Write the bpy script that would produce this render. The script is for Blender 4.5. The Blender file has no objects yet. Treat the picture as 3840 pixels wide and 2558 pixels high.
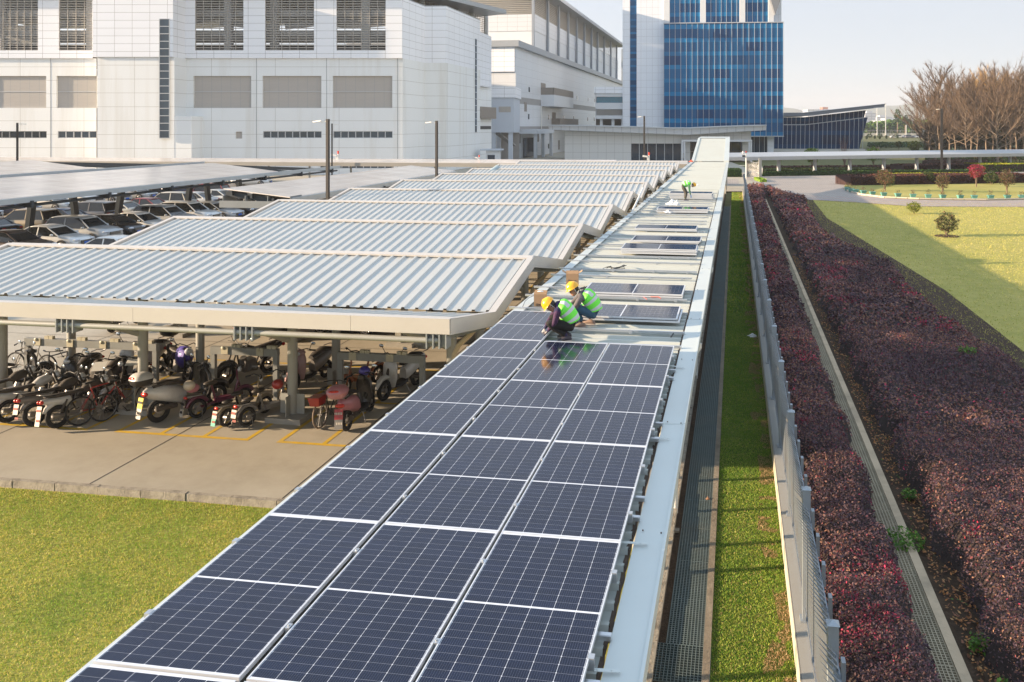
import bpy, math, random
import numpy as np
from mathutils import Vector, Matrix
R = math.radians
PI = math.pi
sc = bpy.context.scene
COL = sc.collection
rnd = random.Random(7)
NP = np.random.RandomState(11)
# ---------------------------------------------------------------- camera, sky, sun, exposure
F, CX, CY, YAW, H = 3131.0, 2261.0, 471.0, 0.1567, 7.5      # lens and station measured from the photograph (px of 3840)
cam = bpy.data.objects.new('camera', bpy.data.cameras.new('camera'))
COL.objects.link(cam); sc.camera = cam
cam.location = (0, 0, H); cam.rotation_euler = (PI/2, 0, YAW)
cam.data.sensor_width = 36; cam.data.lens = F/3840*36
cam.data.shift_x = (1920-CX)/3840; cam.data.shift_y = -(1279-CY)/3840
cam.data.clip_start = 0.1; cam.data.clip_end = 9000
SUN_AZ = math.atan2(-0.963, -0.27)      # direction towards the sun, from +Y clockwise
SUN_EL = R(14.2)
w = bpy.data.worlds.new("World"); sc.world = w; w.use_nodes = True
wn = w.node_tree.nodes; wl = w.node_tree.links
sky = wn.new('ShaderNodeTexSky'); sky.sky_type = 'NISHITA'; sky.sun_disc = False
sky.sun_elevation = SUN_EL; sky.sun_rotation = -SUN_AZ      # the node turns anticlockwise
sky.altitude = 20; sky.air_density = 0.7; sky.dust_density = 1.0; sky.ozone_density = 1.6
wn['Background'].inputs['Strength'].default_value = 0.088
veil = wn.new('ShaderNodeMix'); veil.data_type = 'RGBA'; # pale hazy veil over the blue, made brighter overhead to add ambient fill
wtc = wn.new('ShaderNodeTexCoord'); wsp = wn.new('ShaderNodeSeparateXYZ'); wl.new(wtc.outputs['Generated'], wsp.inputs[0])
wmr = wn.new('ShaderNodeMapRange'); wmr.inputs[1].default_value = 0.1; wmr.inputs[2].default_value = 0.8; wmr.inputs[3].default_value = 0.78; wmr.inputs[4].default_value = 0.85
wl.new(wsp.outputs[2], wmr.inputs[0]); wl.new(wmr.outputs[0], veil.inputs[0])
wl.new(sky.outputs[0], veil.inputs[6]); 
vcol = wn.new('ShaderNodeMix'); vcol.data_type = 'RGBA'; wm2 = wn.new('ShaderNodeMapRange'); wm2.inputs[1].default_value = 0.12; wm2.inputs[2].default_value = 0.75
wl.new(wsp.outputs[2], wm2.inputs[0]); wl.new(wm2.outputs[0], vcol.inputs[0]); vcol.inputs[6].default_value = (2.75, 2.85, 3.0, 1); vcol.inputs[7].default_value = (3.0, 3.9, 5.0, 1); wl.new(vcol.outputs[2], veil.inputs[7])
wl.new(veil.outputs[2], wn['Background'].inputs[0])
sl = bpy.data.lights.new('sun', 'SUN'); sl.energy = 4.5; sl.angle = R(0.6); sl.color = (1.0, 0.77, 0.53)
so = bpy.data.objects.new('sun', sl); COL.objects.link(so)
sd = Vector((math.sin(SUN_AZ)*math.cos(SUN_EL), math.cos(SUN_AZ)*math.cos(SUN_EL), math.sin(SUN_EL)))
so.rotation_euler = sd.to_track_quat('Z', 'Y').to_euler(); so.location = (-30, -20, 40)
sc.view_settings.view_transform = 'Standard'; sc.view_settings.look = 'None'
sc.view_settings.exposure = 1.64; sc.view_settings.gamma = 1
try:
    sc.cycles.max_bounces = 6; sc.cycles.diffuse_bounces = 3; sc.cycles.glossy_bounces = 3
    sc.cycles.transmission_bounces = 3; sc.cycles.volume_bounces = 0; sc.cycles.transparent_max_bounces = 6
    sc.cycles.sample_clamp_indirect = 6; sc.cycles.caustics_reflective = False; sc.cycles.caustics_refractive = False
except Exception: pass
# ---------------------------------------------------------------- surveying helpers: a photo pixel seen on a plane
cY, sY = math.cos(YAW), math.sin(YAW)
def ray(px, py):
    a = (px-CX)/F
    return Vector((cY*a-sY, sY*a+cY, -(py-CY)/F))
def at_z(px, py, z=0.0):
    r = ray(px, py); t = (z-H)/r.z
    return Vector((0, 0, H)) + t*r
def at_d(px, py, d): return Vector((0, 0, H)) + d*ray(px, py)
def gxy(px, py, z=0.0):
    p = at_z(px, py, z); return (p.x, p.y)
# ---------------------------------------------------------------- materials
MATS = {}
def nn(nt, t, **k):
    n = nt.nodes.new(t)
    for a, b in k.items(): setattr(n, a, b)
    return n
def mth(nt, op, a, b=None, c=None):
    n = nt.nodes.new('ShaderNodeMath'); n.operation = op
    for i, v in enumerate((a, b, c)):
        if v is None: continue
        if isinstance(v, (int, float)): n.inputs[i].default_value = v
        else: nt.links.new(v, n.inputs[i])
    return n.outputs[0]
def mixc(nt, f, a, b):
    n = nt.nodes.new('ShaderNodeMix'); n.data_type = 'RGBA'
    for s, v in ((n.inputs[0], f), (n.inputs[6], a), (n.inputs[7], b)):
        if isinstance(v, (int, float)): s.default_value = v
        elif isinstance(v, (tuple, list)): s.default_value = (*v[:3], 1)
        else: nt.links.new(v, s)
    return n.outputs[2]
def noise(nt, scale, detail=3, rough=0.5, co=None, sc3=None):
    if co is None: co = nn(nt, 'ShaderNodeNewGeometry').outputs['Position']
    if sc3:
        m = nn(nt, 'ShaderNodeMapping'); m.inputs['Scale'].default_value = sc3; nt.links.new(co, m.inputs[0]); co = m.outputs[0]
    n = nn(nt, 'ShaderNodeTexNoise'); n.inputs['Scale'].default_value = scale
    n.inputs['Detail'].default_value = detail; n.inputs['Roughness'].default_value = rough
    nt.links.new(co, n.inputs['Vector']); return n.outputs['Fac']
def ramp(nt, f, stops):
    n = nn(nt, 'ShaderNodeValToRGB'); e = n.color_ramp.elements
    while len(e) < len(stops): e.new(0.5)
    for el, (p, c) in zip(e, stops): el.position = p; el.color = (*c, 1)
    nt.links.new(f, n.inputs[0]); return n.outputs[0]
def scl(c, k): return tuple(min(1, x*k) for x in c)
def base(name):
    m = bpy.data.materials.new(name); m.use_nodes = True
    return m, m.node_tree, m.node_tree.nodes['Principled BSDF']
def mat(name, col=(.5, .5, .5), rough=.5, metal=0., var=.12, scale=2.0, bump=0., bscale=None, spec=.5, coat=0., dirt=0., dcol=(.2, .16, .11), trans=0.):
    if name in MATS: return MATS[name]
    m, nt, b = base(name)
    f = noise(nt, scale, 4, .6)
    c = mixc(nt, f, scl(col, 1-var), scl(col, 1+var))
    if dirt:
        d = noise(nt, scale*.37+.13, 5, .7)
        c = mixc(nt, mth(nt, 'MULTIPLY', ramp(nt, d, [(.45, (0, 0, 0)), (.75, (1, 1, 1))]), dirt), c, dcol)
    nt.links.new(c, b.inputs['Base Color'])
    b.inputs['Roughness'].default_value = rough; b.inputs['Metallic'].default_value = metal
    b.inputs['Specular IOR Level'].default_value = spec; b.inputs['Coat Weight'].default_value = coat
    b.inputs['Coat Roughness'].default_value = .06
    if bump:
        bn = nn(nt, 'ShaderNodeBump'); bn.inputs['Strength'].default_value = bump; bn.inputs['Distance'].default_value = .02
        nt.links.new(noise(nt, bscale or scale*8, 3), bn.inputs['Height']); nt.links.new(bn.outputs[0], b.inputs['Normal'])
    MATS[name] = m; return m
def leafmat(name='leaf', rough=.6, tr=.25):
    """colour comes from each leaf's own attribute (the plant's real colour)"""
    if name in MATS: return MATS[name]
    m, nt, b = base(name)
    a = nn(nt, 'ShaderNodeAttribute', attribute_name='col')
    nt.links.new(a.outputs['Color'], b.inputs['Base Color']); b.inputs['Roughness'].default_value = rough
    b.inputs['Specular IOR Level'].default_value = .25
    t = nn(nt, 'ShaderNodeBsdfTranslucent'); nt.links.new(a.outputs['Color'], t.inputs[0])
    mx = nn(nt, 'ShaderNodeMixShader'); mx.inputs[0].default_value = tr
    nt.links.new(b.outputs[0], mx.inputs[1]); nt.links.new(t.outputs[0], mx.inputs[2])
    nt.links.new(mx.outputs[0], nt.nodes['Material Output'].inputs[0])
    MATS[name] = m; return m
def gridmat(name, col, line, sx, sz, lw=.03, rough=.45, var=.05, off=(0, 0), stain=0., panelvar=0., metal=0.):
    """cladding with joints: local x (or y on faces turned sideways) and local z"""
    if name in MATS: return MATS[name]
    m, nt, b = base(name)
    tc = nn(nt, 'ShaderNodeTexCoord'); sp = nn(nt, 'ShaderNodeSeparateXYZ'); nt.links.new(tc.outputs['Object'], sp.inputs[0])
    nr = nn(nt, 'ShaderNodeSeparateXYZ'); nt.links.new(tc.outputs['Normal'], nr.inputs[0])
    side = mth(nt, 'GREATER_THAN', mth(nt, 'ABSOLUTE', nr.outputs[0]), .7)
    t = mth(nt, 'ADD', mth(nt, 'MULTIPLY', sp.outputs[1], side), mth(nt, 'MULTIPLY', sp.outputs[0], mth(nt, 'SUBTRACT', 1., side)))
    def lines(v, s, o):
        q = mth(nt, 'FRACT', mth(nt, 'DIVIDE', mth(nt, 'ADD', v, o+1000*s), s))
        return mth(nt, 'LESS_THAN', q, lw/s), mth(nt, 'FLOOR', mth(nt, 'DIVIDE', mth(nt, 'ADD', v, o+1000*s), s))
    lx, ix = lines(t, sx, off[0]); lz, iz = lines(sp.outputs[2], sz, off[1])
    f = mth(nt, 'MAXIMUM', lx, lz)
    c = mixc(nt, noise(nt, .12, 4), scl(col, 1-var), scl(col, 1+var))
    if panelvar:
        wnz = nn(nt, 'ShaderNodeTexWhiteNoise', noise_dimensions='2D'); cb = nn(nt, 'ShaderNodeCombineXYZ')
        nt.links.new(ix, cb.inputs[0]); nt.links.new(iz, cb.inputs[1]); nt.links.new(cb.outputs[0], wnz.inputs['Vector'])
        c = mixc(nt, mth(nt, 'MULTIPLY', wnz.outputs['Value'], panelvar), c, scl(col, .6))
    if stain:
        s = noise(nt, 1.0, 4, .6, sc3=(.5, .5, .035))
        c = mixc(nt, mth(nt, 'MULTIPLY', ramp(nt, s, [(.5, (0, 0, 0)), (.8, (1, 1, 1))]), stain), c, (.42, .36, .25))
    c = mixc(nt, f, c, line)
    nt.links.new(c, b.inputs['Base Color']); b.inputs['Roughness'].default_value = rough; b.inputs['Metallic'].default_value = metal
    MATS[name] = m; return m
# ---------------------------------------------------------------- mesh builder
class MB:
    def __init__(s): s.v = []; s.f = []; s.m = []; s.s = []; s.mi = 0; s.sm = False
    def add(s, vs, fs, sm=None):
        o = len(s.v); s.v.extend(tuple(p) for p in vs)
        for f in fs: s.f.append(tuple(i+o for i in f)); s.m.append(s.mi); s.s.append(s.sm if sm is None else sm)
        return s
    def box(s, x0, x1, y0, y1, z0, z1):
        return s.add([(x0,y0,z0),(x1,y0,z0),(x1,y1,z0),(x0,y1,z0),(x0,y0,z1),(x1,y0,z1),(x1,y1,z1),(x0,y1,z1)],
                     [(0,3,2,1),(4,5,6,7),(0,1,5,4),(1,2,6,5),(2,3,7,6),(3,0,4,7)], False)
    def cbox(s, c, d, rz=0, ry=0, rx=0):
        M = Matrix.Rotation(rz,3,'Z')@Matrix.Rotation(ry,3,'Y')@Matrix.Rotation(rx,3,'X')
        vs = [Vector(c)+M@Vector((sx*d[0]/2, sy*d[1]/2, sz*d[2]/2)) for sz in (-1,1) for sx,sy in ((-1,-1),(1,-1),(1,1),(-1,1))]
        return s.add(vs, [(0,3,2,1),(4,5,6,7),(0,1,5,4),(1,2,6,5),(2,3,7,6),(3,0,4,7)], False)
    def beam(s, p, q, w, h, up=(0,0,1)):
        p, q = Vector(p), Vector(q); d = (q-p).normalized(); u = Vector(up)
        x = d.cross(u)
        if x.length < 1e-4: x = d.cross(Vector((0,1,0)))
        x.normalize(); z = x.cross(d)
        vs = [a + x*sx*w/2 + z*sz*h/2 for a in (p, q) for sx, sz in ((-1,-1),(1,-1),(1,1),(-1,1))]
        return s.add(vs, [(0,1,2,3),(7,6,5,4),(0,4,5,1),(1,5,6,2),(2,6,7,3),(3,7,4,0)], False)
    def tube(s, pts, r, n=8, closed=False, cap=True, sm=True):
        pts = [Vector(p) for p in pts]; k = len(pts); rs = r if isinstance(r, (list, tuple)) else [r]*k
        vs = []; prev = None
        for i, p in enumerate(pts):
            if closed: t = pts[(i+1) % k]-pts[i-1]
            else: t = (pts[min(i+1, k-1)]-pts[max(i-1, 0)])
            t = t.normalized() if t.length > 1e-9 else Vector((0,0,1))
            if prev is None:
                a = t.orthogonal().normalized()
            else:
                a = prev - t*prev.dot(t); a = a.normalized() if a.length > 1e-6 else t.orthogonal().normalized()
            prev = a; b = t.cross(a)
            for j in range(n):
                an = 2*PI*j/n; vs.append(p+(a*math.cos(an)+b*math.sin(an))*rs[i])
        fs = []
        for i in range(k if closed else k-1):
            for j in range(n):
                a0 = i*n+j; a1 = i*n+(j+1) % n; b0 = ((i+1) % k)*n+j; b1 = ((i+1) % k)*n+(j+1) % n
                fs.append((a0, a1, b1, b0))
        s.add(vs, fs, sm)
        if cap and not closed:
            s.add(vs[:n][::-1], [tuple(range(n))], False); s.add(vs[-n:], [tuple(range(n))], False)
        return s
    def ring(s, c, ax, R_, r, n=20, k=6):
        ax = Vector(ax).normalized(); a = ax.orthogonal().normalized(); b = ax.cross(a)
        return s.tube([Vector(c)+(a*math.cos(2*PI*i/n)+b*math.sin(2*PI*i/n))*R_ for i in range(n)], r, k, closed=True)
    def disc(s, c, ax, r, t, n=16):
        ax = Vector(ax).normalized()
        return s.tube([Vector(c)-ax*t/2, Vector(c)+ax*t/2], r, n)
    def loft(s, rings, cap=True, sm=True, closed=True):
        n = len(rings[0]); vs = [p for r in rings for p in r]; fs = []
        for i in range(len(rings)-1):
            for j in range(n if closed else n-1):
                a0 = i*n+j; a1 = i*n+(j+1) % n; fs.append((a0, a1, a1+n, a0+n))
        s.add(vs, fs, sm)
        if cap: s.add(rings[0][::-1], [tuple(range(n))], sm); s.add(rings[-1], [tuple(range(n))], sm)
        return s
    def ext(s, poly, vec):
        """closed polygon (3-D points) pushed along vec"""
        p = [Vector(q) for q in poly]; v = Vector(vec); n = len(p)
        s.add(p+[q+v for q in p], [tuple(range(n))[::-1], tuple(range(n, 2*n))]+[(i, (i+1) % n, n+(i+1) % n, n+i) for i in range(n)], False)
        return s
    def ball(s, c, r, nu=12, nv=8, M=None):
        r = r if isinstance(r, (tuple, list)) else (r, r, r); rings = []
        for i in range(1, nv):
            th = PI*i/nv
            q = [Vector((r[0]*math.sin(th)*math.cos(2*PI*j/nu), r[1]*math.sin(th)*math.sin(2*PI*j/nu), -r[2]*math.cos(th))) for j in range(nu)]
            rings.append([Vector(c)+((M@p) if M else p) for p in q])
        return s.loft(rings)
    def quad(s, *p): return s.add(p, [tuple(range(len(p)))], False)
    def xf(s, M):
        s.v = [tuple(M@Vector(p)) for p in s.v]; return s
    def obj(s, name, mats, parent=None, loc=None, fix=False):
        me = bpy.data.meshes.new(name); me.from_pydata(s.v, [], s.f)
        mats = mats if isinstance(mats, (list, tuple)) else [mats]
        for m in mats: me.materials.append(m)
        me.polygons.foreach_set('material_index', s.m); me.polygons.foreach_set('use_smooth', s.s)
        me.update()
        if fix:
            import bmesh
            bm = bmesh.new(); bm.from_mesh(me); bmesh.ops.recalc_face_normals(bm, faces=bm.faces); bm.to_mesh(me); bm.free()
        o = bpy.data.objects.new(name, me); COL.objects.link(o)
        if parent is not None: o.parent = parent
        if loc is not None: o.location = loc
        return o
def boxes(name, m, parent, lst):
    for b in lst: MB().box(*b).obj(name, m, parent)
def tag(o, label, cat, group=None):
    o['label'] = label; o['category'] = cat
    if group: o['group'] = group
    return o
def thing(name, label, cat, loc=(0,0,0), rz=0, group=None):
    o = bpy.data.objects.new(name, None); COL.objects.link(o); o.empty_display_size = .2
    o.location = loc; o.rotation_euler = (0, 0, rz)
    return tag(o, label, cat, group)
def struct(o): o['kind'] = 'structure'; return o
def stuff(o, label, cat): o['kind'] = 'stuff'; return tag(o, label, cat)
KIDS = {}
def dup(root, loc, rz=None, label=None, group=None, mats=None):
    def cp(o, par):
        c = o.copy(); COL.objects.link(c); c.parent = par
        if mats and o.data and len(o.data.materials) and o.data.materials[0] and o.data.materials[0].name in mats:
            c.material_slots[0].link = 'OBJECT'; c.material_slots[0].material = mats[o.data.materials[0].name]
        for ch in o.children: cp(ch, c)
        return c
    c = cp(root, None); c.location = loc
    if rz is not None: c.rotation_euler = (0, 0, rz)
    if label: c['label'] = label
    if group: c['group'] = group
    return c
def cloud(name, P, size, col, mats, flat=.35, tri=False, parent=None, aspect=.55, up=0.):
    """many leaf-sized faces: P (n,3) centres, size scalar or (n,), col (n,3)"""
    n = len(P); size = np.broadcast_to(np.asarray(size, float), (n,))*(.7+.6*NP.rand(n))
    nrm = NP.randn(n, 3); nrm[:, 2] = np.abs(nrm[:, 2])*(1-flat)+flat*2.2; nrm /= np.linalg.norm(nrm, axis=1)[:, None]
    t = NP.randn(n, 3); t -= nrm*(t*nrm).sum(1)[:, None]; t /= np.linalg.norm(t, axis=1)[:, None]
    if up:
        t[:, 2] += up; t /= np.linalg.norm(t, axis=1)[:, None]
    b = np.cross(nrm, t); b /= np.linalg.norm(b, axis=1)[:, None]
    s = size[:, None]
    if tri: V = np.stack([P-b*s*aspect*.5, P+b*s*aspect*.5, P+t*s*1.6], 1); k = 3
    else: V = np.stack([P-t*s, P+b*s*aspect, P+t*s, P-b*s*aspect], 1); k = 4
    me = bpy.data.meshes.new(name); me.vertices.add(n*k); me.vertices.foreach_set('co', V.reshape(-1).astype(np.float32))
    me.loops.add(n*k); me.loops.foreach_set('vertex_index', np.arange(n*k, dtype=np.int32))
    me.polygons.add(n); me.polygons.foreach_set('loop_start', np.arange(0, n*k, k, dtype=np.int32))
    me.update(calc_edges=True)
    at = me.attributes.new('col', 'FLOAT_COLOR', 'POINT')
    C = np.concatenate([np.repeat(col, k, 0), np.ones((n*k, 1))], 1)
    at.data.foreach_set('color', C.reshape(-1).astype(np.float32))
    me.materials.append(mats); o = bpy.data.objects.new(name, me); COL.objects.link(o)
    if parent is not None: o.parent = parent
    return o
def vnoise(x, y, s, seed=0):
    """smooth value noise, numpy"""
    rs = np.random.RandomState(seed); T = rs.rand(64, 64)
    x = np.asarray(x)/s+100; y = np.asarray(y)/s+100; xi = np.floor(x).astype(int); yi = np.floor(y).astype(int)
    fx = x-xi; fy = y-yi; fx = fx*fx*(3-2*fx); fy = fy*fy*(3-2*fy)
    g = lambda a, b: T[a % 64, b % 64]
    return (g(xi, yi)*(1-fx)+g(xi+1, yi)*fx)*(1-fy)+(g(xi, yi+1)*(1-fx)+g(xi+1, yi+1)*fx)*fy
def palette(n, cols, wts, jit=.2):
    idx = NP.choice(len(cols), n, p=np.array(wts)/sum(wts)); c = np.array(cols)[idx]
    return np.clip(c*(1-jit+2*jit*NP.rand(n, 1)), 0, 1)
# ================================================================ ground, paving, kerbs
def sheet(name, poly, z, m, sub=None):
    mb = MB(); mb.quad(*[(x, y, z) for x, y in poly]); return struct(mb.obj(name, m))
def groundmat(name, stops, sc1=.25, sc2=3., rough=.95, bump=.4, bs=30, w2=.5, sc3=None):
    m, nt, b = base(name)
    a = noise(nt, sc1, 5, .6, sc3=sc3); c = noise(nt, sc2, 4, .7, sc3=sc3)
    f = mth(nt, 'ADD', mth(nt, 'MULTIPLY', a, 1-w2), mth(nt, 'MULTIPLY', c, w2))
    nt.links.new(ramp(nt, f, stops), b.inputs['Base Color']); b.inputs['Roughness'].default_value = rough
    b.inputs['Specular IOR Level'].default_value = .2
    bn = nn(nt, 'ShaderNodeBump'); bn.inputs['Strength'].default_value = bump; bn.inputs['Distance'].default_value = .05
    nt.links.new(noise(nt, bs, 4, .7), bn.inputs['Height']); nt.links.new(bn.outputs[0], b.inputs['Normal'])
    MATS[name] = m; return m
GRASS = groundmat('lawn_grass', [(.3, (.15, .17, .035)), (.5, (.30, .28, .06)), (.68, (.42, .34, .10))], .35, 5.)
GRASS_G = groundmat('green_grass', [(.3, (.035, .075, .012)), (.5, (.08, .125, .02)), (.7, (.17, .17, .05))], .6, 6.)
GRASS_Y = groundmat('dry_lawn', [(.3, (.24, .25, .06)), (.5, (.36, .32, .09)), (.7, (.46, .39, .14))], .06, 1.2, bump=.5, bs=9)
EARTH = groundmat('far_ground', [(.3, (.07, .085, .03)), (.5, (.13, .13, .05)), (.7, (.2, .17, .09))], .02, .3, bump=.1, bs=2)
SOIL = groundmat('soil', [(.3, (.03, .022, .015)), (.6, (.085, .055, .035)), (.8, (.14, .09, .05))], 1.5, 12., bump=.8, bs=25)
CONC = groundmat('concrete', [(.25, (.31, .275, .215)), (.5, (.40, .36, .29)), (.75, (.46, .42, .345))], .35, 2.2, rough=.85, bump=.08, bs=40, w2=.35)
CONC_D = groundmat('old_concrete', [(.25, (.13, .105, .08)), (.5, (.24, .2, .15)), (.75, (.36, .31, .24))], 1.2, 9., rough=.9, bump=.6, bs=25)
ASPH = groundmat('car_park_asphalt', [(.3, (.13, .125, .12)), (.7, (.22, .21, .195))], .2, 3., bump=.2, bs=60)
# brick paving
def pavemat():
    m, nt, b = base('brick_paving'); g = nn(nt, 'ShaderNodeNewGeometry')
    br = nn(nt, 'ShaderNodeTexBrick'); mp = nn(nt, 'ShaderNodeMapping'); nt.links.new(g.outputs['Position'], mp.inputs[0])
    nt.links.new(mp.outputs[0], br.inputs['Vector']); br.inputs['Scale'].default_value = 1
    br.inputs['Brick Width'].default_value = .6; br.inputs['Row Height'].default_value = .3; br.inputs['Mortar Size'].default_value = .03
    br.inputs['Color1'].default_value = (.33, .29, .26, 1); br.inputs['Color2'].default_value = (.42, .37, .33, 1); br.inputs['Mortar'].default_value = (.22, .19, .16, 1)
    v = nn(nt, 'ShaderNodeSeparateXYZ'); nt.links.new(g.outputs['Position'], v.inputs[0])
    t = mth(nt, 'FRACT', mth(nt, 'DIVIDE', mth(nt, 'ADD', v.outputs[0], mth(nt, 'MULTIPLY', v.outputs[1], .35)), 1.25))
    redl = mth(nt, 'MULTIPLY', mth(nt, 'LESS_THAN', t, .22), mth(nt, 'LESS_THAN', mth(nt, 'SUBTRACT', v.outputs[1], mth(nt, 'MULTIPLY', v.outputs[0], -.16)), 93.))
    c = mixc(nt, mth(nt, 'MULTIPLY', redl, .6), br.outputs['Color'], (.42, .2, .16)); c = mixc(nt, mth(nt, 'MULTIPLY', noise(nt, .3, 4), .4), c, (.24, .2, .17))
    nt.links.new(c, b.inputs['Base Color']); b.inputs['Roughness'].default_value = .8; return m
PAVE = pavemat()
struct(MB().quad((-3000, -300, -.16), (3000, -300, -.16), (3000, 5000, -.16), (-3000, 5000, -.16)).obj('ground', EARTH))
sheet('lawn', [(-60, -10), (-1.6, -10), (-1.6, 15.4), (-60, 15.4)], -.12, GRASS)
sheet('concrete_pavement', [(-40, 15.5), (-1.45, 15.5), (-1.45, 96), (-40, 96)], 0, CONC)
sheet('car_park', [(-170, 15.5), (-36.2, 15.5), (-36.2, 99.5), (-170, 99.5)], .004, ASPH)
sheet('forecourt', [(-170, 96), (-1.45, 96), (6, 98), (6, 118), (-10, 250), (-170, 260)], -.004, CONC)
# expansion joints and painted bays
JNT = mat('joint_gap', (.05, .045, .04), .9)
mb = MB()
for x in (-9.0, -13.35, -17.7, -22.): mb.quad((x, 15.56, .004), (x+.025, 15.56, .004), (x+.025, 60, .004), (x, 60, .004))
for y in (26.5, 33.8, 41.): mb.quad((-36, y, .004), (-5, y, .004), (-5, y+.025, .004), (-36, y+.025, .004))
struct(mb.obj('pavement_joints', JNT))
YEL = mat('yellow_paint', (.62, .40, .03), .7, var=.25, scale=5, dirt=.5, dcol=(.36, .31, .22))
mb = MB()
def stripe(x0, x1, y0, y1, z=.004): mb.quad((x0, y0, z), (x1, y0, z), (x1, y1, z), (x0, y1, z))
for a, b in ((-10.72, -6.2), (-15.0, -11.45), (-19.6, -15.75), (-24, -20.2)):
    stripe(a, b, 18.3, 18.42)
    n = max(2, round((b-a)/1.1))
    for i in range(n+1):
        x = a+(b-a-.11)*i/n; stripe(x, x+.11, 18.42, 20.6)
for a, b in ((-10.72, -6.2), (-15.0, -11.45), (-19.6, -15.75)):
    stripe(a, b, 21.3, 21.4); stripe(a, b, 24.4, 24.5)
    n = max(2, round((b-a)/1.1))
    for i in range(n+1): x = a+(b-a-.11)*i/n; stripe(x, x+.11, 21.4, 23.2)
for k in range(2, 8):
    y = 18.3+7.33*k-.2; stripe(-20.5, -6, y-3.1, y-2.98)
    for x in np.arange(-20.4, -6, 1.1): stripe(x, x+.1, y-2.98, y-.9)
struct(mb.obj('yellow_bay_lines', YEL))
KERB = mat('kerb_stone', (.33, .29, .23), .85, var=.35, scale=9, bump=.8, bscale=30, dirt=.9, dcol=(.09, .075, .06))
mb = MB(); x = -60.
while x < -1.7:
    mb.box(x, x+.985, 15.40+rnd.uniform(-.01, .01), 15.52, -.2, .03+rnd.uniform(-.006, .008)); x += 1.0
struct(mb.obj('kerb', KERB))
# drainage channel along the covered walkway
struct(MB().quad((-1.6, -2, -.03), (-1.27, -2, -.03), (-1.27, 96, -.03), (-1.6, 96, -.03)).obj('grass_strip', GRASS_G))
mb = MB(); y = -2.
while y < 96: mb.box(-1.27, -1.10, y, y+.985, -.2, .10+rnd.uniform(-.015, .015)); y += 1.0
struct(mb.obj('kerb', KERB))
struct(MB().box(-1.10, -.99, -2, 96, -.2, -.005).obj('channel_dirt', SOIL))
struct(MB().box(-.445, -.34, -2, 79.2, -.2, .015).obj('channel_edging', CONC_D))
struct(MB().box(-.99, -.445, -2, 79.2, -.30, -.12).obj('channel_floor', SOIL))
GRATE = mat('green_grating', (.12, .155, .15), .55, .2, var=.2, dirt=.3)
GRP = 'drain gratings in the channel beside the walkway'
def grating(x0, x1, y0, y1, px, py, bar=.012):
    mb = MB(); w, l = x1-x0, y1-y0
    nx = int(w/px); ny = int(l/py)
    for i in range(nx+1): x = w*i/nx; mb.box(x-bar/2, x+bar/2, 0, l, -.035, 0)
    for j in range(ny+1): y = l*j/ny; mb.box(0, w, y-bar/2, y+bar/2, -.03, -.001)
    return mb
g0 = grating(0, .53, 0, 1.165, .048, .048, .014).obj('drain_grating', GRATE); g0.location = (-.98, 12.1, 0)
tag(g0, 'first green drain grating of the channel, just beyond the wide square grate', 'drain grating', GRP)
y = 13.28; k = 2
ORD = {2: 'second', 3: 'third', 4: 'fourth', 5: 'fifth', 6: 'sixth', 7: 'seventh', 8: 'eighth', 9: 'ninth', 10: 'tenth'}
while y < 78:
    c = g0.copy(); COL.objects.link(c); c.location = (-.98, y, rnd.uniform(-.006, .002))
    c['label'] = (ORD[k]+' green drain grating of the channel, counted from the wide square grate') if k <= 10 else 'far green drain grating in the channel between walkway kerb and grass strip'
    y += 1.18; k += 1
gb = grating(0, .78, 0, .82, .052, .052, .01).obj('sump_grate', GRATE); gb.location = (-1.12, 11.25, .012)
tag(gb, 'wide square metal grate over the dark sump at the near end of the channel', 'drain grating')
struct(MB().box(-1.15, -.3, 11.2, 12.12, -.9, -.88).obj('sump_floor', SOIL))
gn = g0.copy(); COL.objects.link(gn); gn.location = (-.98, 10.05, 0); gn['label'] = 'green drain grating nearest the camera, before the wide square grate'
# grass strip, fence wall, beds
sheet('grass_strip', [(-.34, -2), (.83, -2), (.83, 95), (-.34, 95)], -.03, GRASS_G)
sheet('planting_bed', [(1.2, -2), (9.5, -2), (9.5, 40), (7.4, 70), (8, 97), (1.2, 100)], -.02, SOIL)
sheet('lawn', [(5, -5), (140, -5), (140, 150), (5, 118)], -.035, GRASS_Y)
# path of drain grates between the two hedges
struct(MB().box(3.0, 3.15, 4, 92, -.2, .05).obj('channel_edging', mat('path_edge', (.50, .38, .25), .9, var=.2, bump=.6, bscale=12, dirt=.7, dcol=(.2, .16, .11))))
struct(MB().box(2.4, 3.0, 4, 92, -.30, -.28).obj('channel_floor', SOIL))
GRATE2 = mat('dusty_grating', (.36, .30, .20), .6, .2, var=.3, dirt=.3)
g2 = grating(0, .56, 0, 1.16, .056, .056, .014).obj('drain_grating', GRATE2); g2.location = (2.43, 11.0, .02)
GRP2 = 'drain gratings on the path between the red hedges'
tag(g2, 'dusty drain grating between the hedges, one of the long run towards the road', 'drain grating', GRP2)
y = 12.18
while y < 88:
    c = g2.copy(); COL.objects.link(c); c.location = (2.43, y, .02+rnd.uniform(-.005, .005)); y += 1.18
c = gb.copy(); COL.objects.link(c); c.location = (2.55, 9.95, .05); c['label'] = 'large square grate at the near end of the path between the red hedges'
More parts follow.
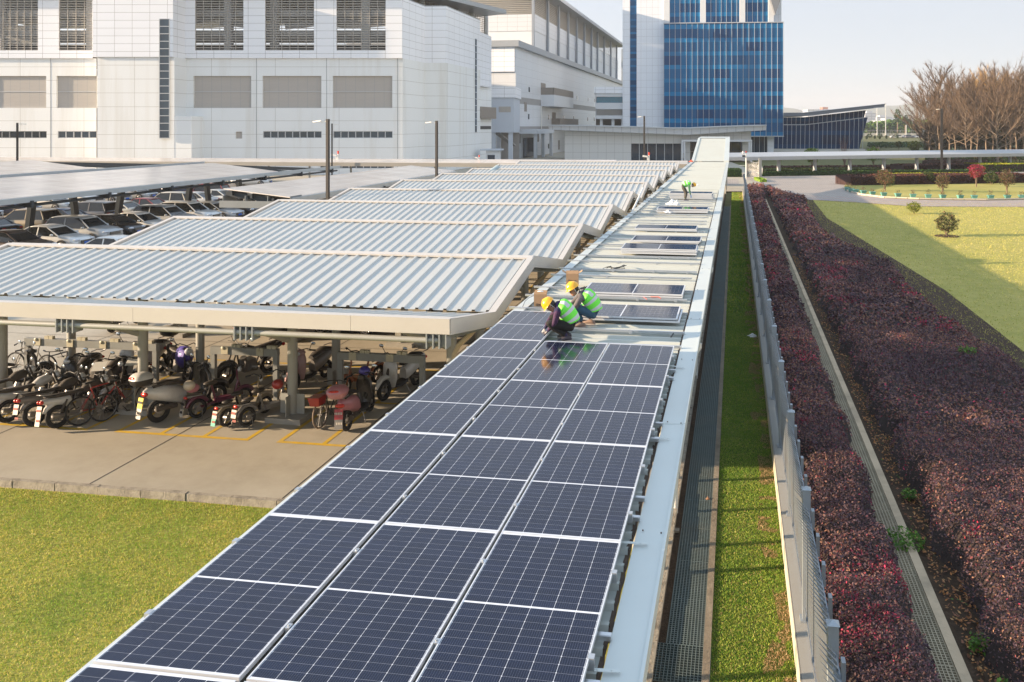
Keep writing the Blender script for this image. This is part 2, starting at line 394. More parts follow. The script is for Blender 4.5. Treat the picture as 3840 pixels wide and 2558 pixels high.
# ================================================================ the covered walkway that carries the panels
CORR = mat('roof_sheet', (.46, .48, .44), .42, .05, var=.08, scale=.8, dirt=.25, dcol=(.36, .33, .27), bump=.02)
TRIM = mat('trim_sheet', (.54, .58, .56), .38, .05, var=.06, scale=.5, dirt=.22, dcol=(.40, .38, .32))
ALU = mat('aluminium', (.62, .64, .66), .32, .75, var=.05, scale=4)
RUST = mat('rusty_edge', (.10, .065, .045), .8, var=.4, scale=20)
STEEL = mat('painted_steel', (.34, .33, .30), .5, .1, var=.08, scale=1, dirt=.2)
def corr_profile(a0, a1, pitch, h, wtop=.045, wbase=.10, z=0):
    """list of (a, z) across the ribs"""
    pts = []; n = int(round((a1-a0)/pitch)); p = (a1-a0)/n
    for i in range(n):
        c = a0+p*(i+.5); pts += [(c-wbase/2, z), (c-wtop/2, z+h), (c+wtop/2, z+h), (c+wbase/2, z)]
    return [(a0, z)]+pts+[(a1, z)]
walk = thing('covered_walkway', 'long low covered walkway with ribbed metal roof carrying the solar panels', 'covered walkway')
pr = corr_profile(1.0, 52.0, .3, .05, z=3.50)
mb = MB()
for (a, z), (a2, z2) in zip(pr, pr[1:]): mb.quad((-4.60, a, z), (-.985, a, z), (-.985, a2, z2), (-4.60, a2, z2))
pr2 = corr_profile(52.0, 90.6, .3, .03, z=3.56)
for (a, z), (a2, z2) in zip(pr2, pr2[1:]): mb.quad((-4.60, a, z), (-.90, a, z), (-.90, a2, z2), (-4.60, a2, z2))
mb.quad((-4.60, 52, 3.50), (-4.6, 52, 3.56), (-.9, 52, 3.56), (-.9, 52, 3.5))
mb.obj('roof_sheet', CORR, walk)
mb = MB()
mb.box(-4.62, -4.42, 1, 52, 3.575, 3.583); mb.box(-4.66, -4.36, 52, 90.6, 3.61, 3.63); mb.box(-4.66, -4.62, 1, 90.6, 3.40, 3.583); mb.obj('eave_trim', TRIM, walk)
mb = MB(); y = 2.0; i = 0
while y < 90.5:
    e = min(y+3.02, 90.6); t = (i % 2)*.004; tw = rnd.uniform(-.006, .008)
    mb.add([(-.945+tw, y, 3.565+t), (-.665, y, 3.575+t), (-.665, e, 3.575+t), (-.945+tw, e, 3.563+t), (-.945+tw, y, 3.558+t), (-.665, y, 3.567+t), (-.665, e, 3.567+t), (-.945+tw, e, 3.555+t)], [(0,1,2,3), (7,6,5,4), (0,3,7,4), (0,4,5,1), (2,6,7,3)])
    mb.box(-.667, -.64, y, e-.004, 3.44, 3.585+t)
    y += 3.0; i += 1
mb.obj('fascia_sheet', TRIM, walk)
ye = np.arange(1.1, 40, .09); mb = MB(); n = len(ye)
mb.add([(-.998-.03*rnd.random()**3, y, 3.508) for y in ye]+[(-.968+.012*rnd.random(), y, 3.50) for y in ye], [(i, n+i, n+i+1, i+1) for i in range(n-1)])
mb.obj('rusty_edge', RUST, walk)
MB().box(-.97, -.68, 1, 90, 3.36, 3.38).obj('gutter', mat('gutter_dark', (.05, .045, .04), .8), walk)
mb = MB()
for i in range(30): mb.disc((-.70, 2.02+3*i, 3.583), (0,0,1), .008, .01, 6); mb.disc((-.88, 2.05+3*i, 3.58), (0,0,1), .008, .01, 6)
mb.obj('screws', RUST, walk)
for (y, rz) in ((7.75, .10), (10.42, .03), (13.55, -.2), (5.9, .12)):
    m_ = MB(); m_.cbox((0, 0, 0), (.36, .035, .004)); 
    for xx in (-.1, .02, .12): m_.disc((xx, 0, .003), (0,0,1), .008, .004, 6)
    o = m_.obj('tie_strap', [TRIM], walk); o.location = (-.99, y, 3.60); o.rotation_euler = (0, .02, rz)
mb = MB()
for y in np.arange(3, 90, 3.65): mb.tube([(-1.2, y, 0), (-1.2, y, 3.4)], .06, 10); mb.tube([(-4.35, y, 0), (-4.35, y, 3.4)], .06, 10); mb.beam((-4.5, y, 3.42), (-.8, y, 3.42), .1, .12)
mb.box(-4.4, -4.3, 1, 90, 3.36, 3.48); mb.box(-1.25, -1.15, 1, 90, 3.36, 3.48)
mb.obj('steel_frame', STEEL, walk)
WHT = mat('white_plastic', (.75, .74, .70), .35, var=.04)
for y in (16.2, 24.9, 42.5, 62.):
    MB().tube([(-.68, y, 3.3), (-.68, y, 3.22), (-.74, y, 3.12), (-1.0, y, 2.98), (-1.12, y, 2.9), (-1.14, y, 0)], .05, 10).obj('downpipe', WHT, walk)
# ramped roof at the far end
rw = thing('ramp_canopy', 'short ribbed metal canopy rising from the end of the walkway to the pavilion entrance', 'canopy')
prr = corr_profile(0, 16.4, .46, .06, wtop=.12, wbase=.3)
s_ = 2.15/15.5; mb = MB()
def rp(x, a, z): return (x, 90.5+a*.991, 3.66+a*.132+z)
for (a, z), (a2, z2) in zip(prr, prr[1:]): mb.quad(rp(-4.35, a, z), rp(-1.15, a, z), rp(-1.15, a2, z2), rp(-4.35, a2, z2))
mb.obj('roof_sheet', CORR, rw)
mb = MB()
for x0, x1 in ((-4.62, -4.33), (-1.17, -.62)):
    mb.add([rp(x0, 0, .09), rp(x1, 0, .09), rp(x1, 16.4, .09), rp(x0, 16.4, .09), rp(x0, 0, -.2), rp(x1, 0, -.2), rp(x1, 16.4, -.2), rp(x0, 16.4, -.2)], [(0,1,2,3), (0,4,5,1), (1,5,6,2), (3,7,4,0), (2,6,7,3), (7,6,5,4)])
mb.add([rp(-4.62, 16.4, .1), rp(-.62, 16.4, .1), rp(-.62, 18.6, -.05), rp(-4.3, 18.6, -.05)], [(0, 1, 2, 3)])
mb.obj('edge_trim', TRIM, rw)
mb = MB()
for x in (-4.2, -1.0):
    for y in (92, 99, 106): mb.tube([(x, y, 0), (x, y, 3.5+(y-90.5)*.13)], .08, 8)
mb.obj('posts', STEEL, rw)
# ================================================================ solar modules
def pvmat():
    m, nt, b = base('solar_cells')
    tc = nn(nt, 'ShaderNodeTexCoord'); sp = nn(nt, 'ShaderNodeSeparateXYZ'); nt.links.new(tc.outputs['Object'], sp.inputs[0])
    X, Y = sp.outputs[0], sp.outputs[1]; px, py = .1827, .0917
    def cen(v, o, p):   # distance to nearest grid line, metres
        q = mth(nt, 'FRACT', mth(nt, 'DIVIDE', mth(nt, 'SUBTRACT', v, o-50*p), p))
        return mth(nt, 'MULTIPLY', mth(nt, 'SUBTRACT', .5, mth(nt, 'ABSOLUTE', mth(nt, 'SUBTRACT', q, .5))), p)
    dx = cen(X, .017, px)
    up = mth(nt, 'GREATER_THAN', Y, 1.14)
    y2 = mth(nt, 'SUBTRACT', Y, mth(nt, 'MULTIPLY', up, .023))
    dy = cen(y2, .0275, py)
    lx = mth(nt, 'LESS_THAN', dx, .0014); ly = mth(nt, 'LESS_THAN', dy, .0009)
    dia = mth(nt, 'LESS_THAN', mth(nt, 'ADD', dx, mth(nt, 'MULTIPLY', dy, 1.0)), .0065)
    mid = mth(nt, 'LESS_THAN', mth(nt, 'ABSOLUTE', mth(nt, 'SUBTRACT', Y, 1.1395)), .0115)
    edg = mth(nt, 'MAXIMUM', mth(nt, 'LESS_THAN', Y, .0275), mth(nt, 'GREATER_THAN', Y, 2.2515))
    wmask = mth(nt, 'MAXIMUM', mth(nt, 'MAXIMUM', mth(nt, 'MAXIMUM', lx, mth(nt, 'MULTIPLY', ly, .42)), dia), mth(nt, 'MAXIMUM', mid, edg))
    bb = mth(nt, 'MULTIPLY', mth(nt, 'LESS_THAN', cen(X, .017, px/10), .0007), .12)
    oi = nn(nt, 'ShaderNodeObjectInfo')
    wz = nn(nt, 'ShaderNodeTexWhiteNoise', noise_dimensions='3D'); cb = nn(nt, 'ShaderNodeCombineXYZ')
    nt.links.new(mth(nt, 'FLOOR', mth(nt, 'DIVIDE', X, px)), cb.inputs[0]); nt.links.new(mth(nt, 'FLOOR', mth(nt, 'DIVIDE', y2, py)), cb.inputs[1]); nt.links.new(oi.outputs['Random'], cb.inputs[2])
    nt.links.new(cb.outputs[0], wz.inputs['Vector'])
    cell = mixc(nt, wz.outputs['Value'], (.002, .006, .026), (.004, .010, .038))
    cell = mixc(nt, mth(nt, 'MULTIPLY', noise(nt, 1.3, 4), .4), cell, (.012, .012, .020))
    c = mixc(nt, mth(nt, 'MAXIMUM', wmask, bb), cell, (.66, .68, .72))
    nt.links.new(c, b.inputs['Base Color']); b.inputs['Roughness'].default_value = .16
    b.inputs['IOR'].default_value = 1.5; b.inputs['Specular IOR Level'].default_value = .30
    rr = noise(nt, 2.5, 4); nt.links.new(mth(nt, 'ADD', .05, mth(nt, 'MULTIPLY', rr, .10)), b.inputs['Roughness'])
    return m
PV = pvmat(); FRM = mat('module_frame', (.70, .72, .75), .35, .35, var=.03)
PW, PL = 1.13, 2.279
def make_panel(label, group):
    t = thing('solar_module', label, 'solar panel', group=group)
    MB().quad((.0105, .0105, .033), (PW-.0105, .0105, .033), (PW-.0105, PL-.0105, .033), (.0105, PL-.0105, .033)).obj('glass', PV, t)
    mb = MB(); h = .035
    mb.box(0, PW, 0, .011, 0, h); mb.box(0, PW, PL-.011, PL, 0, h); mb.box(0, .011, .011, PL-.011, 0, h); mb.box(PW-.011, PW, .011, PL-.011, 0, h)
    mb.quad((.011, .011, .002), (PW-.011, .011, .002), (PW-.011, PL-.011, .002), (.011, PL-.011, .002))
    mb.obj('frame', FRM, t); return t
GI = 'solar panels laid in three columns on the walkway roof'
COLN = ['left', 'middle', 'right']; PXS = [-4.51, -3.322, -2.162]
RB = [16.735, 14.415, 12.14, 9.86, 7.575, 5.285, 2.98]
ROWN = ['', 'farthest full row', 'second full row from the far end', 'middle full row', 'second full row from the near end', 'nearest full row', 'cut-off row at the bottom edge']
first = None
for r in range(6):
    for c in range(3):
        if r == 0 and c: continue
        lab = 'solar panel jutting beyond the rest of the array beside the crouching worker in black trousers' if r == 0 else \
              'solar panel in the %s column, %s' % (COLN[c], ROWN[r])
        loc = (PXS[c]+rnd.uniform(-.003, .003), RB[r+1]+.012+rnd.uniform(-.003, .003), 3.655+rnd.uniform(0, .003))
        if first is None: first = make_panel(lab, GI); first.location = loc; p = first
        else: p = dup(first, loc, 0, lab, GI)
        if r == 5: pass
# clamps between the columns and along the edges
CL = mat('clamp_metal', (.5, .52, .54), .35, .7)
c_in = MB(); c_in.box(-.018, .018, -.03, .03, 3.64, 3.696); c_in.disc((0, 0, 3.70), (0,0,1), .009, .012, 6)
c_ed = MB(); c_ed.box(-.022, .022, -.03, .03, 3.61, 3.697)
ci = c_in.obj('clamp', CL, walk); ce = c_ed.obj('clamp', CL, walk); ci.location = (-3.351, 4.75, 0); ce.location = (-4.528, 4.75, 0)
for y in (5.9, 7.05, 8.15, 9.3, 10.45, 11.6, 12.7, 13.8):
    for x in (-3.351, -2.177): c = ci.copy(); COL.objects.link(c); c.location = (x, y, 0)
    for x in (-4.528, -1.015): c = ce.copy(); COL.objects.link(c); c.location = (x, y, 0)
for y in (15.2, 16.2): c = ce.copy(); COL.objects.link(c); c.location = (-4.528, y, 0)
# mounting rails
GR = 'aluminium mounting rails across the walkway roof'
rail0 = None; ys = [17.38, 18.73, 19.72, 21.39, 22.38, 23.7, 24.75, 26.1, 27.1, 28.5, 29.5, 30.9, 31.9, 33.3, 34.3, 35.7, 36.8, 38.2, 39.3, 40.8, 42.0, 43.4, 44.6, 46., 47.2, 48.6, 15.75, 14.75, 13.3, 12.9, 10.9, 10.35, 8.7, 8.25, 6.3, 5.75]
for i, y in enumerate(ys):
    lab = 'bare aluminium rail lying across the ribbed walkway roof, one of the long ladder of rails' if y > 17 else 'aluminium rail under the laid panels, its end showing at the roof edge'
    if y in (15.75, 14.75): lab = 'aluminium rail on the bare roof right beside the two crouching workers'
    L = 3.75 if y > 17 else 3.62; x0 = -4.78+rnd.uniform(-.04, .04) if y > 17 else -4.55
    if y > 17: L += rnd.uniform(-.1, .08)
    mb = MB(); mb.box(0, L, -.02, .02, 0, .045); mb.box(0, L, -.028, .028, .035, .041)
    for xx in (.35, 1.5, 2.6, L-.25): mb.box(xx-.03, xx+.03, -.055, -.01, -.02, .03)
    o = mb.obj('mounting_rail', ALU); o.location = (x0, y, 3.572); o.rotation_euler = (0, 0, rnd.uniform(-.003, .003)); tag(o, lab, 'rail', GR)
# loose stacks of modules lying crosswise
GS = 'loose solar panels stacked crosswise on the walkway roof'
stacks = [(-3.40, 16.45, 2, 'under the rail next to the workers, nearest stack'), (-3.44, 18.82, 2, 'behind the workers, second stack from them'),
          (-3.42, 25.1, 4, 'in the third stack from the workers'), (-3.40, 27.6, 2, 'in the fourth stack from the workers'),
          (-3.68, 30.8, 2, 'in the fifth stack from the workers'), (-3.46, 37.3, 4, 'in the sixth stack, below the white plastic bags'), (-3.47, 44.6, 7, 'in the farthest stack, where the third worker bends')]
LV = ['bottom', 'second from the bottom', 'third from the bottom', 'fourth from the bottom', 'fifth from the bottom', 'sixth from the bottom']
for x, y, n, d in stacks:
    for k in range(n):
        top = k == n-1
        lab = 'loose solar panel %s, %s' % (d, 'top' if top else LV[k])
        a = rnd.uniform(-.012, .012)
        p = dup(first, (x+PL+rnd.uniform(-.05, .05)*(not top), y+rnd.uniform(-.03, .03), 3.62+.042*k), PI/2+a, lab, GS)
# ================================================================ butterfly sheds
SHED = mat('shed_sheet', (.47, .475, .45), .36, .15, var=.07, scale=.5, dirt=.2, dcol=(.36, .34, .30))
SHT = mat('shed_trim', (.52, .49, .45), .45, .05, var=.05, scale=.6, dirt=.15)
COLM = mat('shed_column', (.34, .34, .31), .5, .05, var=.1, scale=1.5, dirt=.3)
DARK = mat('dark_hole', (.015, .013, .012), .9)
ROOFZ, VALZ, HALF = 3.98, 3.30, 3.66
def shed(k, x0, x1):
    yr = 17.93+7.33*k       # valley line
    names = ['nearest', 'second', 'third', 'fourth', 'fifth', 'sixth', 'seventh', 'eighth', 'ninth']
    t = thing('bike_shed', '%s butterfly-roofed metal shed, counted from the near lawn' % names[k] if k else 'nearest butterfly-roofed metal shed, with motorbikes and bicycles parked under it', 'shed', (0, yr, 0), 0, 'butterfly roofed sheds in a long row')
    ya = -2.95 if k == 0 else -HALF; za = 3.82 if k == 0 else ROOFZ
    n = int(round((x1-x0-.09)/.335)); prx = corr_profile(x0+.03, x1-.06, .335, .038, .05, .11)
    for (yy, zz, nm) in ((ya, za, 'roof_sheet'), (HALF, ROOFZ, 'roof_sheet')):
        mb = MB()
        for (a, z), (a2, z2) in zip(prx, prx[1:]):
            e = .16 if yy > 0 else -.16
            mb.quad((a, e, VALZ+z+.02), (a2, e, VALZ+z2+.02), (a2, yy, zz+z2), (a, yy, zz+z))
        mb.obj(nm, SHED, t)
        # dark boxes stand in for the shade inside the open rib ends
    mb = MB()
    for i in range(n):
        c = x0+.03+(x1-x0-.09)/n*(i+.5); mb.box(c-.035, c+.035, .162, .170, VALZ+.025, VALZ+.06)
    mb.obj('rib_end_shade', DARK, t)
    mb = MB(); mb.box(x0, x1-.03, -.17, .17, VALZ-.12, VALZ-.02); mb.obj('valley_gutter', COLM, t)
    mb = MB()
    rc = HALF; mb.add([(x0-.02, rc-.17, ROOFZ+.035), (x1-.02, rc-.17, ROOFZ+.035), (x1-.02, rc, ROOFZ+.075), (x0-.02, rc, ROOFZ+.075), (x0-.02, rc+.14, ROOFZ+.04), (x1-.02, rc+.14, ROOFZ+.04),
            (x0-.02, rc-.17, ROOFZ-.01), (x1-.02, rc-.17, ROOFZ-.01)], [(0,1,2,3), (3,2,5,4), (6,7,1,0)])
    mb.obj('ridge_cap', SHT, t)
    # barge boards at both ends
    for x in (x1, x0):
        mb = MB(); w_ = .03
        for (p, q) in (((ya, za), (0, VALZ)), ((0, VALZ), (HALF, ROOFZ))):
            mb.ext([(x-w_, p[0], p[1]-.24), (x-w_, q[0], q[1]-.24), (x-w_, q[0], q[1]+.06), (x-w_, p[0], p[1]+.06)], (w_, 0, 0))
            mb.add([(x-.16, p[0], p[1]+.065), (x, p[0], p[1]+.065), (x, q[0], q[1]+.065), (x-.16, q[0], q[1]+.065)], [(0,1,2,3)])
        mb.obj('barge_board', SHT, t)
    if k == 0:
        mb = MB(); x = x0
        while x < x1-.1:
            e = min(x+4.6, x1); mb.box(x, e-.006, ya-.05, ya-.02, za-.22, za+.07); x += 4.6
        mb.add([(x0, ya-.05, za+.07), (x1, ya-.05, za+.07), (x1, ya+.12, za+.075), (x0, ya+.12, za+.075)], [(0,1,2,3)])
        mb.obj('fascia', SHT, t)
    # frame: tubes, brackets, columns
    mb = MB()
    for yy, zz in ((ya+.04, za-.36), (-1.1, 3.30), (1.2, 3.30), (HALF-.35, ROOFZ-.32)): mb.tube([(x0+.2, yy, zz), (x1-.25, yy, zz)], .055, 10)
    mb.obj('purlin_tubes', COLM, t)
    xs = [-5.52-3.92*i for i in range(8) if -5.52-3.92*i > x0]; galv = mat('galvanised', (.36, .38, .40), .45, .5, var=.1)
    for x in xs:
        mb = MB()
        for p, q in (((ya+.3, za-.34), (0, VALZ-.24)), ((0, VALZ-.24), (HALF-.2, ROOFZ-.32))):
            mb.beam((x, p[0], p[1]), (x, q[0], q[1]), .12, .16)
        if k == 0:
            for dx in (-.19, -.06, .06, .19): mb.box(x+dx-.012, x+dx+.012, ya-.05, ya+.22, za-.50, za-.23)
            mb.box(x-.19, x+.19, ya+.08, ya+.10, za-.48, za-.25)
        mb.obj('bracket_beam', galv, t)
    for x in [-6.95-4.25*i for i in range(8) if -6.95-4.25*i > x0]:
        yc = 1.97; mb = MB(); mb.tube([(x, yc, .1), (x, yc, 3.35)], .125, 14)
        mb.tube([(x-.05, yc-.02, 2.0), (x-1.15, -.4, 3.25)], .085, 10)
        for a in range(4): mb.cbox((x+.2*math.cos(a*PI/2), yc+.2*math.sin(a*PI/2), .38), (.26, .02, .5), a*PI/2)
        mb.obj('column', COLM, t)
        MB().box(x-.5, x+.45, yc-.45, yc+.4, 0, .13).obj('footing', mat('footing_concrete', (.33, .31, .27), .9, var=.15, bump=.3), t)
        yc = 4.4; mb = MB(); mb.tube([(x-.03, yc, .1), (x-.03, yc, 3.5)], .12, 12); mb.tube([(x, yc, 2.4), (x+.55, yc-1.2, 3.3)], .07, 8)
        for a in range(4): mb.cbox((x+.19*math.cos(a*PI/2), yc+.19*math.sin(a*PI/2), .34), (.22, .02, .46), a*PI/2)
        mb.obj('column', COLM, t)
    mb = MB(); mb.tube([(x1-.45, .05, VALZ-.1), (x1-.45, .05, VALZ-.28), (x1-.62, .1, VALZ-.5), (x1-.9, .15, VALZ-.75), (x1-1.0, .15, VALZ-.95), (x1-1.0, .15, 0)], .06, 10)
    mb.obj('downpipe', mat('beige_pipe', (.52, .42, .31), .45, var=.08), t)
    return t
for k in range(9): shed(k, -21.0+rnd.uniform(-.05, .1), -5.25)
# ================================================================ buildings: each has its own frame, x to the right, y away, z up
def frame(px, d, rz=YAW):
    p = at_d(px, CY, d); return (p.x, p.y, 0), rz
WCL = gridmat('white_cladding', (.84, .86, .90), (.36, .36, .36), 2.6, 1.15, .05, .35, panelvar=.06, stain=.0)
WLO = gridmat('cream_cladding', (.78, .80, .80), (.42, .41, .38), 9.7, 2.05, .05, .5, stain=.35)
WSM = mat('smooth_wall', (.66, .68, .70), .5, var=.05, scale=.3)
LOUV = gridmat('tan_louvre', (.46, .42, .37), (.30, .30, .31), 1.46, .16, .05, .5, panelvar=.1)
GLS = mat('dark_glass', (.012, .035, .065), .06, var=.5, scale=.4, spec=.8)
GL2 = mat('strip_glass', (.03, .055, .08), .1, var=.6, scale=.25, spec=.8)
MUL = mat('mullion_metal', (.50, .53, .56), .4, .3, var=.04)
DGR = mat('dark_grey_trim', (.20, .21, .23), .5, .1, var=.08)
GRYB = mat('grey_band', (.32, .31, .30), .6, var=.06, scale=.3)
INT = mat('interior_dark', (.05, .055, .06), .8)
ROOFG = mat('roof_soffit', (.36, .38, .40), .45, .2, var=.05)
def hole(mb, x0, x1, z0, z1, y, dpt=.35):
    """reveal of an opening in a wall whose face is at y (facing -y)"""
    for a in (((x0,y,z0),(x0,y+dpt,z0),(x0,y+dpt,z1),(x0,y,z1)), ((x1,y,z0),(x1,y,z1),(x1,y+dpt,z1),(x1,y+dpt,z0)), ((x0,y,z0),(x1,y,z0),(x1,y+dpt,z0),(x0,y+dpt,z0)), ((x0,y,z1),(x0,y+dpt,z1),(x1,y+dpt,z1),(x1,y,z1))): mb.quad(*a)
def wallholes(mb, x0, x1, z0, z1, y, holes):
    """wall in the xz plane at y facing -y with rectangular openings"""
    xs = sorted({x0, x1, *[h[0] for h in holes], *[h[1] for h in holes]}); xs = [x for x in xs if x0 <= x <= x1]
    for a, b in zip(xs, xs[1:]):
        c = (a+b)/2; hs = sorted([h for h in holes if h[0] < c < h[1]], key=lambda h: h[2]); z = z0
        for h in hs:
            if h[2] > z: mb.quad((a, y, z), (b, y, z), (b, y, min(h[2], z1)), (a, y, min(h[2], z1)))
            z = max(z, h[3])
        if z < z1: mb.quad((a, y, z), (b, y, z), (b, y, z1), (a, y, z1))
    for h in holes:
        if h[1] > x0 and h[0] < x1: hole(mb, max(h[0], x0), min(h[1], x1), h[2], min(h[3], z1), y)
k_ = 127/F
def U(px): return (px-1510)*k_
def Z(py, d=127): return H-(py-CY)*d/F
(lc, rz) = frame(1510, 127)
A = thing('factory_building', 'huge white clad factory building with louvred openings behind the car park', 'building', lc, rz)
ZC = Z(219); ZT = 30.0
Lw = [(-95, U(-190)), (U(-160), U(-20)) , (U(-12), U(147)), (U(225), U(350)), (U(735), U(916)), (U(997), U(1180)), (U(1264), U(1448))]
holes = [(a, b, Z(190), 29.2) for a, b in Lw]
mb = MB(); wallholes(mb, -95, U(352), ZC, ZT, -.3, [h for h in holes if h[0] < U(352)])
wallholes(mb, U(698), 0, ZC, ZT, -.3, [h for h in holes if h[0] > U(700)])
mb.quad((-95, -.3, ZC), (U(352), -.3, ZC), (U(352), 0, ZC), (-95, 0, ZC)); mb.quad((U(713), -.3, ZC), (0, -.3, ZC), (0, 0, ZC), (U(713), 0, ZC))
mb.obj('upper_wall', WCL, A)
Pn = [(U(-400), U(-60)), (U(-50), U(173)), (U(212), U(362)), (U(726), U(942)), (U(985), U(1205)), (U(1248), U(1471))]
St = [(U(-260), U(-60)), (U(-50), U(175)), (U(217), U(362)), (U(987), U(1206)), (U(1250), U(1472))]
hl = [(a, b, Z(405), Z(285)) for a, b in Pn]+[(a, b, Z(518), Z(492)) for a, b in St]+[(U(884), U(908), Z(520), Z(494))]
low = [(U(-50), U(175), Z(632), Z(621)), (U(1200), U(1470), Z(632), Z(621))]
mb = MB(); wallholes(mb, -95, U(362), -.2, ZC, 0, [h for h in hl+low if h[0] < U(362)]); mb.obj('lower_wall', WLO, A)
mb = MB(); wallholes(mb, U(698), 0, -.2, ZC, 0, [h for h in hl+low if h[0] > U(700)])
mb.obj('lower_wall', WLO, A)
mb = MB()
for x in (U(190), U(962), U(1225), U(1491)): mb.box(x-.03, x+.03, -.02, .0, 0, ZC)
mb.obj('wall_joints', DGR, A)
for a, b in Pn:
    f = MB(); f.box(a, b, .28, .30, Z(405), Z(285)); o = f.obj('louvre_panel', LOUV, A)
    m2 = MB(); m2.box(a, b, .22, .28, Z(344)-.04, Z(344)+.04); m2.obj('rail', MUL, o)
for a, b in St+[(q[0], q[1]) for q in low]:
    z0, z1 = (Z(518), Z(492)) if (a, b) in St else (Z(632), Z(621))
    o = MB().box(a, b, .2, .22, z0, z1).obj('window', GL2, A)
    m2 = MB(); n = max(1, round((b-a)/1.12))
    for i in range(n+1): x = a+(b-a)*i/n; m2.box(x-.06, x+.06, .06, .2, z0, z1)
    m2.box(a, b, .06, .2, z0, z0+.08); m2.box(a, b, .06, .2, z1-.08, z1); m2.obj('window_frame', MUL, o)
MB().box(U(884), U(908), .2, .22, Z(520), Z(494)).obj('louvre_panel', LOUV, A)
# open louvred bays: vertical bars, horizontal slats, dark interior with floors and beams seen through
SLAT = mat('louvre_slats', (.38, .36, .33), .5, .1, var=.1)
for a, b in Lw:
    if b < U(-100): continue
    m2 = MB(); n = max(3, round((b-a)/1.15)); z0, z1 = Z(190), 29.2
    for i in range(n+1): x = a+(b-a)*i/n; m2.box(x-.04, x+.04, -.2, -.12, z0, z1)
    z = z0
    while z < z1: m2.box(a, b, -.12, .08, z, z+.13); z += .37
    m2.obj('louvre_bay', SLAT, A)
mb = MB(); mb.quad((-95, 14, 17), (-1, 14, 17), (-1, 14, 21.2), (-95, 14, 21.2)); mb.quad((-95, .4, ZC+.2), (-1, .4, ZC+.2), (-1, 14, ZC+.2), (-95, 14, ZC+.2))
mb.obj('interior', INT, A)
mb = MB()
for z in (21.4, 24.6, 27.6): mb.box(-95, -1, 3.2, 3.6, z, z+.9)
for z, y in ((21.0, 9), (25.2, 12)): mb.box(-95, -1, y, y+.4, z, z+1.1)
for x in np.arange(-92, -2, 7.1): mb.box(x, x+1.1, 2.0, 3.0, 18, 30)
for i in range(9): mb.cbox((-88+i*10.4, 5.5, 23.4+.3*(i % 3)), (9.5, .35, .9), ry=(-.11 if i % 2 else .1))
mb.obj('interior_beams', WSM, A)
# stair shaft standing proud of the front
ys = -3.6; k2 = (127-3.6)/F
def U2(px): return (px-CX)*k2-(1510-CX)*k_
def Z2(py): return H-(py-CY)*k2
mb = MB(); mb.box(U2(352), U2(652), ys-.25, 3, Z2(214), ZT); mb.obj('shaft_upper', WCL, A)
mb = MB(); mb.box(U2(365), U2(654), ys, 3, -.2, Z2(214)); mb.obj('shaft_lower', WLO, A)
mb = MB(); mb.box(U2(654)+.01, U2(718), ys+.02, 2, -.2, Z2(436)); mb.obj('porch_block', WLO, A)
o = MB().box(U2(603), U2(638), ys-.262, ys-.255, Z2(518), Z2(72)).obj('stair_window', GL2, A)
m2 = MB()
for i in range(17): z = Z2(518)+(Z2(72)-Z2(518))*i/16; m2.box(U2(603), U2(638), ys-.34, ys-.262, z-.05, z+.05)
m2.box(U2(601), U2(603), ys-.34, ys-.25, Z2(518), Z2(72)); m2.box(U2(638), U2(640), ys-.34, ys-.25, Z2(518), Z2(72)); m2.obj('window_frame', MUL, o)
# right flank, stepping back in plan
Mi = Matrix.Rotation(-rz, 3, 'Z'); Av = Vector(lc)
def loc2(px, d): q = Mi@(at_d(px, CY, d)-Av); return (q.x, q.y)
c0 = (0., 0.); c1 = loc2(1593, 136.07); c2 = loc2(1673, 136.07); c3 = loc2(1801, 154.3); c4 = (c3[0]-.8, c3[1]); c5 = loc2(1843, 162.5); c5 = (c5[0], c5[1])
pl = [c0, c1, c2, c3]
mb = MB(); ml = MB()
for (p, q) in zip(pl, pl[1:]):
    mb.quad((*p, ZC), (*q, ZC), (*q, 26.9), (*p, 26.9)); ml.quad((*p, -.2), (*q, -.2), (*q, ZC), (*p, ZC))
mb.quad((*c0, 26.9), (0, -.3, 26.9), (0, -.3, ZC), (*c0, ZC))
mb.quad((*c3, 14.8), (*c5, 14.8), (*c5, 24.8), (*c3, 24.8)); ml.quad((*c4, -.2), (*c5, -.2), (*c5, 14.8), (*c4, 14.8))
mb.obj('upper_wall', WCL, A); ml.obj('lower_wall', WLO, A)
mb = MB(); mb.ext([(*c0, 26.9), (*c1, 26.9), (*c2, 26.9), (*c3, 26.9), (-20, 40, 26.9), (-60, 3.5, 26.9), (-10, 3.5, 26.9)], (0, 0, .15)); mb.obj('terrace', ROOFG, A)
dv = (Vector((*c3, 0))-Vector((*c2, 0))).normalized()
q = Vector((*c3, 0))-dv*3.2; n_ = Vector((dv.y, -dv.x, 0))
o = MB().ext([tuple(q+n_*.02+Vector((0, 0, 6.3))), tuple(q+dv*1.0+n_*.02+Vector((0, 0, 6.3))), tuple(q+dv*1.0+n_*.02+Vector((0, 0, 23.2))), tuple(q+n_*.02+Vector((0, 0, 23.2)))], tuple(n_*.04)).obj('stair_window', GL2, A)
m2 = MB()
for i in range(15): a = q+n_*.07+Vector((0, 0, 6.3+16.9*i/14)); m2.beam(a, a+dv*1.0, .06, .12)
m2.obj('window_frame', MUL, o)
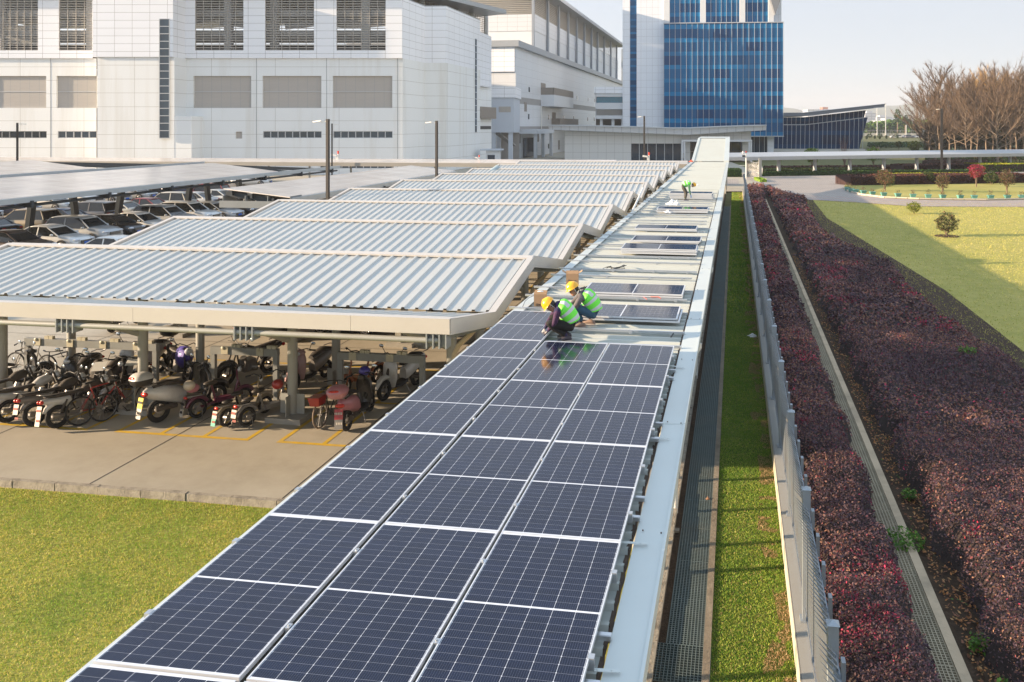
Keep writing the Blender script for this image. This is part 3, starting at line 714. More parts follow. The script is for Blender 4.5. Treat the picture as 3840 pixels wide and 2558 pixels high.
# clerestory and the big roof brim
mb = MB(); mg = MB(); s0 = Vector((*c1, 0))+Vector((-6, -3, 0)); s1 = Vector((*c5, 0))+Vector((-1.2, 1, 0)); L = (s1-s0).length; dd = (s1-s0).normalized(); nn_ = Vector((dd.y, -dd.x, 0))
for i in range(7):
    a = s0+dd*L*i/6; m3 = MB(); m3.beam(a+Vector((0, 0, 24)), a+Vector((0, 0, 29.6)), .8, .8); m3.obj('clerestory_post', WSM, A)
z = 24.9
while z < 29: mg.beam(s0+Vector((0, 0, z)), s1+Vector((0, 0, z)), .25, .07); z += .36
for i in range(40): a = s0+dd*L*i/39; mg.beam(a+nn_*.1+Vector((0, 0, 24.5)), a+nn_*.1+Vector((0, 0, 29.2)), .09, .09)
mg.obj('clerestory_louvres', SLAT, A)
r1 = loc2(1899, 159); mb = MB()
mb.ext([(-95, -2.2, 29.3), (-5, -2.2, 29.3), (r1[0], r1[1], 28.75), (r1[0]-8, r1[1]+6, 28.75), (-60, 60, 29.3), (-95, 60, 29.3)], (0, 0, .8)); mb.obj('roof', ROOFG, A)
mb = MB(); mb.quad((-95, 0, 0), (-95, 60, 0), (-95, 60, 29), (-95, 0, 29)); mb.quad((-95, 60, 0), (-28, 60, 0), (-28, 60, 20), (-95, 60, 20)); mb.quad((*c5, 0), (-28, 60, 0), (-28, 60, 20), (*c5, 20)); mb.obj('rear_wall', WSM, A)
# balcony and slot on the recessed flank
mb = MB(); p = Vector((*c4, 0)); q = Vector((*c5, 0)); e = (q-p); n2 = Vector((e.y, -e.x, 0)).normalized()
mb.ext([tuple(p+n2*.1+Vector((0, 0, 8.8))), tuple(q+n2*.1+Vector((0, 0, 8.8))), tuple(q+n2*.1+Vector((0, 0, 11.0))), tuple(p+n2*.1+Vector((0, 0, 11.0)))], tuple(n2*.9)); mb.obj('balcony', mat('brown_rail', (.25, .22, .19), .6), A)
mb = MB(); mb.ext([tuple(p+n2*.03+e*.05+Vector((0, 0, 6.8))), tuple(p+n2*.03+e*.95+Vector((0, 0, 6.8))), tuple(p+n2*.03+e*.95+Vector((0, 0, 7.4))), tuple(p+n2*.03+e*.05+Vector((0, 0, 7.4)))], tuple(n2*.04)); mb.obj('vent_slot', INT, A)
# ---------------------------------------------------------------- annex on pillars between the two halls
lc, rz = frame(1843, 168); kk = 168/F
AN = thing('annex', 'pale blue-white annex on square pillars between the two big white halls', 'building', lc, rz)
def za(py): return H-(py-CY)*kk
w_ = (1927-1843)*kk
BWH = mat('blue_white_wall', (.50, .55, .62), .5, var=.05, scale=.4)
MB().box(0, w_, 0, 12, za(497), za(366)).obj('wall', BWH, AN)
MB().box(-.3, w_+.3, -.3, 12, za(366), za(325)).obj('parapet', WCL, AN)
o = MB().box(w_*.33, w_*.86, -.03, 0, za(421), za(400)).obj('louvre', LOUV, AN)
boxes('pillar', BWH, AN, [(0, .75, .3, 1.1, 0, za(497)), (w_-1.15, w_-.3, .3, 1.1, 0, za(497)), (0, .75, 9, 10, 0, za(497))])
mb = MB(); mb.beam((.8, 2, 6.0), (w_-.6, 5, 3.4), 1.6, .25); mb.obj('stair_flight', GRYB, AN); mb = MB(); mb.beam((.2, 5.2, 2.0), (w_-.6, 5.2, 3.6), 1.6, .25); mb.obj('stair_flight', GRYB, AN); mb = MB(); mb.box(0, w_, 11, 11.2, 0, 6); mb.obj('back_wall', GRYB, AN)
lc, rz = frame(1846, 150)
BO = thing('gate_booth', 'small flat-roofed gate booth at the foot of the pillared annex', 'booth', lc, rz); kk = 150/F
MB().box(-2.2, 1.7, 0, 3, 3.0, 3.25).obj('roof', BWH, BO); MB().box(-1.2, 1.2, .5, 2.5, 0, 3.0).obj('wall', WSM, BO); MB().box(-.9, .4, .45, .5, 1.0, 2.2).obj('window', GLS, BO)
# ---------------------------------------------------------------- the second hall, receding along the site axis
B = thing('long_hall', 'long white hall receding behind the factory, with grey bands and upper louvres', 'building', (-48.6, 0, 0), 0)
def Yd(px, X): r = ray(px, CY); return X/r.x*r.y
Y0 = Yd(1934, -48.6); Y1 = 380.
zc, zt = 25.2, 26.6
WBB = gridmat('hall_cladding', (.66, .68, .70), (.44, .45, .46), 5.2, 1.9, .05, .38, stain=.1)
def zy(py, Y, X=-48.6): d = -sY*X+cY*Y; return H-(py-CY)*d/F
z1, z2 = 14.0, 12.5; z3, z4 = 7.3, 6.1
mb = MB(); mb.box(-40, 0, Y0, Y1, 0, z4); mb.box(-40, 0, Y0, Y1, z3, z2); mb.box(-40, 0, Y0, Y1, z1, zc); mb.obj('wall', WBB, B)
mb = MB(); mb.box(-40, -.04, Y0+.04, Y1, z4, z3); mb.box(-40, -.04, Y0+.04, Y1, z2, z1); mb.obj('grey_band', GRYB, B)
mb = MB(); mb.box(-40, -.2, Y0-.35, Y0, zc-5.6, zc); mb.obj('upper_wall', WCL, B)
mb = MB(); mb.box(-40, .9, Y0-.9, Y1, zc, zt); mb.obj('cornice', DGR if False else ROOFG, B)
Yu = Yd(2005, -52.); 
mb = MB(); mb.box(-36, -3.4, Yu, Y1-8, zt, 32.4); mb.obj('wall', WSM, B)
mb = MB(); mb.box(-36, -3.3, Yu-.1, Y1-8, 32.4, 36.8); mb.obj('upper_wall', gridmat('hall_upper_cladding', (.64, .65, .67), (.4, .4, .4), 2.7, 1.2, .06, .35), B)
mb = MB(); z = 37.1
while z < 42.4: mb.box(-34, -3.6, Yu+.2, Yu+.4, z, z+.14); mb.box(-3.8, -3.6, Yu+.2, Y1-8, z, z+.14); z += .5
mb.obj('louvres', SLAT, B)
mb = MB()
cols_ = [Yd(p, -52.) for p in (1994, 2049, 2090, 2126, 2158, 2187, 2214, 2237, 2262, 2287, 2309, 2330, 2350)]
for i, y in enumerate(cols_): MB().box(-3.3, -2.7, y-.45, y+.45, zt, 43).obj('column', mat('hall_columns', (.27, .30, .34), .5, var=.06), B)
mb = MB(); mb.box(-36, -.4, Yu-2, Y1-4, 43., 44.); mb.obj('roof', ROOFG, B)
for y in (222, 286, 298): pass
mb = MB(); Yb = Yd(2028, -48.6); Yb2 = Yd(2106, -48.6)
mb.box(0, 3.4, Yb, Yb2, 12.4, 15.3); mb.obj('balcony', WSM, B)
mb = MB(); mb.box(3.3, 3.4, Yb, Yb2, 15.3, 17.1); mb.box(0, 3.4, Yb, Yb+.1, 15.3, 17.1); mb.obj('balcony_rail', mat('brown_rail'), B)
Yc = Yd(2068, -48.6); Yc2 = Yd(2142, -48.6); mb = MB(); mb.box(0, 2.2, Yc, Yc2, 7.3, 7.6); mb.box(2.1, 2.2, Yc, Yc2, 7.6, 9.4); mb.box(0, 2.2, Yc, Yc+.1, 7.6, 9.4); mb.obj('balcony_rail', mat('brown_rail'), B)
def slot(pxa, pxb, pya, pyb, m, name='window'):
    ya, yb = Yd(pxa, -48.6), Yd(pxb, -48.6); ym = (ya+yb)/2
    MB().box(-.05, .05, ya, yb, zy(pyb, ym), zy(pya, ym)).obj(name, m, B)
s1 = .3316
def c1x(a): return 1840+a*s1
def c1y(b): return 120+b*s1
for a, b, c, d in ((428, 442, 622, 680), (827, 837, 695, 742), (973, 981, 722, 765), (1099, 1106, 746, 785), (1173, 1179, 757, 795), (422, 436, 928, 987), (649, 659, 938, 992), (820, 829, 948, 990), (933, 942, 952, 998), (1091, 1100, 965, 1005), (1167, 1175, 968, 1005), (649, 660, 1265, 1318)): slot(c1x(a), c1x(b), c1y(c), c1y(d), GL2)
for a, b, c, d in ((379, 408, 795, 900), (567, 620, 580, 660), (693, 735, 910, 990), (496, 545, 1098, 1243), (305, 337, 1153, 1260), (763, 780, 1225, 1330)): slot(c1x(a), c1x(b), c1y(c), c1y(d), mat('brown_door', (.26, .23, .20), .6), 'door')
mb = MB()
for a, z in ((567, 12.4), (697, 7.3)): y = Yd(c1x(a), -48.6); mb.tube([(.15, y, 0), (.15, y, z)], .12, 6)
mb.obj('downpipe', WHT, B)
# entrance porch at its foot
yy = Yd(1985, -48.6)
PO = thing('entrance_porch', 'small white entrance porch with columns at the foot of the long hall', 'porch', (-48.5, yy-9, 0), 0)
mb = MB(); mb.box(0, 4, 0, 18, 5.6, 6.6); mb.obj('roof', WSM, PO); mb = MB()
boxes('column', WSM, PO, [(3, 3.7, y, y+.8, 0, 5.6) for y in (.6, 8.5, 17)])
MB().box(.02, .1, 3, 14, 0, 4.6).obj('door', GLS, PO)
# bridge building linking hall and tower
lc, rz = frame(2233, 228); kk = 228/F
BR = thing('link_building', 'low link building with blue window strip between the long hall and glass tower', 'building', lc, rz)
def zb(py): return H-(py-CY)*kk
wb = (2340-2233)*kk
mb = MB(); mb.box(0, wb, 0, 14, zb(363), zb(350)); mb.box(0, wb, 0, 14, zb(410), zb(386)); mb.box(0, wb, 0, 14, zb(446), zb(433)); mb.box(0, wb, 3, 14, zb(433), zb(350)); mb.obj('wall', WSM, BR)
MB().box(.3, wb, .3, .35, zb(386), zb(363)).obj('window', mat('teal_glass', (.01, .13, .2), .08, var=.2, spec=.8), BR)
mb = MB()
for i in range(8): z = zb(432)+(zb(411)-zb(432))*i/8; mb.box(.3, wb, .1, .3, z, z+.1)
mb.obj('louvres', SLAT, BR)
MB().box(-.3, wb, -.3, 14, zb(350), zb(326)).obj('parapet', WCL, BR)
mb = MB()
boxes('pillar', WSM, BR, [(x, x+.8, 1, 2, 0, zb(446)) for x in (1.2, 4.4, 7)])
MB().box(0, wb, 12, 12.3, 0, zb(446)).obj('back_wall', mat('brown_door'), BR)
# ---------------------------------------------------------------- glass tower
def glassmat(name, sx, sz, lo, hi, off=(0, 0)):
    m, nt, b = base(name)
    tc = nn(nt, 'ShaderNodeTexCoord'); sp = nn(nt, 'ShaderNodeSeparateXYZ'); nt.links.new(tc.outputs['Object'], sp.inputs[0])
    ix = mth(nt, 'FLOOR', mth(nt, 'DIVIDE', mth(nt, 'ADD', sp.outputs[0], 100+off[0]), sx)); q = mth(nt, 'DIVIDE', mth(nt, 'ADD', sp.outputs[2], off[1]), sz)
    iz = mth(nt, 'FLOOR', q); fz = mth(nt, 'FRACT', q)
    sp_ = mth(nt, 'LESS_THAN', fz, .34)                       # spandrel strip of each storey
    wz = nn(nt, 'ShaderNodeTexWhiteNoise', noise_dimensions='3D'); cb = nn(nt, 'ShaderNodeCombineXYZ')
    nt.links.new(mth(nt, 'FLOOR', mth(nt, 'MULTIPLY', ix, .34)), cb.inputs[0]); nt.links.new(iz, cb.inputs[1]); nt.links.new(sp_, cb.inputs[2]); nt.links.new(cb.outputs[0], wz.inputs['Vector'])
    f = mth(nt, 'ADD', mth(nt, 'MULTIPLY', wz.outputs['Value'], .45), mth(nt, 'MULTIPLY', sp_, .5))
    c = mixc(nt, f, lo, hi)
    j = mth(nt, 'MAXIMUM', mth(nt, 'LESS_THAN', fz, .012), mth(nt, 'LESS_THAN', mth(nt, 'ABSOLUTE', mth(nt, 'SUBTRACT', fz, .34)), .008))
    c = mixc(nt, mth(nt, 'MULTIPLY', j, .6), c, (.01, .02, .03))
    nt.links.new(c, b.inputs['Base Color']); b.inputs['Roughness'].default_value = .05; b.inputs['Specular IOR Level'].default_value = .12
    bn = nn(nt, 'ShaderNodeBump'); bn.inputs['Strength'].default_value = .12; bn.inputs['Distance'].default_value = .3
    nt.links.new(noise(nt, .25, 2), bn.inputs['Height']); nt.links.new(bn.outputs[0], b.inputs['Normal'])
    MATS[name] = m; return m
BLU = glassmat('blue_glass', 1.47, 3.6, (.002, .055, .16), (.003, .22, .47), (0, -1.0))
BLS = glassmat('blue_strip_glass', 4., 1.8, (.006, .05, .13), (.01, .17, .38))
BLD = glassmat('deep_blue_glass', 1.41, 4.4, (.002, .018, .06), (.003, .06, .16))
WTI = gridmat('tower_panels', (.80, .83, .88), (.5, .5, .52), 1.55, 1.98, .05, .3, panelvar=.05)
lc, rz = frame(2489, 226, YAW*.5); kk = 226/F
T = thing('office_tower', 'office tower with blue glass box front and white panelled side', 'building', lc, rz)
def ut(px): return (px-2489)*kk
def zt_(py): return H-(py-CY)*kk
mb = MB(); mb.box(ut(2334), ut(2362), .6, 3, -.2, 50); mb.box(ut(2387), ut(2489)+.1, .6, 3, -.2, 50); mb.box(ut(2334), ut(2930), 3, 34, zt_(510), 50); mb.box(ut(2489), ut(2800), 2.9, 34, -.2, zt_(510)); mb.obj('wall', WTI, T)
MB().box(ut(2362), ut(2387), .9, 1.0, 0, 50).obj('window_strip', BLS, T)
MB().box(ut(2489), ut(2930), -1.2, 3, zt_(510), zt_(90)).obj('glass_box', BLU, T)
mb = MB()
for i in range(22): x = ut(2489)+.05+1.447*1.0*i*(ut(2928)-ut(2489))/(1.447*21); mb.box(x-.045, x+.045, -1.4, -1.2, zt_(510), zt_(89))
mb.box(ut(2489)-.1, ut(2930)+.1, -1.45, -1.2, zt_(512), zt_(509)); mb.box(ut(2489)-.1, ut(2930)+.1, -1.45, -1.2, zt_(91), zt_(88))
mb.obj('mullions', MUL, T)
mb = MB()
for a, b in ((2511, 2625), (2646, 2771), (2792, 2877)): mb.box(ut(a), ut(b), .9, 1.0, zt_(90), 50)
mb.obj('upper_windows', BLU, T)
mb = MB()
boxes('pillar', WSM, T, [(ut(a), ut(b), .3, 3, zt_(90), 50) for a, b in ((2489, 2511), (2625, 2646), (2771, 2792), (2877, 2897))])
mb = MB(); n = 19
for i in range(n+1): x = ut(2511)+(ut(2877)-ut(2511))*i/n; mb.box(x-.05, x+.05, .75, .9, zt_(90), 50)
mb.obj('mullions', MUL, T)
mb = MB(); mb.ext([(ut(2880), -2, zt_(0)), (ut(2898), -2, zt_(62)), (ut(2921), -2, zt_(0)), (ut(2950), -2, 50), (ut(2880), -2, 50)], (0, 30, 0)); mb.obj('roof_brim', DGR, T)
mb = MB(); mb.box(ut(2800), ut(2874), 1.5, 1.6, 0, zt_(512)); mb.obj('ground_floor_glass', GLS, T)
mb = MB(); mb.box(ut(2874), ut(2897), .6, 3, -.1, zt_(512)); mb.obj('corner_pillar', WTI, T)
mb = MB()
for p in (2808, 2826, 2846, 2864): mb.box(ut(p)-.06, ut(p)+.06, 1.3, 1.5, 0, zt_(512))
mb.obj('mullions', MUL, T)
# swept glass wing
lc, rz = frame(2928, 270, YAW*.5); kk = 270/F
W = thing('glass_wing', 'dark blue glass hall with a swept grey roof rising to the right', 'building', lc, rz)
def uw(px): return (px-2928)*kk
def zw(py): return H-(py-CY)*kk
MB().ext([(uw(2860), 0, -.1), (uw(3215), 0, -.1), (uw(3247), 0, zw(440)), (uw(3018), 0, zw(468)), (uw(2860), 0, zw(468))], (0, 22, 0)).obj('glass_wall', BLD, W)
MB().ext([(uw(2860), .9, zw(468)), (uw(3018), .9, zw(468)), (uw(3236), .9, zw(441)), (uw(3243), .9, zw(414)), (uw(3018), .9, zw(440)), (uw(2860), .9, zw(440))], (0, 20, 0)).obj('upper_glass', BLD, W)
MB().ext([(uw(2860), -2.2, zw(437)), (uw(3018), -2.2, zw(436)), (uw(3300), -2.2, zw(403)), (uw(3304), -2.2, zw(391.5)), (uw(3018), -2.2, zw(423)), (uw(2860), -2.2, zw(423))], (0, 28, 0)).obj('roof', mat('slate_roof', (.17, .19, .22), .5, .2, var=.05), W)
mb = MB(); mb.ext([(uw(3262), -2.5, zw(407)), (uw(3308), -2.5, zw(403)), (uw(3308), -2.5, zw(402)), (uw(3262), -2.5, zw(405))], (0, 28, 0)); mb.ext([(uw(3000), -2.4, zw(425)), (uw(3308), -2.4, zw(391)), (uw(3308), -2.4, zw(390)), (uw(3000), -2.4, zw(423.5))], (0, 28, 0)); mb.obj('roof_edge', MUL, W)
mb = MB(); step = 16.35*kk
for i in range(-3, 19):
    x = uw(2936)+i*step; px = x/kk+2928; zt0 = zw(468)+(max(0, px-3018))*(zw(440)-zw(468))/(3247-3018); 
    lean = .2+ .1*i/19
    mb.beam((x-lean*.6, -.12, 0), (x, -.12, min(zt0, zw(440))), .13, .13, up=(0, 1, 0)); mb.beam((x, .8, zt0), (x+.1, .8, zt0+2.4), .1, .1, up=(0, 1, 0))
mb.beam((uw(2860), -.15, zw(468)), (uw(3018), -.15, zw(468)), .2, .25); mb.beam((uw(3018), -.15, zw(468)), (uw(3248), -.15, zw(440)), .2, .25)
mb.obj('mullions', MUL, W)
struct(MB().ext([(*gxy(2860, 572), .0), (*gxy(3290, 566), .0), (*gxy(3215, 556), .0), (*gxy(2860, 556), .0)], (0, 0, .05)).obj('forecourt', CONC))
# ---------------------------------------------------------------- low pavilion
lc, rz = frame(2117, 178, YAW*.5); kk = 178/F
P = thing('pavilion', 'low white panelled pavilion with a folded metal-edged roof in front of the tower', 'building', lc, rz)
def up(px): return (px-2117)*kk
def zp(py): return H-(py-CY)*kk
WPV = gridmat('pavilion_panels', (.72, .72, .70), (.36, .35, .33), 1.78, 1.78, .045, .45, panelvar=.04)
mb = MB(); xa, xb, xc, xd = 0, up(2366), up(2553), up(2809)
mb.ext([(0, 0, -.1), (xb, 0, -.1), (xb, 0, zp(498)), (0, 0, zp(490))], (0, 16, 0)); mb.ext([(xb, 0, zp(538)), (xc, 0, zp(538)), (xc, 0, zp(504)), (xb, 0, zp(498))], (0, 16, 0))
mb.ext([(xc, 0, zp(523)), (xd, 0, zp(523)), (xd, 0, zp(492)), (xc, 0, zp(504))], (0, 16, 0)); mb.box(up(2567), up(2586), .5, 16, 0, zp(523)); mb.box(up(2778), xd, .5, 16, 0, zp(523)); mb.obj('wall', WPV, P)
MB().box(xb, xc, .8, 1, 0, zp(538)).obj('windows', GLS, P)
mb = MB()
for p in (2366, 2397, 2428, 2460, 2491, 2522, 2553): mb.box(up(p)-.07, up(p)+.07, .6, .8, 0, zp(538))
mb.obj('mullions', MUL, P)
MB().box(up(2586), up(2778), 3.5, 3.6, 0, zp(523)).obj('entrance_glass', GLS, P)
mb = MB()
for p in (2590, 2640, 2690, 2740, 2776): mb.box(up(p)-.07, up(p)+.07, 3.3, 3.5, 0, zp(523))
mb.box(up(2586), up(2778), 3.3, 3.5, zp(570), zp(567)); mb.obj('door_frames', mat('brown_door'), P)
mb = MB()
for a, b in ((2553, 2567), (2796, 2809)): mb.box(up(a), up(a)+.35, -2.2, -1.8, 0, zp(523)); mb.box(up(b)-.3, up(b), -2.2, -1.8, 0, zp(523))
mb.box(up(2553), up(2809), -2.3, 0, zp(530), zp(523)); mb.obj('portal_frame', mat('white_metal', (.62, .63, .64), .4, .1, var=.04), P)
top = [(2061, 468), (2117, 468), (2400, 474), (2520, 478.5), (2585, 478.5), (2640, 476), (2700, 473), (2860, 468)]
bot = [(2859, 488), (2700, 497), (2571, 505), (2400, 498.5), (2240, 493), (2117, 488.5), (2066, 486)]
MB().ext([(up(a), -2.6, zp(b)) for a, b in top]+[(up(a), -2.6, zp(b)) for a, b in bot], (0, 21, 0)).obj('roof', mat('pavilion_roof', (.52, .53, .54), .4, .2, var=.05), P)
mb = MB()
def lerp(pts, x):
    for (a, b), (c, d) in zip(pts, pts[1:]):
        if a <= x <= c: return b+(d-b)*(x-a)/(c-a)
    return pts[-1][1]
bs = sorted(bot)
for i in range(25):
    x = 2078+32*i
    if x > 2850: break
    mb.box(up(x)-.03, up(x)+.03, -2.64, -2.6, zp(lerp(bs, x)), zp(lerp(top, x)))
mb.obj('roof_joints', DGR, P)
mb = MB(); mb.ext([(up(a), -2.9, zp(b)) for a, b in top]+[(up(a), -2.9, zp(b+4)) for a, b in top[::-1]], (0, .3, 0)); mb.obj('roof_edge', MUL, P)
# ---------------------------------------------------------------- long PV roof crossing in front of the buildings
p0 = Vector((-97.1, 97.7, 0)); p1 = Vector((-5.7, 102.5, 0)); e = (p1-p0); Lw_ = e.length
X = thing('crossing_walkway', 'long straight covered walkway with solar modules on its roof crossing before the buildings', 'covered walkway', tuple(p0), math.atan2(e.y, e.x))
mb = MB(); mb.ext([(-40, 0, 2.62), (-40, 3.6, 2.95), (-40, 3.6, 3.05), (-40, 0, 2.74)], (Lw_+40, 0, 0)); mb.obj('roof_sheet', SHT, X)
MB().box(-40, Lw_, -.12, 0, 2.3, 2.78).obj('fascia', mat('walk_fascia', (.33, .31, .27), .45, .2, var=.1, scale=.5), X)
def farpv(name, nx, ny, w, h):
    """sheet of modules with white frames: u along, v across"""
    if name in MATS: return MATS[name]
    m, nt, b = base(name); tc = nn(nt, 'ShaderNodeTexCoord'); sp = nn(nt, 'ShaderNodeSeparateXYZ'); nt.links.new(tc.outputs['Object'], sp.inputs[0])
    def ln(v, s, wd): return mth(nt, 'LESS_THAN', mth(nt, 'FRACT', mth(nt, 'DIVIDE', mth(nt, 'ADD', v, 500*s), s)), wd/s)
    f = mth(nt, 'MAXIMUM', ln(sp.outputs[0], w, .05), ln(sp.outputs[1], h, .05))
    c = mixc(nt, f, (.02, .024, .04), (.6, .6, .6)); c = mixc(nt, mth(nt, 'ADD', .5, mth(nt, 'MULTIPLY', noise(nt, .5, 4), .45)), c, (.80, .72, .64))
    nt.links.new(c, b.inputs['Base Color']); b.inputs['Roughness'].default_value = .22; MATS[name] = m; return m
o = MB().add([(-38, .05, 2.80), (Lw_-9, .05, 2.80), (Lw_-9, 3.5, 3.12), (-38, 3.5, 3.12), (-38, .05, 2.76), (Lw_-9, .05, 2.76), (Lw_-9, 3.5, 3.08), (-38, 3.5, 3.08)], [(0,1,2,3), (0,4,5,1), (1,5,6,2), (7,6,5,4)]).obj('solar_modules', farpv('far_modules', 0, 0, 2.28, 1.13), X)
mb = MB(); x = -36
while x < Lw_: mb = MB(); mb.tube([(x, 1.8, 0), (x, 1.8, 2.6)], .13, 8); mb.beam((x, .2, 2.6), (x, 3.4, 2.85), .12, .16); mb.obj('post', COLM, X); x += 5.6
# ---------------------------------------------------------------- covered walkway on the right, on eight posts
a = Vector((6.58, 129.5, 0)); b = Vector((45.77, 149.9, 0)); e = b-a; e.normalize()
RW = thing('garden_walkway', 'grey roofed garden walkway on single posts crossing the lawn on the right', 'covered walkway', tuple(a), math.atan2(e.y, e.x))
mb = MB(); mb.ext([(-10, -1.7, 2.75), (-10, 1.7, 3.25), (-10, 1.7, 3.4), (-10, -1.7, 2.9)], (95, 0, 0)); mb.obj('roof_sheet', mat('walk_roof', (.45, .46, .47), .4, .2, var=.06), RW)
mb = MB(); mb.box(-10, 85, -1.75, -1.55, 2.35, 2.8); mb.box(-10, 85, .2, .4, 2.6, 2.9); mb.obj('roof_beam', mat('walk_beam', (.36, .37, .38), .45, .2), RW)
for i in range(13):
    x = 6.33*i; mb = MB(); mb.box(x-.2, x+.2, -.2, .2, .1, 2.8); mb.ext([(x-.55, -.06, .1), (x+.55, -.06, .1), (x+.25, -.06, .75), (x-.25, -.06, .75)], (0, .12, 0)); mb.box(x-.7, x+.7, -.7, .7, 0, .14); mb.beam((x, -1.5, 2.6), (x, 1.5, 3.0), .12, .2)
    mb.obj('post', mat('post_paint', (.38, .39, .41), .5, var=.08), RW)
# ---------------------------------------------------------------- street lamps
LM = mat('lamp_pole_paint', (.018, .017, .018), .6, .2, var=.1)
def lamp(label, x, y, h=7.85, w=.15, rz=PI*.95):
    t = thing('street_lamp', label, 'street lamp', (x, y, 0), rz, 'tall dark lamp posts')
    mb = MB(); mb.box(-w/2, w/2, -w/2, w/2, 0, h); mb.box(-.2, .2, -.2, .2, 0, .25); mb.obj('pole', LM, t)
    mb = MB(); mb.beam((w/2, 0, h-.12), (.42, 0, h-.18), .05, .05); mb.cbox((.62, 0, h-.12), (.5, .26, .07), ry=.12); mb.obj('lamp_head', WHT, t); return t
lamp('tall dark lamp post standing between the bike sheds and the right carport', -21.55, 41.9, 7.85, .15)
lamp('dark lamp post beyond the right carport, before the white building corner', -21.5, 58.3, 7.85, .16)
q = at_d(1245, CY, 106); lamp('thin distant lamp post showing just right of the tallest near one', q.x, q.y, 7.75, .16, PI*.1)
q = at_d(65, CY, 92); lamp('leftmost dark lamp post rising above the carport roofs', q.x, q.y, 7.8, .17, PI*.1)
q = at_d(2416, CY, 108); lamp('dark lamp post in front of the low pavilion windows', q.x, q.y, 8.75, .18, PI*.95)
lamp('black lamp post with white bands on the right lawn before the bare trees', 32.35, 138.9, 10.2, .36, PI*.95)
# ================================================================ carports for cars
CPM = mat('carport_steel', (.035, .045, .055), .5, .3, var=.1); CPW = mat('carport_gutter', (.42, .47, .50), .4, .3, var=.1)
def carport(label, xl, zl, xh, zh, y0, y1, yg, posts):
    t = thing('solar_carport', label, 'carport', (xl, y0, 0), 0, 'solar carports over the parked cars')
    L = y1-y0; Lg = yg-y0; w = xl-xh
    o = MB().add([(0, 0, zl), (0, L, zl), (-w, L, zh), (-w, 0, zh), (0, 0, zl-.05), (0, L, zl-.05), (-w, L, zh-.05), (-w, 0, zh-.05)], [(0,1,2,3), (7,6,5,4), (0,4,5,1), (1,5,6,2), (2,6,7,3), (3,7,4,0)]).obj('solar_modules', farpv('carport_modules', 0, 0, 1.13, 2.28), t)
    mb = MB(); mb.box(-.02, .16, 0, Lg, zl-.34, zl-.04); mb.obj('gutter', CPW, t)
    mb = MB(); mb.tube([(-.25, 0, zl-.55), (-.25, Lg, zl-.55)], .09, 8); mb.box(-1.2, -1.05, 0, L, zl-.34, zl-.08); mb.box(-w+.4, -w+.55, 0, L, zh-.4, zh-.1); mb.box(-w*.6, -w*.6+.12, 0, L, zl-.1, zl+.15)
    for y in np.arange(.3, Lg, 6.1): mb.cbox((.0, y, zl-.45), (.5, .18, .4)); mb.beam((0, y, zl-.4), (-w, min(y, L), zh-.3), .14, .3)
    for (yb, yt) in posts: mb.beam((-4.7, yb-y0, 0), (-2.6, yt-y0, zl-.1), .34, .34, up=(0, 1, 0))
    mb.obj('steel_frame', CPM, t); return t
def YX(px, py, X): r = ray(px, py); return X/r.x*r.y
ps = []
for (bx_, by_, tx, ty) in ((103, 851, 125, 779), (292, 817, 270, 758), (435, 798, 459, 735), (698, 765, 716, 709), (787, 752, 771, 701), (904, 700, 893, 672)):
    ps.append((YX(bx_, by_, -45.1), YX(tx, ty, -43.0)))
carport('long solar carport over the nearest row of cars, left of the bike sheds', -40.4, 3.4, -46.8, 4.12, 24, 69.3, 81, ps+[(40, 43)])
carport('shorter solar carport beside the tall lamp post, its open steel end showing', -25.1, 3.4, -29.3, 3.85, 44.4, 72.8, 72.8, [(46.5, 46.8), (52, 53), (58, 58.6), (65, 65.6)])
carport('farthest solar carport at the left edge, behind the long one', -60.6, 3.4, -67.5, 4.15, 30, 71.5, 88, [(60, 61), (66, 65)])
mb = MB(); mb.box(-4.4, .1, -.1, .0, 2.75, 3.15); 
for x in (-4.2, -2.8, -1.4, 0): mb.box(x-.02, x+.02, -.06, 1.2, 3.1, 3.45)
o = mb.obj('end_beam', mat('carport_end_steel', (.20, .22, .23), .5, .3), bpy.data.objects['solar_carport.001'])
# ================================================================ fence on its wall
WALLM = mat('fence_wall_render', (.50, .46, .36), .85, var=.12, scale=2, dirt=.4, dcol=(.28, .25, .18))
t = thing('boundary_wall', 'low rendered boundary wall with paved top carrying the metal fence', 'wall', (.83, 2, 0))
MB().box(0, .32, 0, 92, -.1, .44).obj('wall', WALLM, t)
MB().box(-.01, .33, -.01, 92, .44, .50).obj('coping', gridmat('coping_pavers', (.34, .33, .30), (.12, .11, .1), .16, 9., .008, .8, panelvar=.2, off=(0, 3)), t)
FEN = mat('fence_paint', (.33, .37, .41), .4, .3, var=.08, scale=6, dirt=.3)
FEN2 = mat('fence_picket_paint', (.24, .27, .30), .45, .3, var=.08, scale=6, dirt=.4, dcol=(.22, .15, .1))
t = thing('metal_fence', 'tall grey steel picket fence with square posts and bent spiked tips', 'fence', (1.0, 2.4, 0))
pm = None; bm_ = None
sp = 3.235
mbp = MB(); mbp.box(-.055, .055, -.055, .055, .5, 2.36); mbp.add([(-.065, -.065, 2.36), (.065, -.065, 2.36), (.065, .065, 2.36), (-.065, .065, 2.36), (0, 0, 2.40)], [(0,1,4), (1,2,4), (2,3,4), (3,0,4)]); mbp.box(-.09, .09, -.09, .09, .5, .53)
mbb = MB()
for i in range(28):
    y = .13+i*(sp-.26)/27; mbb.box(-.012, .012, y-.018, y+.018, .58, 2.12)
    mbb.add([(-.012, y-.018, 2.12), (.012, y-.018, 2.12), (.012, y+.018, 2.12), (-.012, y+.018, 2.12), (-.19, y, 2.32)], [(0,1,4), (1,2,4), (2,3,4), (3,0,4)])
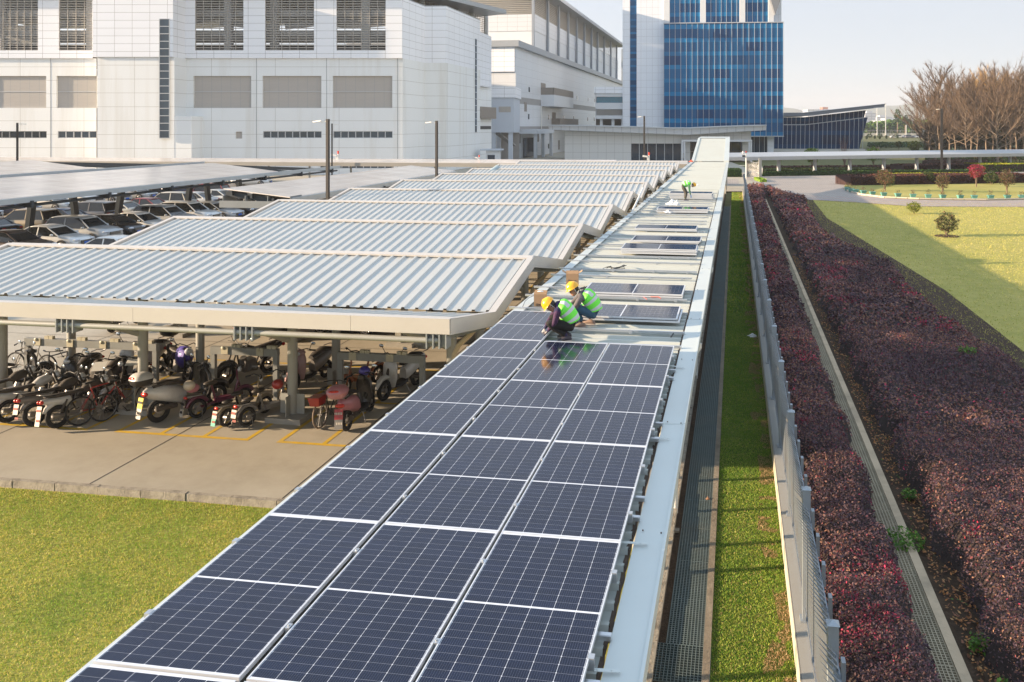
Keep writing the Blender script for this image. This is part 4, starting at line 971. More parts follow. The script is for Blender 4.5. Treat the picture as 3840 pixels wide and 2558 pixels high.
mbb.box(-.03, .03, .06, sp-.06, .66, .70); mbb.box(-.03, .03, .06, sp-.06, 2.05, 2.09)
for y in (.7, 1.4, 2.1, 2.8): mbb.box(.03, .07, y-.05, y+.05, 2.0, 2.26)
po = mbp.obj('post', FEN, t); bo = mbb.obj('picket_panel', FEN2, t)
for i in range(28):
    y = sp*i+.02
    if i:
        c = po.copy(); COL.objects.link(c); c.parent = t; c.location = (0, y, 0)
        c = bo.copy(); COL.objects.link(c); c.parent = t; c.location = (0, y, 0)
    else: po.location = (0, y, 0); bo.location = (0, y, 0)
# ================================================================ planting
LEAF = leafmat(); LEAFR = leafmat('leaf_dull', .7, .15)
TWIG = mat('hedge_twigs', (.035, .022, .018), .9, var=.5, scale=14, bump=.8, bscale=40)
REDS = [(.05, .030, .040), (.115, .060, .050), (.165, .088, .055), (.14, .04, .042), (.30, .03, .06), (.085, .055, .060)]
def field(name, label, edge_l, edge_r, y0, y1, h0, seed, bright=1.7):
    """hedge bed: edges are functions of y giving x"""
    ny = int((y1-y0)/.35); nx = 14; mb = MB(); V = []
    def hgt(x, y, xl, xr):
        d = np.minimum(np.minimum(x-xl, xr-x), np.minimum(y-y0, y1-y)); f = np.clip(d/.42, 0, 1); f = np.sqrt(np.clip(1-(1-f)**2, 0, 1))
        return f*(h0+.16*(vnoise(x, y, 1.7, seed)-.5)+.14*(vnoise(x, y, .55, seed+1)-.5)+.08*(vnoise(x, y, .22, seed+4)-.5))
    ys = np.linspace(y0, y1, ny); us = np.linspace(0, 1, nx)
    for y in ys:
        xl, xr = edge_l(y), edge_r(y); x = xl+(xr-xl)*us; z = hgt(x, np.full(nx, y), xl, xr)-.07
        for a, b in zip(x, z): V.append((a, y, max(b, -.02)))
    Fs = [(j*nx+i, j*nx+i+1, (j+1)*nx+i+1, (j+1)*nx+i) for j in range(ny-1) for i in range(nx-1)]
    mb.add(V, Fs, True); t = thing(name, label, 'hedge'); mb.obj('twig_mass', TWIG, t)
    Ps = []; Ss = []
    for a, b, dens, s in ((y0, 13, 1900, .019), (13, 20, 1200, .024), (20, 30, 560, .036), (30, 45, 260, .055), (45, 65, 120, .08), (65, y1, 62, .11)):
        a = max(a, y0); b = min(b, y1)
        if b <= a: continue
        wd = edge_r((a+b)/2)-edge_l((a+b)/2)+.6; n = int(wd*(b-a)*dens)
        y = a+(b-a)*NP.rand(n); xl = np.array([edge_l(q) for q in np.linspace(a, b, 60)]); xr = np.array([edge_r(q) for q in np.linspace(a, b, 60)])
        iy = np.clip(((y-a)/(b-a)*59).astype(int), 0, 59); x = xl[iy]+(xr[iy]-xl[iy])*NP.rand(n)
        z = hgt(x, y, xl[iy], xr[iy])+(NP.rand(n)**1.5*-.16+.05+NP.rand(n)**8*.14)*(.5+s*8); z = np.maximum(z, .0)
        Ps.append(np.stack([x, y, z], 1)); Ss.append(np.full(n, s))
    P_ = np.concatenate(Ps); S_ = np.concatenate(Ss); n = len(P_)
    c = palette(n, REDS, [3.2, 3.4, 1.8, .9, .06, 2.8], .25)
    pr = vnoise(P_[:, 0], P_[:, 1], 1.5, seed+7)*.6+vnoise(P_[:, 0], P_[:, 1], .5, seed+8)*.4
    red = (NP.rand(n) < np.clip((pr-.68)*3.2, 0, .5)); c[red] = palette(red.sum(), [(.24, .018, .04), (.17, .028, .035), (.36, .02, .07)], [3, 4, 1], .25)
    dk = vnoise(P_[:, 0], P_[:, 1]*1.2, 2.6, seed+9); dkm = np.clip((dk-.45)*2.5, 0, 1)[:, None]; c = c*(1-dkm*.55)+np.array([.03, .02, .03])*dkm*.55
    br = vnoise(P_[:, 0], P_[:, 1], 3.4, seed+11); om = np.clip((br-.5)*2.4, 0, 1)[:, None]; c = c*(1+om*.7*np.array([1., .8, .6]))*bright
    cloud('foliage', P_, S_, np.clip(c, 0, 1), LEAFR, parent=t, flat=.3); return t
def piece(pts):
    xs = [p[0] for p in pts]; vs = [p[1] for p in pts]
    return lambda y: float(np.interp(y, xs, vs))+.10*math.sin(y*1.9)+.07*math.sin(y*4.3+1)
field('red_hedge', 'wide bed of clipped dark red and purple hedge between drain path and lawn', piece([(5, 3.6), (30, 3.55), (60, 3.6), (87, 3.7), (99, 3.4)]),
      piece([(5, 8.6), (22, 8.5), (26, 8.35), (28.5, 8.1), (32.4, 7.6), (38, 7.6), (44, 7.9), (48, 7.1), (53, 6.35), (58, 5.8), (63, 5.9), (72, 6.2), (83, 6.7), (84, 6.9), (88, 5.2), (93, 4.4), (97, 4.0)]), 8.5, 97, .62, 3)
field('red_hedge', 'narrow strip of dark red hedge between the metal fence and the drain path', piece([(5, 1.22), (99, 1.22)]), piece([(5, 2.62), (30, 2.58), (60, 2.7), (84, 2.8), (90, 3.3), (97, 3.4)]), 8.5, 98, .72, 23)
# fallen leaves and weeds on the soil beside the path
n = 5200; y = 10+NP.rand(n)**1.5*40; x = 3.24+NP.rand(n)*.62
o = cloud('fallen_leaves', np.stack([x, y, .01+.04*NP.rand(n)], 1), .03, palette(n, [(.42, .18, .06), (.25, .11, .06), (.46, .26, .11), (.10, .15, .04)], [4, 3, 2, .7], .3), LEAF, flat=.9); stuff(o, 'brown fallen leaves on the soil along the drain path', 'leaves')
for i, (x, y, r_) in enumerate(((3.0, 15.6, .35), (3.5, 9.95, .34), (3.75, 10.6, .2), (3.5, 11.6, .16), (3.45, 12.6, .15), (7.1, 17.4, .3), (6.9, 26.5, .28), (3.45, 17.5, .14))):
    n = int(900*r_); a = NP.rand(n)*2*PI; rr = NP.rand(n)**.5*r_; zb = .68 if x > 6 else .03
    o = cloud('weed_foliage', np.stack([x+rr*np.cos(a), y+rr*np.sin(a), zb+NP.rand(n)*.16], 1), .035, palette(n, [(.10, .20, .03), (.16, .28, .04), (.06, .13, .02)], [2, 1, 1], .3), LEAF)
    tag(o, ['green weed on the drain path beside the channel edge', 'green weed clump at the near end of the drain path', 'small green weed in the soil near the big weed clump', 'small weed seedling a little up the path edge', 'weed seedling further up the path edge', 'bright green weed poking through the wide red hedge', 'yellow-green sprout in the red hedge near the lawn', 'tiny weed at the soil beside the path'][i], 'weed')
# lawn grass
def worn(x, y, c):
    k = (vnoise(x, y, .5, 77)*.6+vnoise(x, y, .17, 78)*.4 > .53) & (x > .35+.35*vnoise(x*0, y, 1.3, 79)) & (x < .84) & (x > -.4); c[k] = palette(k.sum(), [(.42, .27, .14), (.32, .22, .12), (.50, .36, .2)], [1, 1, 1], .25); return c
def blades(name, label, x0, x1, y0, y1, z, n, s, cols, wts, keep=None, seed=5, ymod=1.):
    x = x0+(x1-x0)*NP.rand(n); y = y0+(y1-y0)*NP.rand(n)**ymod
    k = vnoise(x, y, 1.3, seed)*.55+vnoise(x, y, .33, seed+1)*.45
    if keep is not None: m_ = keep(x, y); x, y, k = x[m_], y[m_], k[m_]
    n = len(x); c = palette(n, cols, wts, .2); g = np.clip((k-.45)*3.2, 0, 1)[:, None]
    c = c*(1-g*.55)+np.array(cols[-1])*g*.55
    c = worn(x, y, c)
    o = cloud(name, np.stack([x, y, np.full(n, z)+NP.rand(n)*.012], 1), s, c, LEAF, tri=True, up=1.1, aspect=.55); return stuff(o, label, 'grass')
GY = [(.66, .57, .12), (.44, .46, .08), (.66, .53, .22), (.22, .38, .04)]
blades('lawn_grass', 'short yellow-green grass of the lawn beside the concrete kerb', -21, -4.8, 9, 15.36, -.12, 260000, .019, GY, [3, 4, 1.2, 3], seed=5)
GG = [(.27, .38, .05), (.40, .43, .08), (.48, .36, .17), (.12, .26, .025)]
blades('strip_grass', 'bright green grass growing between the drain channel and fence wall', -.33, .82, 9, 34, -.03, 95000, .018, GG, [4, 3, 1, 3], seed=9, ymod=1.4)
blades('strip_grass', 'darker far part of the grass strip along the fence wall', -.33, .82, 34, 95, -.03, 22000, .05, GG, [4, 3, .5, 3], seed=9)
blades('garden_grass', 'pale yellow lawn grass beyond the red hedge', 6, 36, 24, 86, -.035, 90000, .045, [(.62, .54, .14), (.48, .45, .11), (.66, .54, .22), (.34, .38, .08)], [4, 4, 2, 2], keep=lambda x, y: (x > 6.4) & (x < y*.52), seed=31)
# ---------------------------------------------------------------- road, island, hedges on the right
def poly_px(name, pts, z, m): return struct(MB().add([(*gxy(a, b, z), z) for a, b in pts], [tuple(range(len(pts)))[::-1]]).obj(name, m))
poly_px('road', [(2800, 672), (2850, 690), (2900, 715), (2960, 735), (3036, 749), (3200, 758), (3428, 774), (3900, 776), (3900, 746), (3700, 750), (3450, 747), (3320, 741), (3230, 730), (3180, 716), (3163, 705), (3170, 690), (3200, 678), (3330, 668), (3500, 664), (3900, 662), (3900, 643), (3180, 651), (2800, 664)], 0, PAVE)
poly_px('paved_crossing', [(2660, 672), (2770, 671), (2772, 694), (2655, 694)], 0, PAVE)
isl = [(3163, 705), (3180, 716), (3230, 730), (3320, 741), (3450, 747), (3700, 750), (3900, 746), (3900, 662), (3500, 664), (3330, 668), (3200, 678), (3170, 690)]
poly_px('island_lawn', isl, .06, GRASS_Y)
pts = [Vector((*gxy(a, b+1.5), .0)) for a, b in isl[:7]]; mb = MB()
for a, b in zip(pts, pts[1:]):
    n = max(1, int((b-a).length/.95))
    for i in range(n): p = a+(b-a)*i/n; q = a+(b-a)*(i+.94)/n; mb.beam(p+Vector((0, 0, .06)), q+Vector((0, 0, .06)), .2, .2)
struct(mb.obj('kerb', mat('pale_kerb', (.55, .48, .38), .8, var=.15)))
POT = mat('teal_pot', (.13, .33, .29), .5, var=.1)
def plantlet(t, r_, h, n, cols, s=.05, z0=.3):
    a = NP.rand(n)*2*PI; rr = NP.rand(n)**.6*r_; z = z0+NP.rand(n)*h; cloud('leaves', np.stack([rr*np.cos(a), rr*np.sin(a), z], 1), s, palette(n, cols, [1]*len(cols), .3), LEAF, parent=t)
wh = ['first', 'second', 'third', 'fourth', 'fifth', 'sixth', 'seventh', 'eighth', 'ninth', 'tenth', 'eleventh', 'twelfth', 'thirteenth', 'fourteenth', 'fifteenth']
for i, (a, b) in enumerate(((497, 660), (537, 675), (585, 684), (667, 697), (762, 710), (880, 720), (1029, 729), (1187, 736), (1347, 741), (1500, 745), (1684, 749), (1831, 750), (2003, 750), (2180, 748), (2330, 747))):
    x, y = gxy(3000+a*.3568, 480+b*.3568); t = thing('planter', '%s teal planter along the island kerb, counted from its rounded tip' % wh[i], 'planter', (x, y, .0), YAW+rnd.uniform(-.15, .15), 'teal planters along the island kerb')
    mb = MB(); w0, w1, h = .20, .29, .42
    mb.loft([[(-w0, -w0*.7, 0), (w0, -w0*.7, 0), (w0, w0*.7, 0), (-w0, w0*.7, 0)], [(-w1, -w1*.7, h-.06), (w1, -w1*.7, h-.06), (w1, w1*.7, h-.06), (-w1, w1*.7, h-.06)]], sm=False); mb.box(-w1-.03, w1+.03, -w1*.7-.03, w1*.7+.03, h-.06, h); mb.obj('pot', POT, t)
    plantlet(t, .24, .3+.25*rnd.random(), 60+rnd.randint(0, 60), [(.10, .12, .04), (.20, .13, .07), (.22, .07, .06)][:2+(i % 2)], .05, .42)
GRNH = [(.03, .075, .012), (.06, .12, .02), (.02, .05, .01)]; YELH = [(.33, .33, .02), (.22, .26, .02), (.42, .38, .04)]; BRNH = [(.09, .035, .03), (.14, .06, .04), (.05, .022, .02)]
def hedge(label, pts, w_, h, cols, s=.12, dens=45, top=None, px=True, wts=None):
    P0 = [Vector((*(gxy(*p) if px else p), 0)) for p in pts]; c = P0[0]; t = thing('clipped_hedge', label, 'hedge', tuple(c))
    mb = MB(); Q = []; C = []
    for a, b in zip(P0, P0[1:]):
        e = (b-a); L = e.length; e.normalize(); nrm = Vector((-e.y, e.x, 0)); a = a-c; b = b-c
        mb.add([tuple(v) for v in (a, b, b+nrm*w_, a+nrm*w_)]+[tuple(v+Vector((0, 0, h-.05))) for v in (a, b, b+nrm*w_, a+nrm*w_)], [(0, 1, 5, 4), (1, 2, 6, 5), (2, 3, 7, 6), (3, 0, 4, 7), (4, 5, 6, 7)])
        nt_ = int(L*w_*dens); nf = int(L*h*dens)
        for k in range(nt_): Q.append(a+e*L*rnd.random()+nrm*w_*rnd.random()+Vector((0, 0, h+rnd.gauss(0, .035)))); C.append(1)
        for k in range(nf): Q.append(a+e*L*rnd.random()+nrm*rnd.gauss(-.02, .04)+Vector((0, 0, h*rnd.random()))); C.append(0)
    mb.obj('twig_mass', mat('hedge_core_'+str(cols[0][0])[1:], scl(cols[-1], .8), .9, var=.4, scale=3), t)
    Q = np.array([tuple(q) for q in Q]); n = len(Q); col = palette(n, cols, wts or [1]*len(cols), .3)
    if top: m_ = np.array(C) == 1; col[m_] = palette(m_.sum(), top, [1]*len(top), .3)
    cloud('foliage', Q, s, col, LEAFR, parent=t, flat=.4)
hedge('long dark red box hedge across the island lawn', [(3190, 697), (3480, 693), (3860, 687)], 4.2, 1.15, BRNH, .13, 60)
hedge('yellow low hedge behind the red box hedge of the island', [(3340, 662), (3690, 659)], 2.2, .35, YELH, .14, 30)
hedge('dark green low hedge under the garden walkway posts', [(2862, 661), (3250, 656), (3640, 652)], 1.0, .62, GRNH, .14, 45)
hedge('olive green low hedge behind the dark green one', [(2870, 647), (3300, 643)], 3.0, .5, [(.08, .10, .02), (.14, .15, .03), (.05, .07, .02)], .18, 25)
hedge('dark red low hedge line at the edge of the far lawn', [(2880, 637), (3440, 632)], 2.5, .5, BRNH, .18, 25)
hedge('dark red taller hedge behind the black lamp post', [(3390, 640), (3700, 635)], 4, .9, BRNH, .18, 25)
hedge('bright green hedge with yellow top right of the red flowering bush', [(3686, 646), (3860, 644)], 5, 1.25, [(.09, .16, .015), (.14, .22, .02), (.05, .1, .012)], .16, 40, top=YELH)
hedge('dark green hedge between the walkway end and the gate', [(2728, 664), (2782, 664)], 3.4, 1.1, GRNH, .12, 50)
hedge('yellow-green hedge corner beside the gate posts', [(2850, 683), (2876, 683)], 4.5, .35, [(.25, .36, .02), (.17, .28, .02)], .13, 40)
hedge('dark brown hedge block among the bare tree trunks', [(3550, 622), (3700, 618)], 6, .8, [(.10, .055, .04), (.07, .04, .03)], .2, 18)
# shrubs and small trees
BARK = mat('bark', (.20, .145, .10), .9, var=.3, scale=6, bump=.4)
def shrub(label, px, py, top, wpx, cols, n=700, s=.07, stem=.25, shape=1., wts=None, name='shrub', sprig=None, base=None):
    x, y = gxy(px, py); d = -sY*x+cY*y; k = d/F; h = (py-top)*k; r_ = wpx*k/2
    t = thing(name, label, name.replace('_', ' '), (x, y, 0), rnd.random()*6)
    mb = MB(); z0 = h*stem
    for i in range(5):
        a = i*1.26+rnd.random(); q = r_*.55; mb.tube([(0, 0, 0), (q*.25*math.cos(a), q*.25*math.sin(a), z0), (q*math.cos(a), q*math.sin(a), h*.75)], [.05*h*.4, .03*h*.4, .01], 5)
    mb.obj('stems', BARK, t)
    u = NP.randn(n, 3); u /= np.linalg.norm(u, axis=1)[:, None]; rr = (.62+.38*NP.rand(n))**.8
    lump = 1+.22*np.sin(u[:, 0]*5+px)*np.cos(u[:, 1]*4+py)+.12*np.sin(u[:, 2]*9+px)
    P_ = u*np.array([r_, r_, (h-z0)/2*shape])*(rr*lump)[:, None]; P_[:, 2] += z0+(h-z0)/2
    P_ = P_[P_[:, 2] > .05]; cloud('foliage', P_, s, palette(len(P_), cols, wts or [1]*len(cols), .35), LEAF, parent=t, flat=.1)
    if sprig: cloud('flowers', P_[:sprig]*np.array([1.08, 1.08, 1.12]), s*.8, palette(sprig, [(.5, .03, .08), (.38, .05, .06)], [1, 1], .2), LEAF, parent=t)
    if base: struct(MB().disc((x, y, -.02), (0, 0, 1), r_*1.1, .03, 18).obj('bare_soil', SOIL if base == 1 else mat('pale_soil', (.4, .34, .3), .9)))
LOOSE = [(.16, .09, .05), (.11, .11, .04), (.20, .10, .07), (.07, .08, .03)]; GRN = [(.045, .075, .018), (.09, .12, .03), (.03, .05, .012)]; LGRN = [(.13, .21, .03), (.22, .30, .05), (.08, .14, .02)]
shrub('dark green clipped shrub with a few red sprigs standing alone on the lawn', 3550, 884, 797, 78, [(.05, .075, .025), (.09, .11, .035), (.16, .09, .05), (.03, .045, .015)], 2600, .045, .12, sprig=60, base=1)
shrub('small round yellow-green shrub on the lawn near the paved road', 3428, 801, 757, 52, [(.30, .30, .05), (.20, .24, .04), (.12, .16, .03)], 1400, .05, .15)
shrub('tall loose reddish-brown shrub before the left part of the island hedge', 3318, 719, 635, 66, LOOSE, 1500, .07, .3, sprig=70)
shrub('green rounded shrub tucked behind the tall reddish shrub', 3338, 700, 656, 40, GRN, 700, .08, .1)
shrub('round dark green shrub behind the island hedge', 3482, 692, 643, 46, GRN, 1000, .08, .15)
shrub('loose brown shrub directly below the black lamp post', 3535, 723, 650, 54, LOOSE, 1200, .07, .25)
shrub('bright crimson flowering bush on a short trunk', 3661, 703, 616, 56, [(.34, .02, .05), (.24, .03, .05), (.13, .08, .03), (.45, .05, .12)], 1600, .07, .42)
shrub('round green shrub right of the crimson bush', 3718, 693, 643, 54, GRN, 1100, .08, .15)
shrub('loose brown shrub near the right edge of the island', 3776, 726, 638, 58, LOOSE, 1300, .07, .3)
shrub('small light green tree behind the second post of the garden walkway', 3046, 628, 555, 62, LGRN, 1100, .16, .25, name='small_tree')
shrub('small light green tree behind the fourth post of the garden walkway', 3275, 622, 552, 58, LGRN, 1100, .16, .25, name='small_tree')
shrub('yellow-green tree beyond the garden walkway roof', 3428, 572, 528, 50, [(.24, .25, .05), (.16, .19, .04)], 700, .25, .2, name='small_tree')
shrub('olive young tree on the far lawn beside the bare trees', 3370, 560, 530, 26, [(.09, .10, .03), (.12, .14, .05)], 300, .25, .3, name='small_tree')
for i, (a, b, c, d_) in enumerate(((3230, 523, 505, 7), (3250, 523, 508, 7), (3262, 521, 498, 18), (3281, 522, 508, 7), (3300, 520, 500, 20), (3299, 524, 510, 6), (3324, 522, 508, 7), (3352, 519, 491, 34), (3366, 521, 506, 7))):
    shrub(['dark cone tree', 'slim dark topiary', 'small loose tree', 'tiny dark topiary', 'small round tree', 'short dark cone', 'pointed dark topiary', 'wide dark bush tree', 'last dark cone'][i]+' in the far row before the distant car park', a, b, c, d_, [(.03, .05, .02), (.06, .09, .03)], 160, .35, .1, name='far_tree')
# ---------------------------------------------------------------- bare trees
TW = leafmat('twigs', .9, 0.)
def baretree(seed, h, spread, nb, ntw, tcol, gold=0):
    rs = np.random.RandomState(seed); mb = MB(); tips = []
    zt_ = h*.30; tr = [(0, 0, 0), (rs.randn()*.1, rs.randn()*.1, zt_*.6), (rs.randn()*.15, rs.randn()*.15, zt_)]
    mb.tube(tr+[(tr[2][0]*1.2, tr[2][1], h*.95)], [.22, .16, .12, .015], 7, cap=False)
    for i in range(nb):
        u = i/nb; z = zt_*(.75+1.9*u); a = i*2.4+rs.rand()*.6; el = .16+.80*u+rs.rand()*.2; L = spread*(1.2-.5*u)*(.8+.4*rs.rand())
        p = Vector((0, 0, z)); pts = [p]; v = Vector((math.cos(a)*math.cos(el), math.sin(a)*math.cos(el), math.sin(el)))
        for k in range(4): v = (v+Vector((rs.randn()*.09, rs.randn()*.09, .12))).normalized(); p = p+v*L/4; pts.append(p)
        mb.tube(pts, [.075, .055, .04, .025, .01], 5, cap=False)
        for k in range(7):
            q = pts[1+k % 3]+(pts[2+k % 3]-pts[1+k % 3])*rs.rand(); w2 = (v+Vector((rs.randn()*.5, rs.randn()*.5, rs.rand()*.5))).normalized(); L2 = L*(.25+.3*rs.rand()); e = q+w2*L2
            mb.tube([q, q+w2*L2*.5+Vector((0, 0, .1)), e+Vector((0, 0, .3))], [.024, .016, .006], 3, cap=False); tips.append((q, e, w2))
    P_ = []; D_ = []
    for i in range(ntw):
        q, e, w2 = tips[rs.randint(len(tips))]; f = rs.rand(); P_.append(tuple(q+(e-q)*f*1.15)); D_.append(tuple((w2+Vector((rs.randn()*.55, rs.randn()*.55, .25+rs.rand()*.4))).normalized()))
    P_ = np.array(P_); D_ = np.array(D_); n = len(P_); L = (.5+1.1*rs.rand(n))[:, None]; sd_ = np.cross(D_, rs.randn(n, 3)); sd_ /= np.linalg.norm(sd_, axis=1)[:, None]
    V = np.stack([P_-sd_*.022, P_+sd_*.022, P_+D_*L], 1); me = bpy.data.meshes.new('twigs')
    me.vertices.add(n*3); me.vertices.foreach_set('co', V.reshape(-1).astype(np.float32)); me.loops.add(n*3); me.loops.foreach_set('vertex_index', np.arange(n*3, dtype=np.int32))
    me.polygons.add(n); me.polygons.foreach_set('loop_start', np.arange(0, n*3, 3, dtype=np.int32)); me.update(calc_edges=True)
    c = palette(n, tcol, [1]*len(tcol), .3)
    if gold: hi = (P_[:, 2] > h*.62) & (rs.rand(n) < gold); c[hi] = palette(hi.sum(), [(.55, .33, .07), (.45, .28, .1)], [1, 1], .2)
    me.attributes.new('col', 'FLOAT_COLOR', 'POINT').data.foreach_set('color', np.concatenate([np.repeat(c, 3, 0), np.ones((n*3, 1))], 1).reshape(-1).astype(np.float32)); me.materials.append(TW)
    t = thing('bare_tree', '', 'tree', group='bare winter trees on the far lawn'); mb.obj('trunk', mat('bare_bark', (.22, .165, .12), .9, var=.25, scale=1.5), t)
    o = bpy.data.objects.new('crown', me); COL.objects.link(o); o.parent = t; return t
BR_ = [(.15, .105, .075), (.20, .135, .095), (.10, .075, .055)]
protos = [baretree(1, 13.5, 9.0, 19, 10500, BR_), baretree(2, 19, 6.0, 19, 6500, BR_), baretree(3, 17, 8.0, 20, 10500, BR_, .6), baretree(4, 11.5, 8.4, 18, 9500, BR_)]
used = set()
BT = [(3621, 603, 0, 1., 'wide bare tree with a pale straight trunk, most prominent of the grove'), (3741, 612, 3, 1.15, 'bare tree with a pale forked trunk right of the most prominent one'),
      (3511, 614, 3, .72, 'slender multi-branched bare tree just left of the black lamp post'), (3524, 596, 1, 1.1, 'tall thin bare tree rising above the black lamp post'), (3484, 590, 0, .95, 'leftmost spreading bare tree of the grove'),
      (3583, 592, 1, .85, 'bare tree close behind the prominent pale trunk'), (3664, 594, 0, 1., 'bare tree between the two pale trunks'), (3722, 590, 2, 1.05, 'bare tree with a golden leafy top'),
      (3775, 590, 3, 1.2, 'bare tree behind the right pale trunk'), (3812, 598, 1, 1.05, 'thin tall bare tree near the right edge'), (3838, 590, 0, 1.1, 'bare tree at the very right edge'), (3560, 584, 3, 1.1, 'distant bare tree in the back row, left half'),
      (3640, 582, 0, 1.15, 'distant bare tree in the back row, middle'), (3700, 580, 0, 1.2, 'distant bare tree in the back row, right half'), (3790, 580, 3, 1.3, 'distant bare tree in the back row by the right edge'), (3870, 600, 0, 1.1, 'bare tree partly cut off by the right edge')]
for a, b, k, s_, lab in BT:
    x, y = gxy(a, b); p = protos[k]
    if k in used: p = dup(p, (x, y, 0), rnd.random()*6, lab)
    else: used.add(k); p.location = (x, y, 0)
    p['label'] = lab; p.scale = (s_, s_, s_)
for a, b, tp, lab in ((3167, 626, 505, 'small leafless shrub with upright twigs before the dark glass wing'), (3290, 590, 545, 'small leafless sapling on the far lawn')):
    x, y = gxy(a, b); d = -sY*x+cY*y; h = (b-tp)*d/F; t = thing('bare_shrub', lab, 'shrub', (x, y, 0)); mb = MB()
    for i in range(26):
        an = rnd.random()*6.3; l = rnd.uniform(.5, 1)*h; o_ = rnd.uniform(.05, .3)*h; mb.tube([(0, 0, 0), (o_*.2*math.cos(an), o_*.2*math.sin(an), l*.35), (o_*math.cos(an), o_*math.sin(an), l)], [.05, .04, .015], 3, cap=False)
    mb.obj('stems', mat('reddish_twigs', (.24, .15, .12), .9), t)
# ---------------------------------------------------------------- far country: woods, buildings, hills, cars
def mass(name, label, pxa, pxb, d, hlo, hhi, n, s, cols, seed, dep=30, gap=.0):
    u = NP.rand(n); px = pxa+(pxb-pxa)*u; dd = d+dep*NP.rand(n); a = (px-CX)/F; hh = hlo+(hhi-hlo)*(vnoise(px, px*0, (pxb-pxa)/14., seed)*.6+vnoise(px, px*0+3, (pxb-pxa)/40., seed+1)*.4); z = hh*NP.rand(n)**.6
    P_ = np.stack([(cY*a-sY)*dd, (sY*a+cY)*dd, z], 1); o = cloud(name, P_, s, palette(n, cols, [1]*len(cols), .35), LEAF, flat=.1); stuff(o, label, 'woodland')
FG = [(.05, .09, .02), (.09, .14, .03), (.035, .06, .015)]
mass('far_wood', 'bright green far woodland between the glass wing and the bare grove', 3200, 3560, 640, 7, 15, 5200, 1.5, [(.10, .19, .03), (.16, .26, .05), (.06, .11, .02)], 3)
mass('far_wood', 'dark evergreen trees behind the bare grove', 3470, 3900, 230, 5, 13.5, 7000, .8, [(.07, .07, .03), (.05, .055, .02), (.12, .09, .05)], 8)
mass('far_wood', 'faint far treeline on the horizon', 2850, 4100, 1300, 8, 16, 4200, 3.5, FG, 12)
mass('ground_cover', 'dark green shrubs and ground cover between the bare trunks', 3470, 3900, 168, .3, 1.4, 5200, .3, [(.05, .09, .02), (.08, .12, .03), (.10, .05, .04)], 15, dep=60)
mass('ground_cover', 'low dark green planting on the far lawn', 3255, 3500, 285, .3, 1.3, 2500, .5, [(.03, .06, .015), (.05, .09, .02)], 19, dep=50)
shrub('tall dark tree rising behind the swept grey roof', 3008, 477, 396, 62, [(.05, .07, .03), (.08, .1, .04)], 900, .9, .2, name='far_tree')
for a, b, c, d_ in ((3366, 480, 413, 26), (3395, 482, 434, 22)):
    x, y, z = at_d(a, CY, 620); t = thing('far_tree', 'tall thin far tree above the green wood, %s of two' % ('taller' if a < 3380 else 'shorter'), 'far tree', (x, y, 0)); h = (CY-c)*620/F+7.5; n = 420
    u = NP.randn(n, 3); u /= np.linalg.norm(u, axis=1)[:, None]; P_ = u*np.array([2.6, 2.6, h*.27])*(.5+.5*NP.rand(n))[:, None]*(1+.3*np.sin(u[:, 2:3]*9)); P_[:, 2] += h*.72
    MB().tube([(0, 0, 0), (0, 0, h*.8)], .4, 5).obj('trunk', BARK, t); cloud('crown', P_, .8, palette(n, FG, [1]*3, .3), LEAF, parent=t)
FB = mat('far_building', (.42, .45, .50), .7, var=.1, scale=.02)
for i, (a, b, t0, d, lab) in enumerate(((3245, 3284, 424, 1300, 'grey distant office block with a lower white front'), (3290, 3345, 438, 1500, 'long pale distant hall in the haze'), (3300, 3400, 452, 1150, 'low white distant warehouse'), (3030, 3110, 410, 1500, 'pale distant buildings above the swept roof'))):
    p = at_d(a, CY, d); k = d/F; t = thing('distant_building', lab, 'building', (p.x, p.y, 0), YAW); h = 7.5+(CY-t0)*k
    m2 = MB(); m2.box(0, (b-a)*k, 0, 40, 0, h); m2.obj('wall', gridmat('far_wall', (.45, .47, .52), (.30, .33, .38), 9, 4.2, 1.6, .6), t)
    if i == 3: MB().box((3085-a)*k, (3105-a)*k, 0, 20, h, h+4).obj('roof', mat('red_roof', (.42, .16, .10), .8), t)
    else: MB().box((b-a)*k*.2, (b-a)*k*.7, 2, 20, h, h+3).obj('roof', FB, t)
ft = thing('far_fence', 'pale far fence with white posts before the green wood', 'fence', tuple(at_d(3200, CY, 600)-Vector((0, 0, H))), YAW); kk = 600/F; m2 = MB(); m2.box(0, 420*kk, 0, .3, -.1, 2.0); m2.obj('wall', mat('far_fence_wall', (.5, .47, .4), .8), ft)
m2 = MB()
for i in range(60): m2.box(i*1.4, i*1.4+.12, 0, .1, 2.0, 4.0)
m2.box(0, 420*kk, 0, .08, 3.9, 4.1); m2.obj('railing', mat('far_fence_rail', (.3, .3, .3), .7), ft)
boxes('post', WHT, ft, [((p-3200)*kk-.25, (p-3200)*kk+.25, -.3, 0, 0, z) for p, z in ((3289, 21), (3321, 23), (3227, 7), (3398, 8))])
# hills
rs = np.random.RandomState(2); mb = MB(); N = 90
prof = [26+46*float(vnoise(np.array([i*1.]), np.array([0.]), 15, 5)[0])+22*float(vnoise(np.array([i*1.]), np.array([9.]), 5, 6)[0]) for i in range(N)]
V = []
for i in range(N):
    px = 2500+1700*i/(N-1)
    for f, hh in ((0, 0), (.25, .55), (.5, .9), (.75, 1), (1, .3)): p = at_d(px, CY, 3700+550*f); V.append((p.x, p.y, prof[i]*1.75*hh-.2))
mb.add(V, [(i*5+j, i*5+j+1, i*5+j+6, i*5+j+5) for i in range(N-1) for j in range(4)], True); struct(mb.obj('hills', mat('hill_green', (.06, .09, .05), .9, var=.3, scale=.01)))
